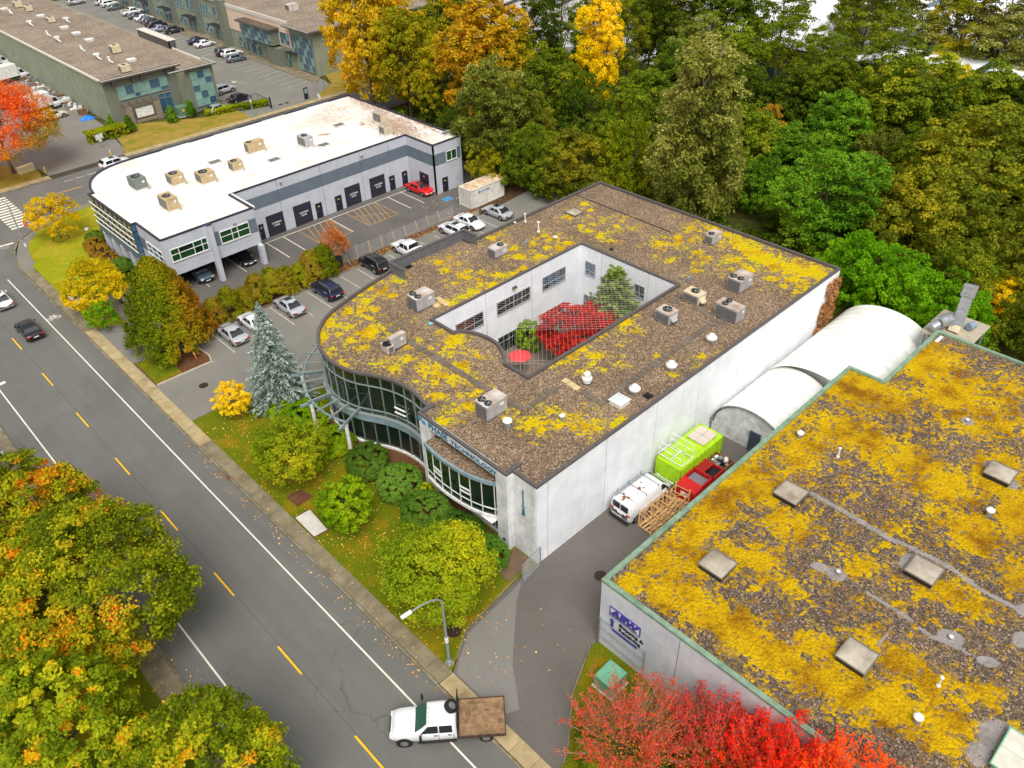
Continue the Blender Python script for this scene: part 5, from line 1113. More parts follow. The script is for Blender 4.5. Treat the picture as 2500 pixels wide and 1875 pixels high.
def skylight(x0, x1, y0, y1, zb, hc, rise, label, m=DOME, fm=DOMEF, grp='dome skylights', pan=1):
    t = empty('skylight', ((x0+x1)/2, (y0+y1)/2, zb), 0, label, 'skylight', grp); sx, sy = (x1-x0)/2, (y1-y0)/2
    b = MB(); b.box(-sx*.9, sx*.9, -sy*.9, sy*.9, 0, hc); b.build('curb', DARKM if fm is DOMEF else fm, t)
    b = MB(); 
    for q in ((-sx, sx, -sy, -sy+.07), (-sx, sx, sy-.07, sy), (-sx, -sx+.07, -sy+.07, sy-.07), (sx-.07, sx, -sy+.07, sy-.07)): b.box(*q, hc, hc+.07)
    b.build('frame', fm, t)
    for i in range(pan):
        b = MB(); n = 8; vs = []; xa = -sx+.07+(2*sx-.14)*i/pan+.01; xb = -sx+.07+(2*sx-.14)*(i+1)/pan-.01
        for u in range(n+1):
            for w in range(n+1):
                fu, fw_ = u/n, w/n; vs.append((xa+(xb-xa)*fu, -sy+.07+(2*sy-.14)*fw_, hc+.04+rise*min(1, 4*fu*(1-fu))**.6*min(1, 4*fw_*(1-fw_))**.6))
        b.add(vs, [(u*(n+1)+w, (u+1)*(n+1)+w, (u+1)*(n+1)+w+1, u*(n+1)+w+1) for u in range(n) for w in range(n)]); b.build('dome', m, t, smooth=True)
    return t
for (x, y, lab) in ((40.8, 15.9, 'brown dome skylight nearest the wooden frames alley, at the start of the bare strip'), (32.0, 15.85, 'brown dome skylight in thick moss near the green corner'), (31.95, 6.5, 'brown dome skylight at the end of a short bare strip beside the red trees'), (40.55, 6.5, 'brown dome skylight with bare membrane at its side in the middle of the moss roof'), (52.8, 6.5, 'brown dome skylight near the white drain cap and the wood')):
    skylight(x-.92, x+.92, y-.92, y+.92, ZP, .38, .16, lab)
GRF = mat('green skylight frame', S(110, 170, 140), .5); skylight(30.8, 33.6, -3.6, -1.1, ZP, .35, .06, 'flat double skylight with a green frame', mat('milky pane', S(206, 204, 190), .3), GRF, None, 2)
p = G(*mz(1745, 252), ZR+.2); skylight(p.x-.8, p.x+.8, p.y-.8, p.y+.8, ZR, .1, .22, 'low brown dome skylight near the wood corner of the office roof')
p = G(*nz(560, 1462), ZR+.4); skylight(p.x-.62, p.x+.62, p.y-.62, p.y+.62, ZR, .35, .1, 'white square roof hatch beside the paving stones', mat('clear hatch pane', S(200, 212, 210), .2), WHITEM, None)
for i, (x, y) in enumerate(((718, 432), (1038, 420), (1305, 340), (1387, 232), (1970, 275))):
    p = G(*lz(x, y), ZL+.2); skylight(p.x-.85, p.x+.85, p.y-.65, p.y+.65, ZL, .18, .1, 'small dark pane skylight set low in the white roof', emit_free_glass('grey skylight pane', S(116, 116, 112), .2) if i == 0 else bpy.data.materials['grey skylight pane'], WHITEM, 'skylights in the white roof')
gz = lambda x, y: (x*.3152, y*.3152)
for i, (x, y) in enumerate(((30, 62), (312, 115), (495, 205), (587, 250), (688, 300), (1015, 455))):
    p = G(*gz(x, y), 7.8); skylight(p.x-.75, p.x+.75, p.y-.75, p.y+.75, 7.42, .3, .05, 'small white square roof light on the sage building', WHITEM, WHITEM, 'white roof lights on the sage building')
for i, (x, y, w, h) in enumerate(((135, 30, 1.6, 1.3), (218, 62, 1.4, 1.2), (392, 150, 1.4, 1.1), (890, 375, 1.6, 1.4), (962, 525, 1.6, 1.2))):
    p = G(*gz(x, y), 7.5+h/2); t = empty('rooftop_unit', (p.x, p.y, 7.42), 0, 'white box rooftop unit on the sage building roof', 'air conditioner', 'rooftop units on the sage building')
    b = MB(); b.box(-w/2, w/2, -w/2, w/2, .15, h); b.build('cabinet', HVC, t, bevel=.03); b = MB(); b.box(-w/2-.02, -w/2-.003, -w*.4, w*.4, .3, h-.2); b.build('coil', COIL, t); b = MB(); b.box(-w*.45, w*.45, -w*.45, w*.45, 0, .15); b.build('skid', DARKM, t); b = MB(); b.lathe([(.4, h), (.4, h+.05), (.01, h+.05)], 14); b.build('fan_ring', BLACKP, t)
for i, (x, y) in enumerate(((90, 105), (245, 195), (380, 275), (460, 320), (645, 390), (770, 455), (860, 480), (530, 170))):
    p = G(*gz(x, y), 7.6); t = empty('roof_duct', (p.x, p.y, 7.42), 0, 'white elbow duct with a raised end on the sage building roof', 'duct', 'white ducts on the sage building')
    b = MB(); b.path([(0, -.9, .25), (0, .4, .3), (0, .8, .7)], .16, 8); b.build('duct', WHITEM, t); b = MB(); b.box(-.5, .5, .6, 1.5, .7, .9) if i % 2 else b.lathe([(.2, .7), (.26, .95), (.01, 1.0)], 10, (0, .8, 0)); b.build('cowl', WHITEM, t); b = MB(); b.box(-.1, .1, -.6, -.4, 0, .2); b.box(-.1, .1, .2, .4, 0, .25); b.build('support', GALV, t)
p = G(712, 18, 8.9); t = empty('rooftop_unit', (p.x, p.y, 8.35), 0, 'grey white rooftop unit on the office terrace by the yellow trees', 'air conditioner'); b = MB(); b.box(-1.1, 1.1, -.9, .9, 0, 1.3); b.build('cabinet', HVR, t, bevel=.03); b = MB(); b.box(-1.13, -1.11, -.7, .7, .2, 1.1); b.build('coil', COIL, t)

# ------------------------------------------------------------------ vehicles
TYRE = mat('tyre rubber', S(28, 28, 29), .9, 0, .2, 10); RIM = mat('alloy rim', S(150, 152, 156), .35, .6); CARG = emit_free_glass('car glass', S(30, 36, 44), .05); RED = mat('tail lamp red', S(200, 24, 24), .25); LAMP = mat('head lamp', S(214, 220, 224), .15); PLATE = mat('number plate', S(222, 222, 218), .5); BUMP = mat('bumper black', S(34, 34, 36), .7)
PAINT = {}
def carpaint(name, col):
    if name not in PAINT: PAINT[name] = mat('car paint '+name, col, .3, .15, .05, 3, None, 0, 40, 'O', .5, 0, .7)
    return PAINT[name]
COLS = {'silver': S(176, 180, 186), 'white': S(232, 233, 236), 'navy': S(22, 30, 66), 'black': S(20, 22, 26), 'red': S(206, 18, 22), 'grey': S(98, 108, 118), 'darkgrey': S(52, 58, 64), 'teal': S(86, 108, 112), 'cream': S(222, 216, 196), 'lilac': S(142, 144, 172), 'sage': S(150, 162, 156), 'slate': S(70, 84, 96)}
SPEC = {  # L, W, belt, hood, roof, yf0, yr1, yr0, yb0, tail
 'sedan': (4.6, 1.8, .90, .80, 1.44, 1.0, .28, -.85, -1.6, .92), 'suv': (4.6, 1.86, 1.04, .98, 1.68, 1.05, .42, -1.75, -2.16, 1.06), 'hatch': (4.3, 1.78, .93, .85, 1.5, 1.05, .35, -1.2, -1.95, 1.0), 'wagon': (4.8, 1.84, .95, .88, 1.55, 1.15, .5, -1.7, -2.25, 1.0), 'pickup': (5.6, 1.95, 1.1, 1.08, 1.85, 1.25, .6, -.75, -.95, 1.1), 'van': (5.7, 2.0, 1.28, 1.12, 2.06, 2.0, 1.25, -2.72, -2.82, 1.28)}
def loft(b, st, n_side=None):
    rings = []
    for (y, zb, zs, hw, cr) in st:
        pts = [(-hw*.93, zb), (-hw, zb+.13), (-hw*1.01, zb+(zs-zb)*.6), (-hw*.97, zs-.03), (-hw*.9, zs+cr*.45), (-hw*.5, zs+cr*.9), (0, zs+cr)]
        pts = pts+[(-x, z) for x, z in reversed(pts[:-1])]
        rings.append([(x, y, z) for x, z in pts])
    m = len(rings[0]); vs = [p for r in rings for p in r]; fs = []
    for i in range(len(rings)-1):
        for j in range(m-1): fs.append((i*m+j, i*m+j+1, (i+1)*m+j+1, (i+1)*m+j))
        fs.append((i*m+m-1, i*m, (i+1)*m, (i+1)*m+m-1))
    fs.append(tuple(range(m))); fs.append(tuple((len(rings)-1)*m+j for j in range(m-1, -1, -1)))
    b.add(vs, fs)
PROTO = {}
def make_car(kind, col, sun=False):
    L, W_, belt, hood, roof_, yf0, yr1, yr0, yb0, tail = SPEC[kind]; h = L/2; w = W_/2; pm = carpaint(col, COLS[col])
    t = empty('car' if kind not in ('van', 'pickup') else ('delivery_van' if kind == 'van' else 'pickup_truck'))
    b = MB(); zb = .24 if kind in ('sedan', 'hatch', 'wagon') else .34
    st = [(-h, zb+.2, tail-.22, w*.80, .0), (-h+.06, zb+.1, tail-.08, w*.92, .01), (-h+.3, zb+.02, tail, w*.98, .03), (yb0+.1, zb, belt+.02, w, .04), (0, zb, belt, w, .04), (yf0-.1, zb, belt, w, .04), (yf0+.3, zb, hood+.05, w*.99, .05), (h-.6, zb+.02, hood-.03, w*.97, .05), (h-.2, zb+.05, hood-.14, w*.9, .04), (h-.04, zb+.1, hood-.26, w*.78, .02), (h, zb+.2, hood-.36, w*.7, .0)]
    loft(b, st); b.build('body', pm, t, smooth=True)
    if kind == 'pickup':
        q = MB(); q.box(-w*.86, w*.86, -h+.12, yb0-.12, belt-.02, belt+.06); q.build('bed', BUMP, t)
        q = MB()
        for x in (-w*.93, w*.93): q.box(x-.06, x+.06, -h+.05, yb0-.05, belt, belt+.2)
        q.box(-w*.93, w*.93, -h+.02, -h+.1, belt-.02, belt+.2); q.build('bed_rail', pm, t)
    wb_, wr = w*.93, w*(.72 if kind in ('sedan', 'hatch', 'wagon') else .78); zr_ = roof_
    if kind == 'van': wb_, wr = w*.97, w*.86
    def sec(y, zt, wt): return [(-wb_, y, belt-.03), (-(wb_+(wt-wb_)*.9), y, belt+(zt-belt)*.86), (-wt*.9, y, zt-.02), (-wt*.45, y, zt+.02), (0, y, zt+.03), (wt*.45, y, zt+.02), (wt*.9, y, zt-.02), ((wb_+(wt-wb_)*.9), y, belt+(zt-belt)*.86), (wb_, y, belt-.03)]
    ss = [sec(yb0, belt, wb_*.95), sec(yb0+(yr0-yb0)*.55, belt+(zr_-belt)*.62, wr*1.06), sec(yr0, zr_-.03, wr), sec((yr0+yr1)/2, zr_, wr), sec(yr1, zr_-.03, wr), sec(yr1+(yf0-yr1)*.5, belt+(zr_-belt)*.58, wr*1.08), sec(yf0, belt, wb_*.95)]
    q = MB(); m = 9; vs = [p for s_ in ss for p in s_]; fs = [(i*m+j, i*m+j+1, (i+1)*m+j+1, (i+1)*m+j) for i in range(len(ss)-1) for j in range(m-1)]
    q.add(vs, fs); q.build('roof', pm, t, smooth=True)
    def gl(name, pts, m=CARG): q = MB(); q.add(pts, [tuple(range(len(pts)))]); return q.build(name, m, t)
    o = .025
    def fr(t_, zf): return zf
    def ws(ya, yb, nm):   # raked screens: follow belt -> mid -> roof
        s = 1 if ya > yb else -1
        ym = yb+(ya-yb)*(.5 if s > 0 else .55*1.0); zm = belt+(zr_-belt)*(.58 if s > 0 else .62)
        q = MB(); w0, w1, w2 = wb_*.86, wr*.98, wr*.86
        if s < 0: ym = ya+(yb-ya)*.55
        q.add([(-w0, ya-s*.05, belt+.05), (w0, ya-s*.05, belt+.05), (w1, ym+s*o, zm+o*1.4), (-w1, ym+s*o, zm+o*1.4), (w2, yb+s*.04, zr_-.035), (-w2, yb+s*.04, zr_-.035)], [(0, 1, 2, 3), (3, 2, 4, 5)] if s > 0 else [(1, 0, 3, 2), (2, 3, 5, 4)])
        q.build(nm, CARG, t)
    ws(yf0+.02, yr1, 'windscreen')
    if kind != 'van': ws(yb0-.02, yr0, 'rear_window')
    for s in (-1, 1):
        def P(y, f): xx = wb_+(wr-wb_)*.9*f/.86; return (s*(xx+o), y, belt+(zr_-belt)*f)
        lo, hi = .12, .80; yA = yf0-.32; yA2 = yr1-.02; yC = yb0+.45; yC2 = yr0+.12; mid = (yr1+yr0)/2+.05
        if kind == 'pickup': mid = (yA2+yC2)/2; yC = yb0+.12
        if kind == 'van':
            pts = [P(1.05, lo), P(1.75, lo), P(1.3, hi), P(1.05, hi)]; gl('side_window', pts if s > 0 else pts[::-1])
        else:
            for a0, a1, b0, b1 in ((mid+.04, yA, mid+.04, yA2), (yC, mid-.04, yC2, mid-.04)):
                pts = [P(a0, lo), P(a1, lo), P(b1, hi), P(b0, hi)]; gl('side_window', pts if s > 0 else pts[::-1])
        q = MB(); q.box(min(s*w, s*(w+.2)), max(s*w, s*(w+.2)), yf0-.42, yf0-.27, belt, belt+.15); q.build('mirror', BUMP if kind in ('van', 'pickup') else pm, t, bevel=.03)
        q = MB(); q.box(min(s*w*.5, s*w*.86), max(s*w*.5, s*w*.86), h-.16, h-.03, hood-.34, hood-.2); q.build('headlight', LAMP, t, bevel=.03)
        q = MB(); q.box(min(s*w*.62, s*w*.93), max(s*w*.62, s*w*.93), -h-.005, -h+.12, tail-.24, tail-.08); q.build('taillight', RED, t, bevel=.02)
        q = MB(); q.box(min(s*w*.6, s*(w+.012)), max(s*w*.6, s*(w+.012)), yf0-1.05, yf0-.85, belt-.2, belt-.17) if False else None
        wy = (h-.95, -h+.92); r = .34 if kind in ('sedan', 'hatch', 'wagon') else .38
        for y in wy:
            a = MB(); a.tube((s*(w-.05), y, r+.02), (s*(w+.006), y, r+.02), r+.07, None, 20); a.build('wheel_arch', BUMP, t)
            a = MB(); a.tube((s*(w-.2), y, r), (s*(w+.02), y, r), r, None, 20); ww = a.build('wheel', TYRE, t)
            a = MB(); a.tube((s*(w+.015), y, r), (s*(w+.026), y, r), r*.66, None, 16); a.build('rim', RIM, ww)
    q = MB(); q.box(-w*.5, w*.5, h-.08, h+.006, zb+.12, hood-.4); q.build('grille', BUMP, t)
    q = MB(); q.box(-.26, .26, -h-.012, -h+.05, tail-.36, tail-.24); q.build('number_plate', PLATE, t)
    q = MB(); q.box(-.26, .26, h-.04, h+.015, .42, .53); q.build('number_plate', PLATE, t)
    if sun: q = MB(); q.box(-wr*.6, wr*.6, (yr0+yr1)/2-.1, (yr0+yr1)/2+.6, zr_-.01, zr_+.036); q.build('sunroof', CARG, t)
    if kind in ('suv', 'wagon'):
        for s in (-1, 1): q = MB(); q.bar((s*wr*.86, yr0+.1, zr_+.05), (s*wr*.86, yr1-.1, zr_+.05), .04, .04); q.build('roof_rail', GALV, t)
    if kind == 'van':
        for s in (-1, 1): q = MB(); q.box(min(s*.06, s*.74), max(s*.06, s*.74), -h-.01, -h+.2, belt+.1, belt+.62); q.build('rear_window', CARG, t, bevel=.03)
        q = MB(); q.box(-w*.95, w*.95, -h-.14, -h+.1, .36, .52); q.build('bumper', BUMP, t, bevel=.03)
    return t
def car(kind, col, x, y, rz, label, group, sun=False, z=.055):
    key = (kind, col, sun)
    if key not in PROTO: PROTO[key] = t = make_car(kind, col, sun)
    else: t = copy_tree(PROTO[key])
    t.location = (x, y, z); t.rotation_euler = (0, 0, math.radians(rz)); tag(t, label, 'van' if kind == 'van' else ('pickup' if kind == 'pickup' else 'car'), group)
    return t
PG = 'cars parked beside the office building'
car('sedan', 'silver', 27.2, 72.3, 0, 'silver sedan parked next to the big cedar tree', PG); car('sedan', 'white', 29.9, 72.6, 1, 'white sedan parked between two silver sedans', PG); car('sedan', 'silver', 34.4, 72.7, -1, 'silver sedan with dark sunroof parked by the conifer hedge', PG, True); car('suv', 'navy', 39.2, 72.5, 0, 'navy blue crossover parked by the end of the conifer hedge', PG)
car('suv', 'black', 46.6, 73.6, -1, 'black crossover with roof rails parked under the orange tree', PG); car('pickup', 'white', 51.6, 73.0, 0, 'white pickup parked behind the grey roof parapet', PG); car('suv', 'white', 58.9, 73.2, 2, 'white crossover with dark sunroof half hidden by the parapet', PG, True); car('sedan', 'white', 61.9, 73.6, 182, 'white sedan parked nose out beside the silver coupe', PG); car('sedan', 'silver', 66.4, 73.1, 2, 'silver coupe with black glass roof below the shipping container', PG, True)
car('sedan', 'red', 64.1, 86.6, 184, 'bright red sedan parked nose out by the loading building', None, True, .06); car('suv', 'slate', 30.9, 87.0, 180, 'slate grey crossover inside the open parking bay', 'cars in the open bays', z=.06); car('sedan', 'black', 36.5, 87.0, 180, 'black sedan inside the open parking bay', 'cars in the open bays', z=.06)
car('suv', 'white', 22.9, 86.9, 190, 'white crossover half hidden behind the yellow tree', None, True)
car('sedan', 'white', 12.1, 98.2, 0, 'white sedan with lit red tail lamps driving up the road', 'cars on the road', True, .002); car('sedan', 'black', 12.25, 89.2, 1, 'black sedan with red tail lamps driving along the road', 'cars on the road', False, .002)
p = G(285, 408); car('suv', 'white', p.x, p.y, -86, 'white minivan standing on the side street behind the rounded white roof', None, True, .002)
FG = 'cars in front of the office terrace'
def fcar(kind, col, px, rz, lab, grp=FG):
    p = G(*px, .5); car(kind, col, p.x, p.y, rz, lab, grp, z=.025)
zq = lambda x, y: (400+x*.3152, y*.3152)
fcar('suv', 'darkgrey', zq(480, 408), -94, 'dark grey crossover in the group of three cars'); fcar('suv', 'white', zq(530, 420), -94, 'white crossover parked between two grey cars'); fcar('hatch', 'grey', zq(558, 455), -94, 'grey hatchback at the end of the group of three'); fcar('sedan', 'navy', zq(262, 318), -94, 'navy hatchback parked next to a white sedan'); fcar('sedan', 'white', zq(318, 342), -94, 'white sedan parked next to the navy car')
fcar('suv', 'darkgrey', zq(78, 237), -94, 'dark grey crossover at the end of the long car row')
for (x, y, kd, cl, lab) in ((1248, 225, 'sedan', 'lilac', 'lilac grey sedan in the long car row'), (1222, 200, 'suv', 'black', 'black crossover in the long car row'), (1188, 180, 'suv', 'darkgrey', 'charcoal crossover beside a black one in the long row'), (1150, 160, 'hatch', 'grey', 'grey hatchback in the long row by the terrace'), (1115, 142, 'sedan', 'white', 'white sedan in the long row by the terrace'), (1062, 125, 'sedan', 'slate', 'slate sedan next to the white pickup'), (1030, 98, 'pickup', 'white', 'white pickup in the long row by the terrace'), (895, 60, 'sedan', 'teal', 'grey teal sedan beyond the white pickup'), (850, 35, 'suv', 'white', 'white crossover beside the teal sedan'), (800, 20, 'sedan', 'silver', 'silver sedan at the far end of the terrace'), (590, 18, 'suv', 'silver', 'silver wagon parked beside the sage building')):
    fcar(kd, cl, (x*.3152, y*.3152), -94, lab)
fcar('suv', 'silver', zq(465, 700), -82, 'silver crossover parked by the sage building', 'cars by the sage building'); fcar('sedan', 'black', zq(582, 760), -82, 'black sedan parked beside the silver crossover', 'cars by the sage building'); fcar('hatch', 'sage', zq(420, 848), -82, 'pale green hatchback behind the clipped hedge', 'cars by the sage building')
p = G(133, 290); car('wagon', 'cream', p.x, p.y, -80, 'cream wagon parked in front of the box truck', None, z=.025)
def box_truck(x, y, rz, lab, Lb=4.8, txt=False):
    t = empty('box_truck', (x, y, .025), math.radians(rz), lab, 'truck', 'box trucks beside the sage building')
    b = MB(); b.box(-1.15, 1.15, -Lb, 0, 1.0, 3.3); b.build('cargo_box', WHITEM, t, bevel=.04)
    b = MB(); st = [(.15, .5, 1.3, .95, .02), (.3, .45, 1.35, 1.0, .03), (1.3, .45, 1.35, 1.0, .03), (1.6, .45, 1.15, 1.0, .04), (2.3, .5, 1.0, .95, .03), (2.45, .55, .8, .85, .01)]; loft(b, st); b.build('body', carpaint('white', COLS['white']), t, smooth=True)
    b = MB(); b.add([(-.9, .15, 1.3), (.9, .15, 1.3), (.8, .15, 2.15), (-.8, .15, 2.15), (-.8, 1.0, 2.15), (.8, 1.0, 2.15), (-.9, 1.6, 1.3), (.9, 1.6, 1.3)], [(3, 2, 5, 4), (0, 3, 4, 6), (1, 7, 5, 2), (4, 5, 7, 6), (0, 1, 2, 3)]); b.build('cab', carpaint('white', COLS['white']), t)
    b = MB(); b.add([(-.78, 1.06, 2.1), (.78, 1.06, 2.1), (.86, 1.6, 1.36), (-.86, 1.6, 1.36)], [(3, 2, 1, 0)]); b.build('windscreen', CARG, t)
    for s in (-1, 1):
        b = MB(); b.add([(s*.92, .4, 1.36), (s*.92, 1.35, 1.36), (s*.83, .98, 2.05), (s*.83, .4, 2.05)], [(0, 1, 2, 3)] if s > 0 else [(3, 2, 1, 0)]); b.build('side_window', CARG, t)
        for yy in (1.75, -Lb+1.1): b = MB(); b.tube((s*.7, yy, .42), (s*1.02, yy, .42), .42, None, 16); q = b.build('wheel', TYRE, t); b = MB(); b.tube((s*1.0, yy, .42), (s*1.03, yy, .42), .24, None, 12); b.build('rim', RIM, q)
    b = MB(); b.box(-.5, .5, -Lb+.1, .3, .55, .95); b.build('chassis', DARKM, t)
    if txt:
        for i, s_ in enumerate(('EVERY', 'MOVING', 'SERVICE')): pass
    return t
p = G(140, 268); box_truck(p.x-.6, p.y+1.2, -78, 'white box truck parked behind the cream wagon'); p = G(45, 195); box_truck(p.x, p.y, -78, 'white box truck parked deeper along the sage wall'); p = G(20, 165); box_truck(p.x-1, p.y+1.5, -78, 'white box truck parked deeper along the sage wall')

# ---- work van in the alley
v = car('van', 'white', 38.35, 26.35, -91, 'white cargo van with rusty roof parked in the alley', None, z=.035)
RUST = mat('rust patch', S(150, 84, 52), .9, 0, .4, 6, S(100, 60, 44))
for (x, y, s) in ((-.2, -2.2, .5), (.1, -2.0, .3), (-.45, -1.9, .25), (.0, -.6, .4), (.2, -.3, .22), (-.3, .0, .2), (.3, -1.2, .15), (-.1, -2.45, .3)):
    b = MB(); n = 9; b.add([(x+s*math.cos(2*math.pi*i/n)*R.uniform(.4, .8)*.7, y+s*math.sin(2*math.pi*i/n)*R.uniform(.35, .8)*.7, 2.098-abs(x)*.025) for i in range(n)], [tuple(range(n))]); b.build('rust_patch', RUST, v)
b = MB()
for s in (-.62, -.9): b.tube((s, -2.6, 2.28), (s, 1.0, 2.28), .03, None, 6)
for i in range(11): b.tube((-.62, -2.5+.34*i, 2.28), (-.9, -2.5+.34*i, 2.28), .018, None, 5)
ld = b.build('ladder', GALV, v)
for y in (-2.1, -.8, .7):
    b = MB(); b.tube((-.95, y, 2.2), (.9, y, 2.2), .022, None, 6); b.tube((-.95, y, 2.05), (-.95, y, 2.45), .022, None, 6); b.tube((.88, y, 2.02), (.88, y, 2.26), .022, None, 6); b.build('roof_rack', DARKM, v)

# ---- flatbed pickup turning into the driveway
ft = empty('flatbed_truck', (15.35, 22.35, .02), math.radians(49.3), 'white crew cab flatbed truck with wooden deck turning onto the road', 'truck')
wp = carpaint('white', COLS['white'])
b = MB(); loft(b, [(.02, .5, 1.18, .9, .02), (.1, .45, 1.22, .97, .04), (1.9, .45, 1.22, .98, .04), (2.45, .45, 1.24, .98, .06), (2.9, .5, 1.26, .97, .09), (3.6, .55, 1.2, .95, .1), (3.95, .6, 1.08, .9, .07), (4.12, .65, .9, .8, .02)]); b.build('body', wp, ft, smooth=True)
def sec2(y, zt, wt, wb=.93, bl=1.2): return [(-wb, y, bl), (-wt, y, zt-.06), (-wt*.8, y, zt), (0, y, zt+.03), (wt*.8, y, zt), (wt, y, zt-.06), (wb, y, bl)]
ss = [sec2(.05, 1.85, .8), sec2(.2, 1.95, .8), sec2(1.0, 1.98, .8), sec2(1.75, 1.93, .8), sec2(2.2, 1.55, .85), sec2(2.6, 1.22, .88)]
b = MB(); b.add([p for s_ in ss for p in s_], [(i*7+j, i*7+j+1, (i+1)*7+j+1, (i+1)*7+j) for i in range(5) for j in range(6)]+[tuple(range(6, -1, -1))]); b.build('cab_roof', wp, ft, smooth=True)
SCR = emit_free_glass('green windscreen', S(58, 96, 84), .08)
b = MB(); b.add([(-.82, 2.56, 1.3), (.82, 2.56, 1.3), (.8, 2.2, 1.6), (-.8, 2.2, 1.6), (.72, 1.82, 1.93), (-.72, 1.82, 1.93)], [(0, 1, 2, 3), (3, 2, 4, 5)]); b.build('windscreen', SCR, ft)
for s in (-1, 1):
    for a0, a1, c0, c1 in ((1.15, 2.2, 1.15, 1.75), (.3, 1.08, .3, 1.08)):
        pts = [(s*.955, a0, 1.27), (s*.955, a1, 1.27), (s*.84, c1, 1.84), (s*.84, c0, 1.84)]; b = MB(); b.add(pts, [(0, 1, 2, 3)] if s > 0 else [(3, 2, 1, 0)]); b.build('side_window', CARG, ft)
    for yy in (1.2, .35): b = MB(); b.box(min(s*.98, s*1.02), max(s*.98, s*1.02), yy-.0, yy+.22, 1.05, 1.1); b.build('door_handle', BUMP, ft)
    b = MB(); b.bar((s*.95, 2.15, 1.3), (s*1.35, 2.2, 1.45), .06, .06); b.box(min(s*1.28, s*1.46), max(s*1.28, s*1.46), 2.1, 2.24, 1.3, 1.7); b.build('tow_mirror', BUMP, ft)
    b = MB(); b.box(min(s*.55, s*.86), max(s*.55, s*.86), 3.98, 4.1, .85, 1.05); b.build('headlight', LAMP, ft, bevel=.03)
    for yy, r in ((3.25, .41), (-1.7, .41)):
        b = MB(); b.tube((s*.72, yy, r), (s*1.0, yy, r), r, None, 22); q = b.build('wheel', TYRE, ft); b = MB(); b.tube((s*.98, yy, r), (s*1.015, yy, r), r*.6, None, 16); b.build('rim', RIM, q)
        b = MB(); b.tube((s*.9, yy, r+.02), (s*.985, yy, r+.02), r+.09, None, 20); b.build('wheel_arch', BUMP, ft) if yy > 0 else None
for s in (-1, 1):
    for yy in (.22, 1.12, 2.28): b = MB(); b.box(min(s*.97, s*.996), max(s*.97, s*.996), yy-.012, yy+.012, .6, 1.2); b.build('door_seam', BUMP, ft)
    b = MB(); b.box(min(s*.9, s*1.08), max(s*.9, s*1.08), .1, 2.4, .42, .48); b.build('running_board', BUMP, ft)
for s in (-.45, .45): b = MB(); b.bar((s, 2.75, 1.345), (s*.9, 3.9, 1.235), .03, .02); b.build('hood_crease', wp, ft)
for i in range(5): b = MB(); b.box(-.6+i*.3-.05, -.6+i*.3+.05, 1.66, 1.8, 1.985, 2.02); b.build('cab_light', mat('clear marker', S(200, 200, 196), .3) if i == 0 else bpy.data.materials['clear marker'], ft)
b = MB(); b.box(-.75, .75, 4.05, 4.16, .55, .78); b.build('front_bumper', GALV, ft, bevel=.03); b = MB(); b.box(-.5, .5, 4.06, 4.13, .8, 1.05); b.build('grille', BUMP, ft)
WOODD = mat('worn deck wood', S(140, 112, 82), .9, 0, .3, 3, S(92, 70, 50), .5, 14); 
for i in range(9):
    x = -1.2+i*.267; b = MB(); b.box(x+.006, x+.261, -2.86, -.12, 1.12, 1.18); b.build('deck_plank', WOODD, ft)
b = MB(); b.box(-1.24, 1.24, -2.92, -2.86, 1.0, 1.22); b.box(-1.26, -1.2, -2.9, -.06, 1.0, 1.22); b.box(1.2, 1.26, -2.9, -.06, 1.0, 1.22); b.box(-1.24, 1.24, -.12, -.06, 1.0, 1.22); b.build('deck_frame', mat('rusty deck frame', S(76, 58, 48), .8, .2, .4, 3), ft)
b = MB(); b.box(-.4, .4, -2.8, .2, .6, 1.05); b.build('chassis', BUMP, ft)
b = MB(); b.box(-1.24, -1.14, -.06, .0, 1.1, 2.35); b.box(1.14, 1.24, -.06, .0, 1.1, 2.35); b.box(-1.24, 1.24, -.06, .0, 2.25, 2.35)
for x in (-.7, -.35, 0, .35, .7): b.box(x-.03, x+.03, -.05, -.01, 1.2, 2.25)
b.build('headboard', BLACKP, ft)
b = MB(); b.lathe([(.2, -.12), (.42, -.13), (.44, 0), (.42, .13), (.2, .12)], 24); sp = b.build('spare_tyre', TYRE, ft, smooth=True); sp.location = (.28, .0, 2.1); sp.rotation_euler = (math.radians(35), 0, 0); b = MB(); b.lathe([(.24, .1), (.24, .125), (.01, .13)], 18); b.build('spare_rim', RIM, sp)
sp.location = (.25, .32, 2.08)

# ------------------------------------------------------------------ things in the alley
LIME = mat('lime green paint', S(166, 208, 22), .5, 0, .06, 1.2, S(146, 186, 20)); REDB = mat('red bin paint', S(200, 26, 28), .5, 0, .08, 1.5, S(170, 20, 24)); BRN = mat('brown plywood', S(140, 84, 50), .85, 0, .15, 3)
lb = empty('roll_off_container', (0, 0, .035), 0, 'lime green roll off container with a tarpaulin patch on top', 'container')
def pb2(name, m, x0, x1, y0, y1, z0, z1, parent, bev=0): b = MB(); b.box(x0, x1, y0, y1, z0, z1); return b.build(name, m, parent, bevel=bev)
pb2('side_panel', LIME, 41.4, 47.3, 25.1, 25.2, .25, 2.3, lb); pb2('side_panel', LIME, 41.4, 47.3, 27.4, 27.5, .25, 2.3, lb); pb2('end_panel', LIME, 41.35, 41.45, 25.1, 27.5, .1, 2.3, lb); pb2('end_panel', LIME, 47.25, 47.35, 25.1, 27.5, .25, 2.3, lb); pb2('floor', LIME, 41.4, 47.3, 25.2, 27.4, .2, .3, lb)
for i in range(11): pb2('rib', LIME, 41.7+i*.53, 41.8+i*.53, 25.02, 25.1, .3, 2.2, lb)
for y in (25.6, 26.3, 27.0): pb2('rib', LIME, 41.28, 41.35, y-.05, y+.05, .2, 2.2, lb)
b = MB(); n = 16; vs = []; nx, ny = 24, 10
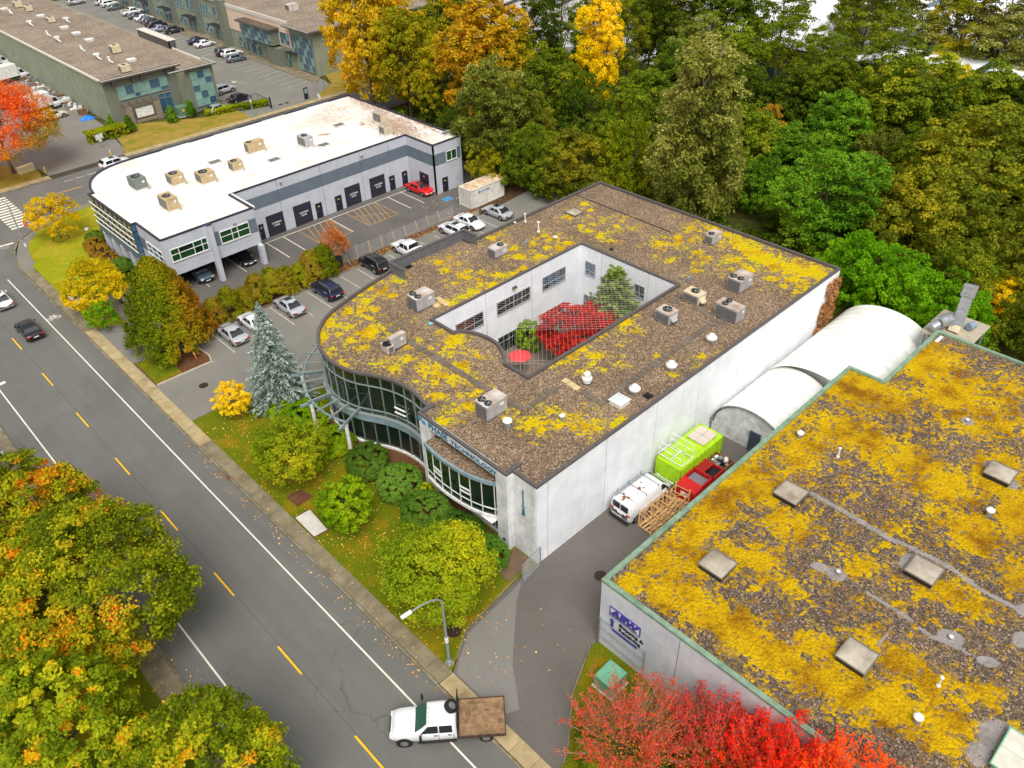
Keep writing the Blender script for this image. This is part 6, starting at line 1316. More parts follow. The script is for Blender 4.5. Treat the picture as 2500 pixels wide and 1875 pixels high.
for i in range(nx+1):
    for j in range(ny+1): vs.append((41.4+5.9*i/nx, 25.15+2.3*j/ny, 2.3+.07*math.sin(i*1.7+j*.6)*math.sin(j*1.1+i*.3)+R.uniform(-.02, .02)))
b.add(vs, [(i*(ny+1)+j, (i+1)*(ny+1)+j, (i+1)*(ny+1)+j+1, i*(ny+1)+j+1) for i in range(nx) for j in range(ny)]); b.build('cover_sheet', LIME, lb, smooth=True)
PALET = mat('pale tarpaulin', S(196, 184, 172), .7, 0, .1, 1)
for i in range(2):
    for j in range(2): b = MB(); b.box(45.0+i*1.0, 45.96+i*1.0, 25.5+j*.86, 26.33+j*.86, 2.4, 2.46); b.build('top_board', PALET, lb)
pb2('hook_opening', BLACKP, 41.33, 41.36, 25.9, 26.4, .15, .5, lb)
rk = empty('frame_rack', (0, 0, .035), 0, 'white metal frame rack lying on the lime container', 'rack')
for x in (41.6, 43.1): 
    b = MB()
    for z in (2.55, 3.2, 3.85): b.bar((x, 25.2, z), (x, 27.5, z), .05, .05)
    for y in (25.2, 26.0, 26.8, 27.5): b.bar((x, y, 2.5), (x, y, 3.9), .05, .05)
    b.build('frame', WHITEM, rk)
b = MB()
for y in (25.2, 26.35, 27.5): b.bar((41.6, y, 2.55), (43.1, y, 2.55), .06, .06)
b.build('base_rail', WHITEM, rk)
def bin_(name, m, x0, x1, y0, y1, h, lab, cat, fill=True):
    t = empty(name, ((x0+x1)/2, (y0+y1)/2, .035), 0, lab, cat); sx, sy = (x1-x0)/2, (y1-y0)/2; th = .07
    for q in ((-sx, sx, -sy, -sy+th), (-sx, sx, sy-th, sy), (-sx, -sx+th, -sy+th, sy-th), (sx-th, sx, -sy+th, sy-th)): b = MB(); b.box(*q, .12, h); b.build('side_panel', m, t)
    b = MB(); b.box(-sx+th, sx-th, -sy+th, sy-th, .1, .2); b.build('floor', DARKM, t)
    return t, sx, sy
t, sx, sy = bin_('waste_bin', REDB, 40.8, 43.2, 23.2, 25.0, 1.35, 'red steel waste bin with sloping front and open hatch', 'bin')
b = MB(); b.add([(-sx, -sy, 1.37), (-sx, sy, 1.37), (-.2, sy, 1.62), (-.2, -sy, 1.62)], [(0, 3, 2, 1)]); b.build('lid', REDB, t); b = MB(); b.box(-.2, sx, -sy, -sy+.12, 1.36, 1.62); b.box(-.2, sx, sy-.12, sy, 1.36, 1.62); b.box(sx-.1, sx, -sy, sy, 1.36, 1.62); b.build('rim', REDB, t); b = MB(); b.box(-.1, sx-.12, -sy+.14, sy-.14, 1.1, 1.2); b.build('inner_liner', mat('grey liner', S(120, 122, 130), .7), t)
b = MB(); b.box(-sx-.02, -sx-.004, -.4, .4, .6, 1.0); b.build('bin_label', WHITEM, t)
t, sx, sy = bin_('waste_bin', REDB, 43.3, 44.9, 23.3, 25.1, 1.3, 'smaller red bin with a half open black lid', 'bin'); b = MB(); b.box(-sx, sx, 0, sy, 1.31, 1.36); b.build('lid', mat('dark red lid', S(150, 30, 26), .5), t); b = MB(); b.box(-sx+.1, sx-.1, -sy+.1, -.02, 1.0, 1.1); b.build('rubbish', BLACKP, t)
t, sx, sy = bin_('waste_bin', BRN, 45.05, 46.4, 23.3, 25.1, 1.2, 'brown plywood crate filled with scrap', 'crate')
for i in range(26):
    b = MB(); x, y = R.uniform(-sx+.15, sx-.15), R.uniform(-sy+.2, sy-.2); s = R.uniform(.08, .22); b.box(x-s, x+s, y-s*.7, y+s*.7, .9, 1.02+R.uniform(0, .2)); o = b.build('scrap_piece', [WHITEM, BLACKP, GALV, DARKM][i % 4], t)
PINE = mat('raw pine timber', S(224, 182, 124), .8, 0, .12, 4, S(200, 154, 98))
for i, (x, y) in enumerate(((36.85, 24.35), (38.4, 24.3), (40.0, 24.2), )):
    t = empty('timber_frame', (x, y, .035), math.radians(-4+5*i), ['raw pine frame crate nearest the street end of the alley', 'raw pine frame crate in the middle of its row', 'raw pine frame crate against the red bin'][i], 'frame', 'pine frames in the alley')
    w, d, h = .68, .62, 1.65
    for xx in (-w, 0, w):
        for yy in (-d, d): b = MB(); b.box(xx-.045, xx+.045, yy-.045, yy+.045, 0, h-.25*(xx == 0)+.15*(yy > 0)); b.build('post', PINE, t)
    for z in (.12, h-.3):
        for yy in (-d, d): b = MB(); b.bar((-w, yy*1.1, z), (w, yy*1.1, z), .035, .07); b.build('rail', PINE, t)
        for xx in (-w, 0, w): b = MB(); b.bar((xx*1.06, -d, z+.05), (xx*1.06, d, z+.05), .035, .07); b.build('rail', PINE, t)
    for a0, a1 in (((-w, -d, .2), (0, -d, h-.4)), ((-w, d, .2), (0, d, h-.3)), ((0, -d, .3), (0, d, h-.5)), ((w, d, .2), (w, -d, h-.4))): b = MB(); b.bar(a0, a1, .03, .07); b.build('brace', PINE, t)
    for q in range(4): b = MB(); b.box(-w, w, -d+.06+q*.32, -d+.2+q*.32, .2, .23); b.build('slat', PINE, t)
# gate at the corner
gt = empty('chain_link_gate', (0, 0, 0), 0, 'open chain link gate leaf at the office corner', 'gate')
b = MB(); b.tube((25.95, 27.45, .03), (25.95, 27.45, 2.1), .05); b.build('post', GALV, gt); b = MB(); b.tube((28.1, 27.75, .03), (28.1, 27.75, 2.0), .05); b.build('post', GALV, gt); b = MB(); b.tube((25.95, 27.45, 2.0), (28.1, 27.75, 2.0), .03); b.build('rail', GALV, gt); b = MB(); b.tube((25.95, 27.45, .15), (28.1, 27.75, .15), .03); b.build('rail', GALV, gt)
def chain(p, q, z0, z1, step, parent, name='wire_mesh', r=.006):
    b = MB(); p = Vector((*p, 0)); q = Vector((*q, 0)); L = (q-p).length; h = z1-z0; n = int((L+h)/step)
    for i in range(n):
        s0 = i*step-h
        for fl in (0, 1):
            t0 = max(0, -s0); t1 = min(h, L-s0)
            if t1 <= t0: continue
            A = (s0+t0, t0); B = (s0+t1, t1)
            if fl: A = (L-A[0], A[1]); B = (L-B[0], B[1])
            a_ = p.lerp(q, A[0]/L); b2 = p.lerp(q, B[0]/L); b.tube((a_.x, a_.y, z0+A[1]), (b2.x, b2.y, z0+B[1]), r, None, 3, 0, False)
    return b.build(name, GALV, parent)
chain((25.95, 27.45), (28.1, 27.75), .15, 2.0, .14, gt)
fc = empty('chain_link_fence', (0, 0, 0), 0, 'chain link fence between the two parking yards', 'fence')
b = MB(); b.tube((42.3, 76.6, 1.9), (61.8, 76.6, 1.9), .03); b.build('top_rail', GALV, fc)
for i in range(8): x = 42.3+i*2.79; b = MB(); b.tube((x, 76.6, .1), (x, 76.6, 1.95), .035); b.build('post', GALV, fc)
chain((42.3, 76.6), (61.8, 76.6), .2, 1.9, .22, fc)
b = MB(); b.box(42.35, 44.2, 76.57, 76.6, .2, 1.8); b.build('privacy_panel', DARKM, fc)

# ------------------------------------------------------------------ shipping container
sc = empty('shipping_container', (68.35, 78.25, .06), 0, 'white corrugated shipping container parked by the wood', 'container')
CW = mat('white container paint', S(222, 220, 214), .6, 0, .06, 1, S(196, 192, 182), 0, 40, 'O', .4, .3); CT = mat('cream rusty container roof', S(214, 196, 168), .7, 0, .12, .8, S(160, 128, 104))
def corr(x0, x1, y, z0, z1, n, dep, axis='X'):
    b = MB(); pts = []
    for i in range(n):
        a = x0+(x1-x0)*i/n; s = (x1-x0)/n
        pts += [(a, 0), (a+s*.35, 0), (a+s*.5, dep), (a+s*.85, dep)]
    pts.append((x1, 0)); vs = []
    for (u, d) in pts: vs += [(u, y-d, z0), (u, y-d, z1)] if axis == 'X' else [(y-d, u, z0), (y-d, u, z1)]
    b.add(vs, [(2*i, 2*i+2, 2*i+3, 2*i+1) for i in range(len(pts)-1)]); return b
corr(-2.95, 2.95, -1.16, .15, 2.5, 20, .04).build('side_wall', CW, sc); corr(-2.95, 2.95, 1.2, .15, 2.5, 20, .04).build('side_wall', CW, sc)
b = MB(); n = 22
for i in range(n): a = -2.95+5.9*i/n; s = 5.9/n; b.add([(a, -1.15, 2.56), (a+s*.5, -1.15, 2.56), (a+s*.5, 1.15, 2.56), (a, 1.15, 2.56), (a+s*.6, -1.15, 2.52), (a+s*.9, -1.15, 2.52), (a+s*.9, 1.15, 2.52), (a+s*.6, 1.15, 2.52), (a+s, -1.15, 2.56), (a+s, 1.15, 2.56)], [(0, 1, 2, 3), (1, 4, 7, 2), (4, 5, 6, 7), (5, 8, 9, 6)])
b.build('roof', CT, sc)
for y in (-1.2, 1.2):
    for z in (.08, 2.54): b = MB(); b.bar((-3.03, y, z), (3.03, y, z), .1, .12); b.build('rail', CW, sc)
for x in (-3.0, 3.0):
    for y in (-1.18, 1.18): b = MB(); b.box(x-.06, x+.06, y-.07, y+.07, 0, 2.6); b.build('corner_post', CW, sc)
    for z in (.08, 2.54): b = MB(); b.bar((x, -1.12, z), (x, 1.12, z), .1, .12); b.build('rail', CW, sc)
for y0, y1 in ((-1.1, -.02), (.02, 1.1)):
    b = MB(); b.box(-3.0, -2.94, y0, y1, .15, 2.48); D = b.build('door', CW, sc)
    for yy in (y0+.25, y1-.25): b = MB(); b.tube((-3.05, yy, .12), (-3.05, yy, 2.5), .022, None, 6); b.build('lock_rod', GALV, D)
b = MB(); b.box(2.93, 2.99, -1.1, 1.1, .15, 2.48); b.build('end_wall', CW, sc)
b = MB(); b.box(-2.2, .3, -1.225, -1.205, 1.75, 2.3); b.build('sign_panel', WHITEM, sc)
place_text('Big', .42, (-1.75, -1.232, 1.9), (1, 0, 0), (0, 0, 1), DARKM, sc, 'lettering', .004); place_text('Steel', .42, (-1.12, -1.232, 1.9), (1, 0, 0), (0, 0, 1), mat('sign blue', S(60, 130, 190), .5), sc, 'lettering', .004); place_text('Box', .42, (-.25, -1.232, 1.9), (1, 0, 0), (0, 0, 1), DARKM, sc, 'lettering', .004)
# ------------------------------------------------------------------ lamps, signs, small street things
POLE = mat('grey lamp post', S(150, 156, 162), .5, .3, .08, 3)
def lamp(x, y, h, dx, dy, lab, arm=2.2, base=.12):
    t = empty('street_lamp', (x, y, base), 0, lab, 'street lamp', 'street lamps'); d = Vector((dx, dy, 0)).normalized()
    b = MB(); b.lathe([(.16, 0), (.16, .3), (.1, .32), (.065, h-.9), (.06, h-.9)], 12); b.build('post', POLE, t, smooth=False)
    b = MB(); pts = [(0, 0, h-.95)]+[tuple(d*arm*(1-math.cos(a))*.5*1.2+Vector((0, 0, h-.95+.95*math.sin(a)))) for a in (.4, .8, 1.2, 1.55)]+[tuple(d*arm+Vector((0, 0, h+.06)))]
    b.path(pts, .05, 8); b.build('arm', POLE, t)
    e = d*(arm+.35); q = d.cross(Vector((0, 0, 1)))
    b = MB(); b.bar(tuple(d*(arm-.1)+Vector((0, 0, h+.05))), tuple(d*(arm+.65)+Vector((0, 0, h+.02))), .26, .13); b.build('lamp_head', WHITEM, t, bevel=.04)
    b = MB(); b.box(-.24, .24, -.24, .24, -.05, .04); b.build('base_plate', GALV, t); b = MB(); b.lathe([(.125, 2.3), (.125, 2.75)], 12); b.build('sticker', WHITEM, t)
lamp(17.9, 26.2, 7.2, -1, .1, 'grey street lamp at the driveway mouth beside a young tree'); lamp(18.0, 105.4, 8.6, -.75, .66, 'tall grey street lamp at the crossing corner of the bright lawn', 2.6)
lamp(64.5, 133.4, 5.6, -.5, .9, 'grey lamp post by the hedged car park entrance', 2.2)
p = G(10, 1100); lamp(3.4, 66.5, 8.4, 1, .15, 'grey street lamp between the orange green trees across the road', 2.0)
t = empty('stop_sign', (20.2, 112.1, .12), 0, 'red octagonal stop sign by the crosswalk', 'sign')
b = MB(); b.tube((0, 0, 0), (0, 0, 2.4), .035); b.build('post', GALV, t)
SR = mat('stop red', S(204, 24, 36), .5); b = MB(); n = 8; f = Vector((-.5, -.86, 0)); r_v = Vector((.86, -.5, 0))
for rr, off, m, nm in ((.42, .03, WHITEM, 'sign_rim'), (.38, .036, SR, 'sign_face')):
    b = MB(); pts = [Vector((0, 0, 2.3))+f*off+r_v*rr*math.cos(math.pi/8+i*math.pi/4)+Vector((0, 0, rr*math.sin(math.pi/8+i*math.pi/4))) for i in range(8)]
    b.add([tuple(p) for p in pts], [tuple(range(8))]); b.build(nm, m, t)
place_text('STOP', .3, tuple(Vector((0, 0, 2.2))+f*.045-r_v*.33), r_v, (0, 0, 1), WHITEM, t, 'lettering', .003)
def post(name, x, y, h, r, m, lab, cat, z=.1, cap=None, grp=None):
    t = empty(name, (x, y, z), 0, lab, cat, grp); b = MB(); b.lathe([(r, 0), (r, h-.03), (r*.6, h), (.005, h)], 12); b.build('post', m, t)
    b = MB(); b.lathe([(r+.012, h*.7), (r+.012, h*.82)], 12); b.build('band', cap or WHITEM, t); return t
ORG = mat('orange post', S(232, 140, 20), .5); YP = mat('yellow post', S(226, 186, 40), .5)
p = G(480, 876, .1); post('bollard', p.x, p.y, 1.0, .09, ORG, 'orange bollard leaning over the bark mulch', 'bollard').rotation_euler = (.1, -.15, 0)
p = G(272, 380, .1); post('bollard', p.x, p.y, 1.0, .1, YP, 'yellow bollard beside the clipped hedge', 'bollard'); p = G(112, 422, .1); post('bollard', p.x, p.y, 1.0, .1, YP, 'yellow bollard by the sign block under the red orange tree', 'bollard')
p = G(252, 786, .1); post('bollard', p.x, p.y, 1.2, .06, WHITEM, 'white marker post beside the yellow shrub', 'bollard').rotation_euler = (0, .25, 0)
p = G(66, 420, .1); t = empty('stone_sign_block', (p.x, p.y, .1), .2, 'beige stone sign block under the red orange tree', 'sign'); b = MB(); b.box(-1.2, 1.2, -.35, .35, 0, .95); b.build('block', mat('beige block', S(196, 188, 150), .8, 0, .08, 2), t, bevel=.04); b = MB(); b.box(-1.25, 1.25, -.4, .4, .952, 1.02); b.build('cap', mat('beige cap', S(206, 200, 166), .8), t)
p = G(250, 360, .1); t = empty('site_sign', (p.x, p.y, .1), .4, 'white estate sign on a post by the clipped hedge', 'sign'); b = MB(); b.tube((0, 0, 0), (0, 0, 2.2), .05); b.build('post', GALV, t); b = MB(); b.box(-.75, .75, -.06, -.05, 1.4, 2.2); b.build('board', WHITEM, t); b = MB(); b.box(-.25, .3, -.06, -.05, .95, 1.35); b.build('small_board', WHITEM, t)
p = G(187, 705, .1); t = empty('direction_sign', (p.x, p.y, .1), .3, 'small green sign board at the lawn edge', 'sign'); b = MB(); b.tube((0, 0, 0), (0, 0, 1.0), .04); b.build('post', GALV, t); b = MB(); b.box(-.5, .5, -.05, -.03, .6, 1.2); b.build('board', mat('sign green', S(24, 160, 110), .5), t)
p = G(212, 562, .12); t = empty('garden_rock', (p.x, p.y, .1), 0, 'small white rock on the bright lawn', 'rock'); b = MB(); b.lathe([(.26, 0), (.34, .14), (.26, .32), (.1, .4), (.01, .41)], 9); b.build('stone', WHITEM, t, smooth=True); b = MB(); b.lathe([(.4, 0), (.34, .05), (.01, .06)], 9); b.build('base', MULCH, t)
# chain link gate, sliding gate and sign near the far car park
fn = empty('dark_fence', (0, 0, 0), 0, 'dark metal picket fence round the far car park corner', 'fence')
fp = [G(*zq(245, 835)), G(*zq(520, 850)), G(*zq(725, 790)), G(*zq(835, 840))]
for i in range(len(fp)-1):
    b = MB(); b.bar((fp[i].x, fp[i].y, 1.55), (fp[i+1].x, fp[i+1].y, 1.55), .05, .05); b.build('rail', BLACKP, fn); b = MB(); b.bar((fp[i].x, fp[i].y, .3), (fp[i+1].x, fp[i+1].y, .3), .05, .05); b.build('rail', BLACKP, fn)
    L = (fp[i+1]-fp[i]).length; n = int(L/.45)
    b = MB()
    for j in range(n+1): q = fp[i].lerp(fp[i+1], j/n); b.box(q.x-.015, q.x+.015, q.y-.015, q.y+.015, .1, 1.7)
    o = b.build('pickets', BLACKP, fn); o['kind'] = 'stuff'
b = MB(); q = fp[-1]; b.box(q.x-.1, q.x+.1, q.y-.1, q.y+.1, 0, 2.0); b.build('gate_post', BLACKP, fn)
p = G(*zq(1108, 770)); t = empty('gate_sign', (p.x, p.y, 0), .3, 'dark gate panel with a small notice at the far car park', 'gate'); b = MB(); b.box(-.5, .5, -.05, .05, .1, 2.1); b.build('panel', DARKM, t); b = MB(); b.box(-.3, .3, -.08, -.06, 1.1, 1.9); b.build('notice', mat('pale notice', S(150, 180, 190), .5), t)
p = G(*zq(1200, 770)); t = empty('sandwich_board', (p.x, p.y, .12), .3, 'white sandwich board on the grass verge', 'sign'); b = MB(); b.add([(-.35, -.3, 0), (.35, -.3, 0), (.3, 0, 1.0), (-.3, 0, 1.0), (-.35, .3, 0), (.35, .3, 0)], [(0, 1, 2, 3), (5, 4, 3, 2)]); b.build('boards', WHITEM, t); b = MB(); b.box(-.32, .32, -.03, .03, .98, 1.03); b.build('hinge', GALV, t)
p = G(*zq(1250, 715)); t = empty('flag_sign', (p.x, p.y, .12), .3, 'small white flag sign on a thin dark post', 'sign'); b = MB(); b.tube((0, 0, 0), (0, 0, 1.9), .03); b.build('post', BLACKP, t); b = MB(); b.box(0, .5, -.015, .015, 1.5, 1.85); b.build('flag', WHITEM, t)
p = G(*zq(150, 900)); t = empty('transformer_box', (p.x, p.y, .1), 0, 'green utility transformer box between clipped hedges', 'utility box'); b = MB(); b.box(-.9, .9, -.8, .8, .1, 1.7); b.build('cabinet', mat('utility green', S(92, 124, 104), .5, 0, .08, 2), t, bevel=.04); b = MB(); b.box(-1.0, 1.0, -.9, .9, 0, .1); b.build('pad', CONC, t); b = MB(); b.box(-.2, .2, -.83, -.81, .9, 1.3); b.build('warning_label', YP, t)
# blue tarpaulin heap and scrap by the sage wall
BT = mat('blue tarpaulin', S(24, 120, 214), .4, 0, .12, 2); p = G(214, 290)
b = MB(); n = 16
vs = [(p.x+2.2*(i/n-.5)*(1+.2*math.sin(j)), p.y+2.0*(j/n-.5), .03+max(0, (.5+.35*math.sin(i*1.3+j*.7)+R.uniform(-.12, .12))*(1-abs(i/n-.5)*1.9)*(1-abs(j/n-.5)*1.9))) for i in range(n+1) for j in range(n+1)]
b.add(vs, [(i*(n+1)+j, (i+1)*(n+1)+j, (i+1)*(n+1)+j+1, i*(n+1)+j+1) for i in range(n) for j in range(n)]); o = b.build('tarpaulin', BT); tag(o, 'crumpled blue tarpaulin heap beside the sage wall', 'tarpaulin')
b = MB()
for i in range(160):
    q = G(R.uniform(50, 200), R.uniform(195, 275)); 
    if not (42.6 < q.x < 45.3): q = Vector((R.uniform(43.2, 45.2), R.uniform(157, 185), 0))
    s = R.uniform(.15, .6); b.box(q.x-s, q.x+s, q.y-s*.6, q.y+s*.6, .02, R.uniform(.2, 1.1), R.randrange(4))
o = b.build('scrap_heap', [WHITEM, mat('scrap brown', S(120, 92, 70), .9), GALV, mat('scrap grey', S(150, 146, 140), .8)]); tag(o, 'jumble of scrap and boxes along the sage wall', 'scrap heap', None, 'stuff')
# dust collector behind the warehouse
dc = empty('dust_collector', (70.6, 17.2, 0), 0, 'galvanised duct and blower machine on a platform behind the warehouse', 'machine')
b = MB(); b.box(-2.4, 2.6, -2.6, 1.6, 5.6, 5.75); b.build('platform', mat('weathered plank deck', S(168, 158, 140), .8, 0, .15, 2), dc)
for x in (-2.1, 2.3):
    for y in (-2.3, 1.3): b = MB(); b.tube((x, y, 0), (x, y, 5.6), .1); b.build('support_leg', GALV, dc)
b = MB(); b.bar((-.3, -.6, 6.2), (.55, -.4, 8.9), .95, .8); b.build('duct', GALV, dc, bevel=.03); b = MB(); b.bar((.55, -.4, 8.9), (.85, -.35, 9.9), 1.15, 1.0); b.build('stack_hood', GALV, dc, bevel=.03)
b = MB(); b.bar((-.6, -.6, 5.75), (-.3, -.6, 6.3), .9, .8); b.build('duct_base', HVC, dc); b = MB(); b.tube((-1.6, .6, 6.6), (.1, 0, 6.7), .55, None, 14); b.build('blower', GALV, dc); b = MB(); b.tube((.3, -1.4, 6.2), (1.0, -1.6, 6.2), .35, None, 12); b.build('motor', mat('blue grey motor', S(130, 146, 162), .5), dc); b = MB(); b.tube((-2.2, .9, 6.3), (-1.6, .6, 6.5), .45, None, 12); b.build('intake', GALV, dc)
o = pb2('white_tube_light', WHITEM, 66.2, 67.4, 16.6, 16.9, 6.42, 6.5, None, .03); tag(o, 'white plastic strip lying on the moss roof corner', 'strip')
# courtyard parasol
p = Vector((43.6, 45.6, .13)); t = empty('parasol', p, 0, 'coral red six sided parasol in the courtyard', 'parasol')
CORAL = mat('coral fabric', S(226, 70, 74), .7, 0, .05, 2)
for i in range(6):
    a0, a1 = i*math.pi/3, (i+1)*math.pi/3; b = MB(); b.add([(0, 0, 2.75), (1.15*math.cos(a0), 1.15*math.sin(a0), 2.25), (1.15*math.cos(a1), 1.15*math.sin(a1), 2.25), (0, 0, 2.72), (1.15*math.cos(a0), 1.15*math.sin(a0), 2.22), (1.15*math.cos(a1), 1.15*math.sin(a1), 2.22)], [(0, 1, 2), (5, 4, 3), (1, 4, 5, 2)]); b.build('canopy_panel', CORAL, t)
b = MB(); b.tube((0, 0, 0), (0, 0, 2.85), .03); b.build('pole', WHITEM, t); b = MB(); b.lathe([(.3, 0), (.3, .08), (.05, .12)], 14); b.build('base', DARKM, t)
t = empty('roof_brush', G(*mz(830, 975), ZR+.03), .2, 'pale blue brush with white handle lying on the gravel roof', 'brush'); t.rotation_euler = (0, 0, -.55)
b = MB(); b.tube((0, 0, .06), (1.2, 0, .06), .025); b.build('handle', WHITEM, t); b = MB(); b.box(-.35, 0, -.14, .14, 0, .12); b.build('head', mat('pale blue plastic', S(120, 190, 206), .5), t)
# ------------------------------------------------------------------ foliage
NR = np.random.default_rng(11)
def leafmat(name, stops, trans=.4, mixw=(.6, .4), hue_noise=.0):
    """leaf colour picked per spray and per leaf (attributes 'cr','lr','tip')"""
    m, t, b, o = newmat(name)
    a1 = nd(t, 'Attribute', attribute_name='cr'); a2 = nd(t, 'Attribute', attribute_name='lr')
    f = mth(t, 'ADD', mth(t, 'MULTIPLY', a1.outputs['Fac'], mixw[0]), mth(t, 'MULTIPLY', a2.outputs['Fac'], mixw[1]))
    c = ramp(t, f, stops)
    oi = nd(t, 'ObjectInfo'); hs_ = nd(t, 'HueSaturation'); hs_.inputs['Saturation'].default_value = 1.0
    t.links.new(mth(t, 'ADD', mth(t, 'MULTIPLY', oi.outputs['Random'], .016), .495), hs_.inputs['Hue']); t.links.new(mth(t, 'ADD', mth(t, 'MULTIPLY', oi.outputs['Random'], .28), 1.06), hs_.inputs['Value']); t.links.new(c, hs_.inputs['Color']); c = hs_.outputs[0]
    t.links.new(c, b.inputs['Base Color']); b.inputs['Roughness'].default_value = .6; b.inputs['Specular IOR Level'].default_value = .06
    tr = nd(t, 'BsdfTranslucent'); t.links.new(c, tr.inputs[0]); ms = nd(t, 'MixShader'); ms.inputs[0].default_value = trans
    t.links.new(b.outputs[0], ms.inputs[1]); t.links.new(tr.outputs[0], ms.inputs[2]); t.links.new(ms.outputs[0], o.inputs[0])
    return m
def ru(n, k=3):
    v = NR.normal(size=(n, k)); return v/np.linalg.norm(v, axis=1, keepdims=True)
def leafmesh(name, P, N, size, cr, lr, m, aspect=.62, D=None):
    n = len(P); T = D if D is not None else ru(n)
    T = T-N*np.sum(T*N, 1, keepdims=True); T /= np.linalg.norm(T, axis=1, keepdims=True)+1e-9
    B = np.cross(N, T); s = (size*NR.uniform(.7, 1.3, n))[:, None] if np.isscalar(size) else size[:, None]
    V = np.stack([P-T*s*.5, P+B*s*.5*aspect+N*s*.08, P+T*s*.5, P-B*s*.5*aspect+N*s*.08], 1).reshape(-1, 3)
    me = bpy.data.meshes.new(name); me.vertices.add(4*n); me.vertices.foreach_set('co', V.astype(np.float32).ravel())
    me.loops.add(4*n); me.loops.foreach_set('vertex_index', np.arange(4*n, dtype=np.int32))
    me.polygons.add(n); me.polygons.foreach_set('loop_start', np.arange(0, 4*n, 4, dtype=np.int32))
    me.update(calc_edges=True)
    for an, v in (('cr', cr), ('lr', lr)):
        at = me.attributes.new(an, 'FLOAT', 'FACE'); at.data.foreach_set('value', np.asarray(v, np.float32))
    me.materials.append(m); return me
def clumps(C, rc, nl, leaf, m, name, center, up=.35, outw=.7, aspect=.62, flat=1.0, rnd=.75, crv=None, fill=.0):
    """sprays of leaves: nl leaves on the outer side of every clump"""
    k = len(C); idx = np.repeat(np.arange(k), nl); n = len(idx)
    o = C-center; o = o/(np.linalg.norm(o, axis=1, keepdims=True)+1e-6)
    d = ru(n)+o[idx]*outw+np.array([0, 0, up]); d /= np.linalg.norm(d, axis=1, keepdims=True)
    rr = (np.asarray(rc)*np.ones(k))[idx]*np.sqrt(NR.uniform(fill, 1, n))
    P = C[idx]+d*rr[:, None]*np.array([1, 1, flat])
    N = d*.8+ru(n)*rnd+np.array([0, 0, .35]); N /= np.linalg.norm(N, axis=1, keepdims=True)
    cr = (NR.uniform(0, 1, k) if crv is None else crv)[idx]
    return leafmesh(name, P, N, leaf, cr, NR.uniform(0, 1, n), m, aspect)
def smooth_patch(C, scale=.35, amp=.85, jit=.13):
    """neighbouring sprays share colour: a cheap low-frequency field over the crown"""
    k = NR.normal(size=(6, 3))*scale; ph = NR.uniform(0, 6.28, 6)
    v = sum(np.sin(C@k[i]+ph[i]) for i in range(6))/6
    v = .5+amp*v+NR.normal(0, jit, len(C)); return np.clip(v, 0, 1)
def crown_pts(k, rx, ry, rz, zc, lob=.22, inner=.35, cut=-.75, top=0.0, seed=0):
    d = ru(k*2); d = d[d[:, 2] > cut][:k]; 
    th = np.arctan2(d[:, 1], d[:, 0]); ph = np.arcsin(d[:, 2]); p0 = NR.uniform(0, 6.28, 4)
    f = 1+lob*(np.sin(3*th+p0[0])*np.cos(2*ph)+.6*np.sin(5*th+p0[1]+3*ph)+.5*np.sin(4*ph+p0[2]))*.6
    r = f*(1-inner*NR.uniform(0, 1, len(d))**1.6)
    P = d*r[:, None]*np.array([rx, ry, rz])
    if top: P[:, :2] *= (1-top*np.clip((P[:, 2]/rz+1)/2, 0, 1)**1.3)[:, None]
    P[:, 2] += zc; return P
def lobed_pts(k, r, h, nlobe, prof='round', zlo=.12, lr=.42, inner=.3):
    """a crown made of separate leafy masses on its limbs"""
    out = []
    for i in range(nlobe):
        f = (i+.5)/nlobe; z = h*(zlo+(.9-zlo)*f); w = math.sin(math.pi*min(1, (.12+.88*f)))**.6 if prof == 'round' else (1-f)**.55*.95+.08
        if prof == 'plume': w = (math.sin(math.pi*(.2+.72*f)))**.8*.9
        a = i*2.4+R.uniform(-.5, .5); d = r*w*R.uniform(.35, .72); q = r*lr*R.uniform(.75, 1.2)*(.75+.4*w)
        c = np.array([math.cos(a)*d, math.sin(a)*d, z]); n = max(8, int(k/nlobe*(q/(r*lr))**2)); e = ru(n*2); e = e[e[:, 2] > -.55][:n]
        rad = 1-inner*NR.uniform(0, 1, len(e))**1.5
        out.append(c+e*rad[:, None]*np.array([q, q, q*R.uniform(.95, 1.35)]))
    return np.concatenate(out)
BARK = mat('grey brown bark', S(96, 84, 70), .95, 0, .25, 3, S(66, 56, 46), .7, 12); BARKP = mat('pale bark', S(150, 138, 120), .95, 0, .2, 3, S(110, 98, 84), .5, 12); BARKD = mat('dark bark', S(62, 52, 42), .95, 0, .25, 3, None, .7, 12)
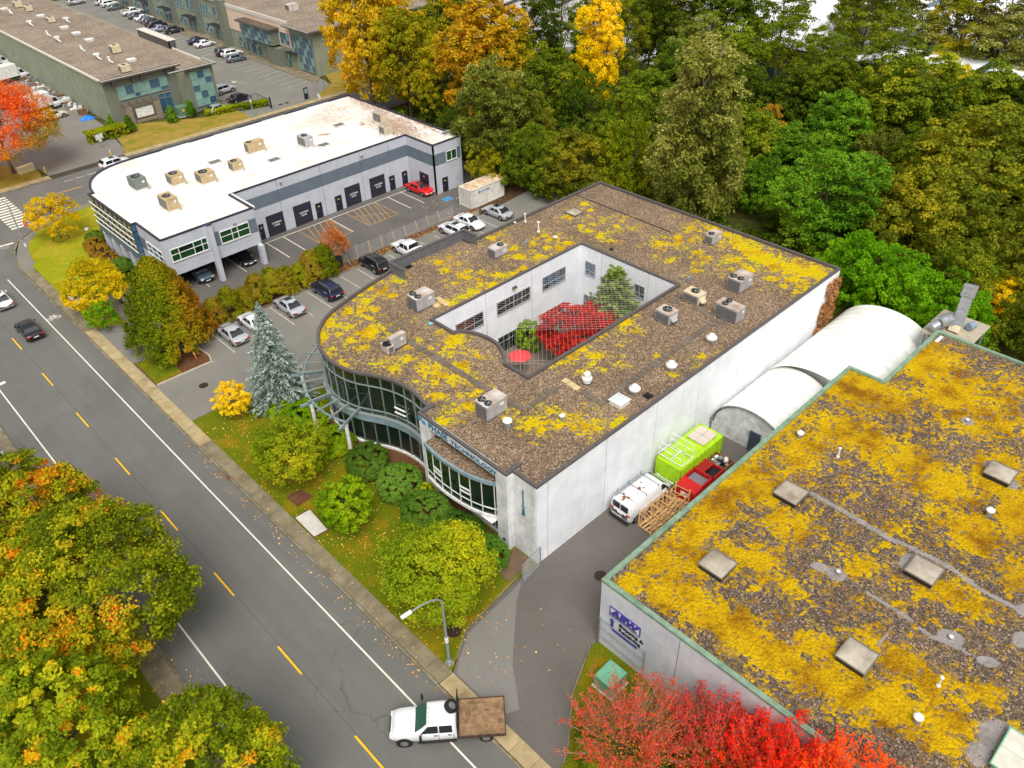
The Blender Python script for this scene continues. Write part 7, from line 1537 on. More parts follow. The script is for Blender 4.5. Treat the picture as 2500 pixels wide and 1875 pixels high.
def trunk_mesh(name, h, r, spread, nl, m, lean=(0, 0), limbs_from=.35, wig=.06):
    b = MB(); pts = [Vector((0, 0, -.1))]
    n = 6
    for i in range(1, n+1): f = i/n; pts.append(Vector((lean[0]*f+R.uniform(-wig, wig)*h*f*.4, lean[1]*f+R.uniform(-wig, wig)*h*f*.4, h*f)))
    for i in range(n): b.tube(pts[i], pts[i+1], r*(1-.13*i)*(1.25 if i == 0 else 1), r*(1-.13*(i+1)), 8, 0, False)
    for k in range(nl):
        f = R.uniform(limbs_from, .95); i = min(n-1, int(f*n)); p = pts[i].lerp(pts[i+1], f*n-i); a = R.uniform(0, 6.28); L = spread*R.uniform(.55, 1.0)*(1.15-.6*f); rr = r*(1-.8*f)*.5
        q1 = p+Vector((math.cos(a)*L*.5, math.sin(a)*L*.5, L*.35)); q2 = p+Vector((math.cos(a+.2)*L, math.sin(a+.2)*L, L*.85))
        b.tube(p, q1, rr, rr*.65, 5, 0, False); b.tube(q1, q2, rr*.65, rr*.25, 5, 0, False)
        for s in range(2):
            e = q1+Vector((R.uniform(-1, 1), R.uniform(-1, 1), R.uniform(.2, 1)))*L*.45; b.tube(q1, e, rr*.4, rr*.15, 4, 0, False)
    return b.mesh(name, m)
def tree(name, x, y, z, trunk_me, crown_me, label, cat='tree', group=None, rz=None, s=(1, 1, 1), m=None, kids=('trunk', 'crown')):
    t = empty(name, (x, y, z), R.uniform(0, 6.28) if rz is None else rz, label, cat, group); t.scale = s
    if trunk_me: link(kids[0], trunk_me, t)
    c = link(kids[1], crown_me, t)
    if m is not None:
        c.material_slots[0].link = 'OBJECT'; c.material_slots[0].material = m
    return t
def HT(bx, by, ty):
    p = G(bx, by); lo, hi = 0.0, 60.0
    for _ in range(40):
        mid = (lo+hi)/2
        if P2(p.x, p.y, mid)[1] > ty: lo = mid
        else: hi = mid
    return (lo+hi)/2
def RAD(bx, by, hw): p = G(bx, by); return hw/FPX*(p-Vector((0, 0, CAMH))).length
# palettes
Lm = {}
def pal(n, *st, **kw): Lm[n] = leafmat('leaves '+n, list(st), **kw)
pal('maple', (.12, S(88, 104, 16)), (.45, S(140, 150, 24)), (.7, S(178, 174, 28)), (.85, S(208, 166, 30)), (.94, S(232, 140, 22)), (1.0, S(236, 112, 20)), mixw=(.7, .3))
pal('orange', (.1, S(116, 108, 20)), (.35, S(172, 146, 26)), (.65, S(206, 168, 30)), (.92, S(220, 164, 32)))
pal('yellowgreen', (.1, S(92, 106, 16)), (.45, S(150, 152, 26)), (.75, S(190, 172, 30)), (.95, S(214, 166, 34)))
pal('goldy', (.1, S(150, 138, 14)), (.5, S(206, 182, 20)), (.85, S(228, 190, 26)), (.97, S(232, 166, 30)))
pal('yellow', (.1, S(170, 150, 10)), (.5, S(226, 196, 14)), (.9, S(240, 208, 40)))
pal('olive', (.1, S(72, 86, 20)), (.45, S(112, 122, 30)), (.75, S(150, 146, 32)), (.97, S(182, 160, 34)))
pal('silver', (.1, S(76, 86, 26)), (.5, S(120, 126, 44)), (.8, S(156, 154, 72)), (.97, S(190, 182, 112)))
pal('green', (.1, S(62, 80, 16)), (.5, S(104, 122, 24)), (.8, S(138, 148, 32)), (.95, S(178, 166, 36)))
pal('bright', (.1, S(62, 94, 18)), (.5, S(100, 136, 28)), (.85, S(136, 162, 40)), (.97, S(172, 176, 44)))
pal('darkgreen', (.1, S(50, 68, 14)), (.5, S(82, 102, 22)), (.85, S(114, 126, 30)), (.97, S(150, 142, 36)))
pal('lime', (.1, S(74, 122, 10)), (.5, S(112, 164, 18)), (.9, S(146, 188, 34)))
pal('yard', (.1, S(86, 112, 18)), (.5, S(136, 150, 24)), (.8, S(172, 170, 28)), (.95, S(204, 186, 34)))
pal('yard2', (.1, S(74, 116, 14)), (.5, S(118, 156, 18)), (.85, S(170, 186, 24)))
pal('clip', (.1, S(60, 92, 24)), (.5, S(92, 126, 38)), (.9, S(122, 152, 56)))
pal('redmaple', (.1, S(110, 16, 14)), (.5, S(176, 34, 26)), (.85, S(214, 62, 40)), trans=.15)
pal('redorange', (.08, S(110, 116, 20)), (.3, S(170, 140, 28)), (.5, S(214, 116, 34)), (.75, S(216, 84, 40)), (.95, S(200, 60, 42)))
pal('cedar', (.05, S(78, 106, 14)), (.4, S(140, 146, 20)), (.65, S(178, 152, 26)), (.9, S(186, 124, 34)))
pal('hedge', (.1, S(92, 108, 12)), (.5, S(148, 146, 22)), (.75, S(166, 138, 40)), (.95, S(160, 108, 50)))
pal('spruce', (.1, S(96, 114, 104)), (.5, S(142, 158, 148)), (.9, S(180, 192, 184)), trans=.05)
pal('fir', (.1, S(70, 92, 30)), (.5, S(108, 128, 48)), (.9, S(150, 160, 84)), trans=.15)
pal('brown', (.1, S(110, 76, 26)), (.5, S(156, 116, 36)), (.9, S(180, 146, 50)))
pal('rust', (.1, S(150, 74, 20)), (.5, S(206, 108, 30)), (.9, S(222, 142, 50)))
pal('crimson', (.05, S(104, 116, 22)), (.3, S(168, 140, 40)), (.48, S(204, 126, 56)), (.62, S(220, 100, 62)), (.8, S(212, 64, 52)), (.97, S(226, 92, 78)), mixw=(.85, .15))
pal('scarlet', (.08, S(196, 110, 26)), (.35, S(236, 104, 24)), (.65, S(244, 74, 24)), (.95, S(240, 48, 30)), mixw=(.7, .3))
pal('hedgeclip', (.1, S(90, 116, 10)), (.5, S(140, 152, 16)), (.9, S(180, 178, 24)))
# ---- shared forest crowns at real size: kind -> (radius, height)
FDIM = {'round': (6.0, 11.0), 'tall': (5.5, 17.0), 'open': (6.0, 15.0), 'bush': (5.0, 7.5)}
def forest_crown(kind, i):
    r, h = FDIM[kind]
    if kind == 'round': C = lobed_pts(430, r, h, 13, 'round'); rc = .72; nl = 62; leaf = .33; fl = .62
    elif kind == 'tall': C = lobed_pts(520, r, h, 18, 'plume', .08, .38); rc = .72; nl = 62; leaf = .33; fl = .8
    elif kind == 'open': C = lobed_pts(250, r, h, 13, 'round', .1, .3, .6); rc = .85; nl = 60; leaf = .3; fl = .6
    elif kind == 'bush': C = lobed_pts(320, r, h, 10, 'round', .1, .5); rc = .62; nl = 66; leaf = .3; fl = .75
    return clumps(C, rc*NR.uniform(.55, 1.5, len(C)), nl, leaf, Lm['green'], 'crown', np.array([0, 0, h*.42]), .4, .5, flat=fl, rnd=.9, crv=smooth_patch(C, .3), fill=.1)
FC = {k_: [forest_crown(k_, i) for i in range(n)] for k_, n in (('round', 4), ('tall', 3), ('open', 3), ('bush', 3))}
FT = {'a': trunk_mesh('trunk', 1.0, .045, .75, 9, BARK, limbs_from=.3, wig=.08), 'b': trunk_mesh('trunk', 1.0, .04, .75, 10, BARKP, (.1, .05), .3, .08), 'd': trunk_mesh('trunk', 1.0, .038, .7, 12, BARKD, (-.05, .05), .3, .08)}
def ftree(kind, bx, by, ty, hw, pl, label, group=None, tk='a', base=.0, crownfrac=.75, x=None, h=None):
    p = G(bx, by) if x is None else Vector((*x, 0)); H_ = HT(bx, by, ty) if h is None else h; r = RAD(bx, by, hw) if x is None else hw
    t = empty('tree', (p.x, p.y, -.05), R.uniform(0, 6.28), label, 'tree', group)
    tr_ = link('trunk', FT[tk], t); s = max(r*1.0, 1.5); tr_.scale = (s*1.0, s*1.0, H_*.86)
    c = link('crown', R.choice(FC[kind]), t); c.location = (0, 0, H_*(1-crownfrac)); c.scale = (r/FDIM[kind][0], r/FDIM[kind][0]*R.uniform(.9, 1.1), H_*crownfrac/FDIM[kind][1]); c.rotation_euler = (0, 0, R.uniform(0, 6.28))
    c.material_slots[0].link = 'OBJECT'; c.material_slots[0].material = Lm[pl]
    return t
WG = 'trees of the wood behind the buildings'
ftree('round', 915, 268, -70, 96, 'orange', 'tall orange yellow tree overhanging the corner of the white roof', WG, crownfrac=.9)
ftree('round', 1005, 290, 10, 80, 'yellowgreen', 'yellow green tree just right of the tall orange one behind the white roof', WG, crownfrac=.85)
ftree('round', 1078, 308, 105, 62, 'yellowgreen', 'smaller yellow olive tree leaning over the end of the white roof', WG, crownfrac=.85); ftree('tall', 1185, 330, -40, 108, 'orange', 'broad amber tree rising above the silver leaved tree by the container', WG, 'b', crownfrac=.88)
ftree('round', 1205, 425, 165, 108, 'silver', 'silver green tree with yellow lower leaves between the grey building and container', WG, crownfrac=.9); ftree('bush', 1192, 462, 352, 50, 'yellowgreen', 'low yellow green tree behind the shipping container', WG, crownfrac=.95)
ftree('open', 1365, 245, -80, 70, 'darkgreen', 'sparse tree with a dark bare trunk behind the bright yellow tree', WG, 'd', crownfrac=.75); ftree('tall', 1458, 330, -45, 58, 'yellow', 'narrow bright yellow tree standing among dark trunks', WG, crownfrac=.8)
ftree('tall', 1690, 545, 95, 118, 'silver', 'large silver green poplar rising behind the office roof', WG, 'b', crownfrac=.96)
ftree('bush', 1520, 500, 310, 66, 'yard', 'yellow green bushy tree left of the silver poplar', WG, crownfrac=.95); ftree('bush', 1400, 490, 345, 82, 'olive', 'olive brown bushy tree behind the office roof corner', WG, crownfrac=.95); ftree('bush', 1300, 470, 330, 70, 'green', 'dark green thicket tree between container and office roof', WG, crownfrac=.95)
ftree('bush', 1850, 405, 278, 60, 'brown', 'rusty brown bush at the foot of a leaning pale trunk', WG, crownfrac=.95); ftree('round', 2030, 425, 238, 76, 'bright', 'bright green tree with layered crown deep in the wood', WG, crownfrac=.92); ftree('round', 1905, 480, 320, 104, 'bright', 'broad bright green tree beside the rusty brown bush', WG, crownfrac=.95)
ftree('round', 1990, 600, 388, 128, 'bright', 'large vivid green tree overhanging the far edge of the office roof', WG, crownfrac=.95); ftree('round', 2350, 570, 285, 150, 'olive', 'wide olive gold tree dominating the right of the wood', WG, crownfrac=.95); ftree('round', 2200, 410, 158, 112, 'green', 'green tree behind the olive gold one, below the white warehouse', WG, crownfrac=.92)
ftree('bush', 2130, 475, 338, 66, 'silver', 'grey green twiggy bush between the vivid green tree and the olive one', WG, crownfrac=.95); ftree('bush', 2250, 650, 460, 112, 'olive', 'olive thicket tree behind the lime green hedge', WG, crownfrac=.95); ftree('bush', 2385, 690, 515, 90, 'olive', 'dull olive thicket tree beyond the duct machine', WG, crownfrac=.95); ftree('bush', 2480, 650, 440, 90, 'yellowgreen', 'golden olive tree at the edge of the wood beyond the warehouse', WG, crownfrac=.95)
ftree('open', 2418, 775, 675, 54, 'yellow', 'small sparse yellow leaved tree behind the duct machine', WG, 'd', crownfrac=.9); ftree('bush', 2480, 860, 730, 66, 'green', 'green bush close behind the warehouse roof', WG, crownfrac=.95)
DK = 'dark green tree with bare trunk in the depth of the wood'
for (bx, by, ty, hw, pl, kd, tk) in ((1525, 285, -80, 62, 'green', 'open', 'd'), (1610, 255, -100, 74, 'darkgreen', 'tall', 'd'), (1715, 235, -110, 84, 'green', 'tall', 'd'), (1790, 225, -90, 70, 'darkgreen', 'open', 'd'), (1880, 275, -60, 96, 'green', 'open', 'b'), (2075, 240, -80, 84, 'green', 'open', 'a'), (1560, 360, 180, 72, 'green', 'round', 'a'), (1640, 330, 100, 70, 'darkgreen', 'round', 'd'), (1425, 300, 60, 50, 'darkgreen', 'open', 'd'), (1970, 330, 60, 80, 'green', 'open', 'a'), (1300, 260, -40, 70, 'darkgreen', 'open', 'd'), (1760, 360, 150, 70, 'darkgreen', 'round', 'd'), (1470, 210, -90, 60, 'silver', 'open', 'd'), (1580, 190, -110, 60, 'green', 'tall', 'd'), (1110, 250, -40, 70, 'yellowgreen', 'tall', 'a'), (2140, 300, 70, 80, 'green', 'open', 'a')):
    ftree(kd, bx, by, ty, hw, pl, DK if pl in ('green', 'darkgreen') else ('pale green tree with bare trunk in the depth of the wood' if pl == 'silver' else 'yellowing tree behind the amber tree'), WG, tk, crownfrac=.72)
for (bx, by, ty, hw, pl, kd) in ((1250, 330, 60, 80, 'yellowgreen', 'round'), (1330, 350, 120, 80, 'green', 'round'), (1420, 380, 210, 70, 'darkgreen', 'bush'), (1600, 440, 230, 80, 'green', 'round'), (1800, 470, 260, 80, 'green', 'round'), (1770, 300, 60, 80, 'green', 'tall'), (1680, 300, 40, 80, 'silver', 'tall'), (1900, 350, 180, 80, 'darkgreen', 'round'), (2010, 320, 130, 80, 'darkgreen', 'round'), (2100, 370, 200, 80, 'green', 'round'), (2270, 350, 150, 90, 'yellowgreen', 'round'), (2380, 380, 170, 90, 'green', 'round'), (2470, 400, 200, 80, 'darkgreen', 'round'), (2120, 560, 430, 80, 'olive', 'bush'), (2200, 520, 360, 80, 'green', 'bush'), (2450, 560, 380, 90, 'olive', 'round'), (1850, 520, 400, 60, 'bright', 'bush'), (2500, 760, 590, 80, 'olive', 'bush'), (2320, 760, 620, 80, 'green', 'bush'), (1040, 250, 30, 60, 'yellowgreen', 'tall'), (960, 215, -60, 60, 'olive', 'tall'), (1470, 440, 300, 60, 'green', 'bush'), (1300, 400, 250, 60, 'olive', 'bush'), (1120, 390, 270, 40, 'darkgreen', 'bush')):
    ftree(kd, bx, by, ty, hw, pl, {'green': 'mid green tree filling the wood behind taller ones', 'darkgreen': 'shaded dark green tree filling the wood', 'yellowgreen': 'yellowing tree filling the wood between greener ones', 'silver': 'pale green tree filling the wood', 'olive': 'olive toned tree filling the wood', 'bright': 'fresh green bush at the office roof edge'}[pl], WG, crownfrac=.88)
SY = 'sparse tall tree in front of the white warehouse roof'
for (bx, by, ty, hw, pl) in ((2130, 200, -80, 74, 'yellowgreen'), (2235, 225, -60, 84, 'silver'), (2310, 240, -60, 80, 'yellowgreen'), (2390, 262, -60, 100, 'silver'), (2475, 280, -30, 90, 'silver'), (2060, 190, -90, 60, 'olive')): ftree('open', bx, by, ty, hw, pl, SY, WG, 'a', crownfrac=.7)
ftree('round', 2530, 430, 255, 96, 'green', 'dark green rounded tree at the far right of the wood', WG, crownfrac=.95); ftree('bush', 2440, 470, 330, 80, 'green', 'green tree beside the olive gold crown', WG, crownfrac=.95)
# lime green thicket behind the shelter
for i, (bx, by, ty, hw) in enumerate(((2075, 745, 590, 82), (2170, 800, 640, 86), (2270, 830, 690, 84), (2340, 850, 740, 60), (2040, 700, 610, 60))):
    ftree('bush', bx, by, ty, hw, 'lime', 'lime green leafy thicket tree behind the fabric shelter', 'lime thicket behind the shelter', crownfrac=.97)
# undergrowth: one mass nobody could count
K = 900; C = np.zeros((K, 3)); i = 0
while i < K:
    x, y = R.uniform(70.8, 134), R.uniform(-20, 116)
    if (x > 72.5 or y > 62) and not (x < 79 and 74 < y < 91) and not (x < 72.5 and 58 < y) and not (x < 74 and 10 < y < 29): C[i] = (x, y, R.uniform(.1, 1.6)); i += 1
me = clumps(C, NR.uniform(.9, 2.2, K), 110, .42, Lm['green'], 'undergrowth', np.array([100, 50, -60]), .6, .5, flat=.55, crv=smooth_patch(C, .1))
tag(link('undergrowth', me), 'dense dark undergrowth covering the floor of the wood', 'undergrowth', None, 'stuff')

# ---- near street maples
def maple(x, y, h, r, label, pl='maple', k=420, nl=64, leaf=.23, zc=.56, rzf=.46, grp='maples across the road', seed=0):
    C = crown_pts(k, r*.93, r*.9, h*rzf, h*zc, .16, .34, -.6, .1)
    me = clumps(C, r*.105*NR.uniform(.75, 1.35, len(C)), nl, leaf, Lm[pl], 'crown', np.array([0, 0, h*.4]), .45, .7, flat=.85, crv=smooth_patch(C, 1.0, .8, .22)**1.3, fill=.1)
    return tree('maple_tree', x, y, .1, trunk_mesh('trunk', h*.75, .28, r*.8, 12, BARK, limbs_from=.3), me, label, 'tree', grp, 0)
maple(1.0, 53.0, 10.5, 5.9, 'large street maple turning orange beside the lamp across the road', k=640); maple(2.6, 43.2, 11, 6.7, 'largest street maple with orange patches across the road', k=780); maple(1.6, 26.8, 9.2, 5.5, 'street maple opposite the flatbed truck', k=620); maple(-.9, 66.3, 8.6, 3.3, 'smaller street maple beyond the lamp across the road', k=300); maple(-5.5, 46.5, 9, 5.4, 'maple on the grass set back from the road', k=480); maple(-2.2, 35.0, 9.6, 4.6, 'maple squeezed between the two biggest street maples', k=460)
# ---- front garden
def yard(bx, by, ty, hw, pl, label, k=190, nl=54, leaf=.2, grp='garden trees before the office', zc=.56, rzf=.44, tk=.09, name='garden_tree'):
    p = G(bx, by); h = HT(bx, by, ty); r = RAD(bx, by, hw); C = crown_pts(k, r, r, h*rzf, h*zc, .2, .4, -.7, .1)
    me = clumps(C, r*.18*NR.uniform(.7, 1.3, len(C)), nl, leaf, Lm[pl], 'crown', np.array([0, 0, h*.4]), .35, .7, flat=.75, crv=smooth_patch(C, .5))
    return tree(name, p.x, p.y, .1, trunk_mesh('trunk', h*.75, tk, r*.8, 10, BARK), me, label, 'tree', grp, 0)
yard(725, 1165, 1050, 84, 'yard', 'round yellow green garden tree above the rusty cover plate', 260); yard(857, 1285, 1192, 60, 'yard2', 'small pointed green garden tree beside the pale concrete cover', 190); yard(1076, 1475, 1322, 122, 'yard', 'broad yellow green garden tree behind the street lamp', 360); yard(577, 1018, 942, 40, 'yellow', 'small yellow garden tree at the lot entrance lawn', 170, 50, .13)
yard(150, 584, 483, 50, 'yellow', 'yellow street tree in a ring on the bright lawn', 150, 50, .22, None); b = MB(); p = G(150, 584)
for i in range(24): a0, a1 = 2*math.pi*i/24, 2*math.pi*(i+1)/24; b.quad(*[(p.x+rr*math.cos(a), p.y+rr*math.sin(a), .13) for rr, a in ((.9, a0), (1.05, a0), (1.05, a1), (.9, a1))])
struct(b.build('tree_ring', MULCH))
yard(252, 758, 645, 62, 'goldy', 'golden yellow tree beside the parked white crossover', 230, 50, .22, None); yard(262, 800, 745, 34, 'yard2', 'low green shrub under the golden tree', 90, 40, .18, None, name='garden_shrub')
yard(35, 425, 205, 100, 'redorange', 'large red orange tree by the driveway across the side street', 520, 70, .26, None, tk=.25)
def shrub(x, y, r, h, pl, label, k=None, leaf=.13, grp='shrubs before the office', ry=None, nl=90, cat='shrub', z=.12, lob=.06, name='clipped_shrub'):
    ry = ry or r; k = k or int(60*r*ry+30); C = crown_pts(k, r*.88, ry*.88, h*.6, h*.38, lob, .12, -.55)
    me = clumps(C, .3*NR.uniform(.8, 1.2, len(C))*(r*.35+.4), nl, leaf, Lm[pl], 'leaves', np.array([0, 0, 0]), .4, .9, flat=.9, crv=smooth_patch(C, .8), rnd=.55)
    b = MB(); b.tube((0, 0, 0), (0, 0, h*.5), .06); 
    t = tree(name, x, y, z, b.mesh('stem', BARK), me, label, cat, grp, 0, kids=('stem', 'leaves')); return t
shrub(25.2, 45.2, 1.9, 2.3, 'clip', 'clipped dome shrub under the curved glass'); shrub(25.5, 41.2, 1.9, 2.4, 'clip', 'clipped dome shrub beside the portal foot'); shrub(25.1, 37.4, 2.0, 1.9, 'clip', 'low clipped shrub left of the bay window', ry=2.3); shrub(25.4, 33.8, 2.0, 1.8, 'clip', 'low clipped shrub under the bay window', ry=2.4); shrub(25.6, 30.9, 1.7, 1.6, 'clip', 'low clipped shrub at the portal corner', ry=1.8)
shrub(24.8, 54.4, 2.0, 1.9, 'yard2', 'leafy green shrub under the trellis bars', leaf=.18, lob=.2); shrub(24.6, 49.8, 1.9, 1.7, 'yard2', 'leafy green shrub beside the trellis column', leaf=.18, lob=.2); shrub(24.0, 57.2, 1.3, 1.4, 'yard2', 'leafy green shrub at the foot of the blue spruce', leaf=.18, lob=.2); shrub(26.6, 39.3, .8, 1.2, 'hedgeclip', 'small yellow shrub against the portal foot')
for i, (px, py, r, h, pl, lb_) in enumerate(((238, 590, 1.3, 1.2, 'clip', 'round green shrub beside the footpath'), (232, 606, 1.3, 1.1, 'brown', 'brown shrub beside the footpath'), (245, 622, 1.3, 1.1, 'brown', 'olive brown shrub at the pier of the grey building'), (270, 640, 1.2, 1.0, 'brown', 'low brown shrub between two piers'), (300, 660, 1.4, 1.3, 'clip', 'clipped green shrub behind the golden tree'), (318, 690, 1.5, 1.5, 'darkgreen', 'dark green shrub near the open bays'), (225, 690, 1.2, 2.0, 'silver', 'pale twiggy shrub left of the golden tree'))):
    p = G(px, py); shrub(p.x, p.y, r, h, pl, lb_, grp='shrubs by the grey building', nl=60)
# ---- conifers
def conifer(x, y, h, r, pl, label, whorls=26, droop=.35, leaf=.2, z=.1, per=13, nee=46, name='spruce_tree', top=.06):
    P = []; N = []; D = []; cr = []; b = MB(); b.tube((0, 0, 0), (0, 0, h*.97), .16, .02, 8)
    for i in range(whorls):
        f = i/(whorls-1); zz_ = h*(.07+.92*f); rr = r*(1-f)**.8+top
        n = max(4, int(per*(1-f*.6)))
        for j in range(n):
            a = 6.283*(j+R.random()*.7)/n+i*1.3; L = rr*R.uniform(.75, 1.08); cv_ = R.random()
            tip = Vector((math.cos(a)*L, math.sin(a)*L, zz_-L*droop+.06*L)); s0 = Vector((0, 0, zz_))
            if f < .85: b.tube(s0, tip, .02, .006, 3, 0, False)
            m_ = int(nee*(.25+.75*L/r))
            for q in range(m_):
                t_ = R.uniform(.15, 1)**.75; p = s0.lerp(tip, t_); w_ = .22*L*(1-t_)+.09; side = Vector((-math.sin(a), math.cos(a), 0))
                off = side*R.uniform(-1, 1)*w_+Vector((0, 0, R.uniform(-.1, .07)+.08*t_)); pp = p+off
                P.append(pp); dd = Vector((math.cos(a), math.sin(a), -droop*.5))+side*(1.0 if off.dot(side) > 0 else -1.0)*.8+Vector((R.uniform(-.4, .4), R.uniform(-.4, .4), R.uniform(-.2, .5))); D.append(dd.normalized()); N.append(Vector((R.uniform(-.6, .6), R.uniform(-.6, .6), 1)).normalized()); cr.append(cv_)
    me = leafmesh('needles', np.array(P), np.array(N), leaf, np.array(cr), NR.uniform(0, 1, len(P)), Lm[pl], .3, np.array(D))
    return tree(name, x, y, z, b.mesh('trunk', BARKD), me, label, 'tree', None, 0, kids=('trunk', 'needles'))
p = G(690, 985); conifer(p.x, p.y, HT(690, 985, 742), 3.3, 'spruce', 'silvery blue spruce standing between the lot and the curved glass', 32, .3, .26, per=17, nee=80)
conifer(54.2, 43.0, 8.4, 3.0, 'fir', 'pale green fir rising out of the courtyard', 26, -.1, .34, per=16, nee=90, top=.7)
def thuja(x, y, h, r, pl, label, k=340, leaf=.26, grp=None, name='cedar_tree', nl=56, z=.15, shape=.62, bias=(0, 0)):
    f = NR.uniform(0, 1, k)**.75; a = NR.uniform(0, 6.283, k); rr = r*(1-f)**shape*(.72+.35*NR.uniform(0, 1, k))*(1+.12*np.sin(3*a+1)); rr *= np.clip(f*8+.55, 0, 1)
    C = np.stack([np.cos(a)*rr, np.sin(a)*rr, h*(.04+.95*f)], 1); idx = np.repeat(np.arange(k), nl); n = len(idx); o = np.stack([np.cos(a), np.sin(a), np.full(k, .35)], 1)[idx]
    P = C[idx]+ru(n)*np.array([.42, .42, .55])*(.5+.16*r)*NR.uniform(.2, 1, n)[:, None]
    N = o*.9+ru(n)*.7; N /= np.linalg.norm(N, axis=1, keepdims=True); D = o*.7+np.array([0, 0, .45])+ru(n)*.4
    me = leafmesh('foliage', P, N, leaf, np.clip(smooth_patch(C, .5)+C[:, 0]*bias[0]+C[:, 1]*bias[1]-(.12 if bias[0] else 0), 0, 1)[idx], NR.uniform(0, 1, n), Lm[pl], .42, D)
    b = MB(); b.tube((0, 0, 0), (0, 0, h*.8), .22, .05, 8); return tree(name, x, y, z, b.mesh('trunk', BARKD), me, label, 'tree', grp, 0, kids=('trunk', 'foliage'))
p = G(430, 850); thuja(p.x, p.y, HT(430, 850, 640), 4.4, 'cedar', 'big shaggy cedar with one side turning brown on the planting island', 900, .3, bias=(.16, -.03))
for i, (x, h, r) in enumerate(((27.6, 2.6, 1.5), (29.3, 3.3, 1.5), (31.2, 2.4, 1.5), (32.9, 3.3, 1.6), (34.6, 3.4, 1.6), (36.4, 2.8, 1.6), (38.2, 2.5, 1.5), (39.9, 3.5, 1.6), (41.6, 3.8, 1.6))):
    thuja(x, 76.4+R.uniform(-.2, .2), h, r, 'hedge', 'shaggy half browned cedar in the hedge row between the lots', 150, .2, 'cedar hedge between the lots', 'hedge_cedar', 50, shape=.36)
# clipped hedges by the sage building
def hedge(px0, px1, w, h, label, pl='hedgeclip'):
    a = G(*px0); c = G(*px1); L = (c-a).length; n = int(L*w*26+40); f = NR.uniform(0, 1, n); C = np.array(a)+(np.array(c)-np.array(a))*f[:, None]; d = (c-a).normalized(); s_ = np.array((-d.y, d.x, 0)); C = C+s_*(NR.uniform(-.5, .5, n)*w)[:, None]; C[:, 2] = np.where(NR.uniform(0, 1, n) < .5, h-.12, NR.uniform(.1, h-.1, n))
    me = clumps(C, .26, 60, .17, Lm[pl], 'hedge', np.array((a+c)/2)*np.array([1, 1, 0]), .4, .6, crv=smooth_patch(C, .6)); o = link('clipped_hedge', me); tag(o, label, 'hedge', 'clipped hedges by the sage building'); return o
hedge((218, 350), (312, 326), 2.2, 1.7, 'broad clipped hedge beside the estate sign'); hedge((505, 284), (655, 258), 1.3, 1.1, 'low yellow green hedge along the far car park fence')
for i, (px, py) in enumerate(((322, 324), (424, 300), (470, 285), (278, 306))): p = G(px, py); thuja(p.x, p.y, 2.6 if i < 3 else 1.6, 1.0, 'bright', ['upright clipped cedar at the end of the broad hedge', 'upright clipped cedar left of the transformer box', 'upright clipped cedar right of the transformer box', 'low green bush at the corner of the sage wall'][i], 90, .2, None, 'upright_cedar', 50)
# ---- courtyard planting
C = crown_pts(300, 4.0, 3.3, 2.1, 3.2, .2, .4, -.6); me = clumps(C, .62*NR.uniform(.7, 1.2, len(C)), 70, .2, Lm['redmaple'], 'crown', np.array([0, 0, 1.5]), .4, .6, flat=.6, crv=smooth_patch(C, .5))
tree('japanese_maple', 49.6, 43.6, .13, trunk_mesh('trunk', 3.0, .14, 2.8, 12, BARKD), me, 'crimson red maple filling the courtyard', 'tree', None, 0)
for i, (x, y, r, h, lab) in enumerate(((47.5, 48.3, 1.3, 3.0, 'green bush against the courtyard wall windows'), (39.0, 39.2, 1.0, 1.6, 'green bush in the courtyard corner under the roof edge'), (40.4, 38.6, .9, 1.2, 'low green bush in the shaded courtyard corner'), (55.3, 46.8, 1.2, 2.2, 'green bush between the red maple and the fir'))): shrub(x, y, r, h, 'yard2', lab, leaf=.18, lob=.2, grp='courtyard bushes', name='courtyard_bush')
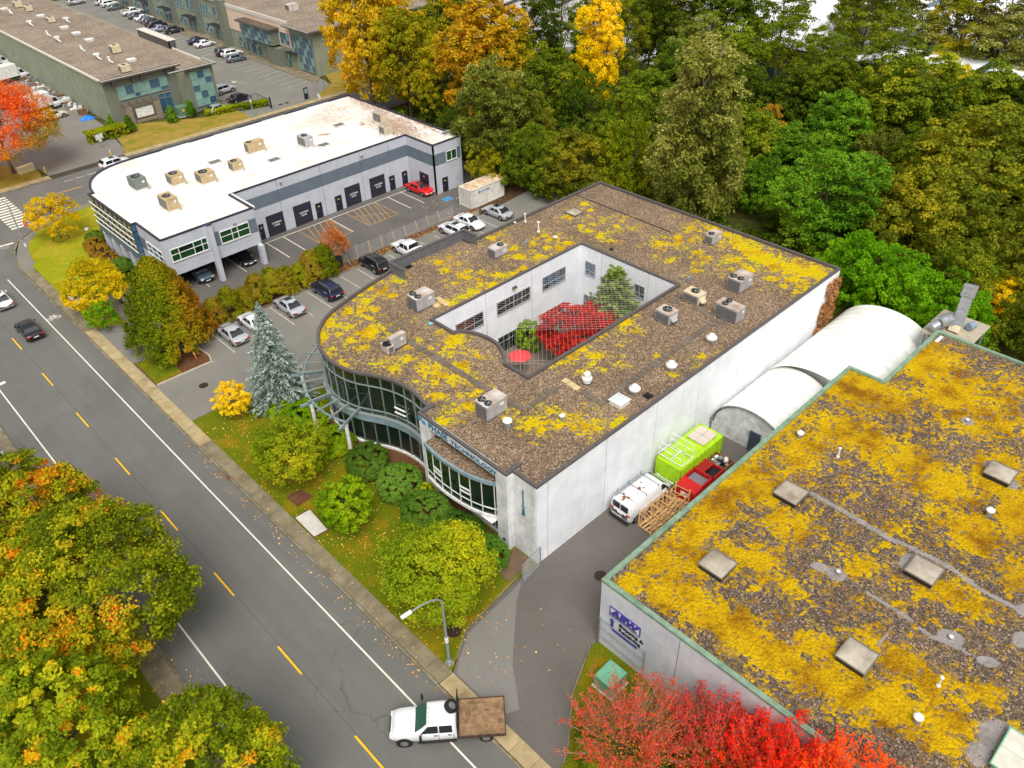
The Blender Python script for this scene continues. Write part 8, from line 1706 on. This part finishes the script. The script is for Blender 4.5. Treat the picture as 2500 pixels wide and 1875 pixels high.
# ---- thin orange tree by the fence
def twiggy(x, y, h, r, pl, label, n=70, leaf=.14, per=42, z=.1, lean=(0, 0), rt=.1, vase=.55, tipc=True, name='ornamental_tree', cat='tree', start=.3, spread_pow=.7, bark=BARKP, wleaf=.0):
    """upswept fine branches with leaves set along them"""
    b = MB(); P = []; N = []; D = []; cr = []
    fork = Vector((lean[0]*.3, lean[1]*.3, h*.22)); b.tube((0, 0, -.1), fork, rt, rt*.8, 8, 0, False); base = R.random()
    for i in range(n):
        a = R.uniform(0, 6.283); sp = R.uniform(0, 1)**spread_pow; hh = h*(1-.45*sp*sp)*R.uniform(.72, 1.0)
        e = Vector((math.cos(a)*r*sp+lean[0], math.sin(a)*r*sp+lean[1], hh)); m1 = fork.lerp(e, .45)+Vector((math.cos(a)*r*sp*.22, math.sin(a)*r*sp*.22, -h*.05*sp))
        pts = [fork+Vector((0, 0, R.uniform(-.1, .3)*h*.3)), m1, e]
        def cu(t_): 
            q0 = pts[0].lerp(pts[1], t_); q1 = pts[1].lerp(pts[2], t_); return q0.lerp(q1, t_)
        pr = cu(0)
        for s in range(1, 6): q = cu(s/5); b.tube(pr, q, rt*.28*(1-.17*(s-1)), rt*.28*(1-.17*s)+.004, 4, 0, False); pr = q
        cvb = R.uniform(-.12, .12); tw = []
        for s in range(7):
            t_ = R.uniform(start, .95); q = cu(t_); L = r*.34*(1.1-t_)+.12*r*R.random(); aa = a+R.uniform(-1.4, 1.4); e2 = q+Vector((math.cos(aa)*L*.6, math.sin(aa)*L*.6, L*R.uniform(.5, 1.1))); b.tube(q, e2, .012, .005, 3, 0, False); tw.append((q, e2, t_))
        for s in range(per):
            if R.random() < .4: t_ = R.uniform(start, 1)**.7; q = cu(t_); tt = t_
            else: q0, q1, tb = R.choice(tw); u_ = R.random(); q = q0.lerp(q1, u_); tt = tb+.12*u_
            P.append(q+Vector((R.gauss(0, .09), R.gauss(0, .09), R.gauss(0, .09)))*(1+r*.03)); dd = (e-m1).normalized()+Vector((R.gauss(0, .6), R.gauss(0, .6), R.gauss(0, .4))); D.append(dd.normalized()); N.append(Vector((R.gauss(0, 1), R.gauss(0, 1), abs(R.gauss(0, 1))+.3)).normalized())
            cr.append(min(1, max(0, (.18+.82*(tt-start)/(1-start))*(q.z/h*.45+.6)+cvb)) if tipc else R.random())
    me = leafmesh('leaves', np.array(P), np.array(N), leaf, np.array(cr), NR.uniform(0, 1, len(P)), Lm[pl], .6, np.array(D))
    return tree(name, x, y, z, b.mesh('branches', bark), me, label, cat, None, 0, kids=('branches', 'leaves'))
twiggy(45.0, 76.2, 7.0, 2.0, 'rust', 'thin rusty orange tree by the chain link fence', 46, .17, 60, lean=(-1.5, .8), rt=.12, tipc=False)
twiggy(20.9, 13.6, 7.4, 4.5, 'crimson', 'red and gold upswept tree beside the driveway and grey wall', 150, .14, 80, rt=.2, start=.18); twiggy(24.0, 9.6, 7.2, 3.9, 'crimson', 'red and orange upswept tree against the grey warehouse wall', 130, .15, 105, rt=.18, start=.18)
twiggy(24.3, 6.2, 8.8, 3.8, 'scarlet', 'brilliant scarlet tree at the warehouse wall', 150, .16, 140, rt=.2, start=.25); twiggy(24.6, 3.2, 10.0, 3.9, 'scarlet', 'flame red tree crowding the warehouse roof edge', 150, .16, 140, rt=.2, start=.25); twiggy(24.6, .4, 10.6, 3.9, 'scarlet', 'tallest scarlet tree rising above the green roof edge', 150, .16, 140, rt=.2, start=.25); twiggy(21.0, 8.0, 5.2, 3.4, 'scarlet', 'orange scarlet tree between the two upswept trees', 80, .17, 100, rt=.15, start=.2)
for i, (x, y, r, h) in enumerate(((20.2, 15.0, 1.6, 1.8), (22.5, 12.2, 1.8, 2.0), (24.6, 7.6, 1.6, 1.8), (20.2, 11.0, 1.5, 1.7))): shrub(x, y, r, h, 'green', 'green bush growing under the red upswept trees', grp='bushes under the red trees', leaf=.18, lob=.25, nl=60, name='green_bush')
p = G(1490, 1660, .6); t = empty('utility_box', (p.x, p.y, .1), 0, 'mint green utility box half hidden by red leaves', 'utility box'); b = MB(); b.box(-.8, .8, -.7, .7, .08, 1.2); b.build('cabinet', GRF, t, bevel=.04); b = MB(); b.box(-.9, .9, -.8, .8, 0, .08); b.build('pad', CONC, t)
# ---- dead vine on the end of the long wall
K = 110; C = np.stack([NR.uniform(67.3, 69.6, K), np.full(K, 27.86), NR.uniform(1.5, 6.9, K)], 1); C[:, 0] += -.25*(5-C[:, 2])*.5+.3; C = C[(C[:, 0] < 69.8) & (C[:, 0] > 66.2)]
me = clumps(C, .42, 70, .15, leafmat('dead vine leaves', [(.1, S(110, 70, 40)), (.5, S(156, 104, 66)), (.9, S(178, 130, 90))], .1), 'leaves', np.array([68.5, 29, 4]), .1, .8, flat=1.0)
me.transform(Matrix.Identity(4)); o = link('dead_vine', me); tag(o, 'brown dried vine clinging to the far end of the long white wall', 'vine')
# ---- fallen leaves
P = []; 
def litter(x0, x1, y0, y1, n, z):
    for _ in range(n): P.append((R.uniform(x0, x1), R.uniform(y0, y1), z))
litter(17.7, 24.5, 28.5, 61, 420, .135); litter(15.4, 16.2, 25, 60, 160, .012); litter(16.5, 17.5, 20, 60, 70, .14); litter(17.7, 26, 21, 27, 30, .05); litter(-8, 4, 24, 60, 700, .14); litter(3.0, 6.2, 24, 62, 260, .13); litter(60, 76, 77, 84, 220, .075); litter(28, 70, 27, 27.9, 20, .05); litter(17.7, 26, 92, 115, 120, .135); litter(44, 66, 75.4, 76.8, 320, .16); litter(56, 70, 96, 110, 260, ZL+.02)
for px, py, n, s in ((720, 1160, 160, 2.6), (1080, 1500, 200, 3.2), (860, 1300, 90, 2.2), (575, 1030, 60, 1.6)):
    q = G(px, py)
    for _ in range(n): P.append((q.x+R.gauss(0, s*.6), q.y+R.gauss(0, s*.6), .135))
P = np.array([p for p in P if not (p[2] == .135 and p[0] < 17.65)]); n = len(P); N = ru(n)*.35+np.array([0, 0, 1]); N /= np.linalg.norm(N, axis=1, keepdims=True)
me = leafmesh('fallen_leaves', P, N, .15, NR.uniform(0, 1, n), NR.uniform(0, 1, n), leafmat('fallen leaf', [(.1, S(150, 84, 40)), (.5, S(214, 150, 70)), (.8, S(232, 190, 90)), (.95, S(236, 210, 160))], .1))
tag(link('fallen_leaves', me), 'fallen autumn leaves scattered over lawns, kerbs and yards', 'leaves', None, 'stuff')
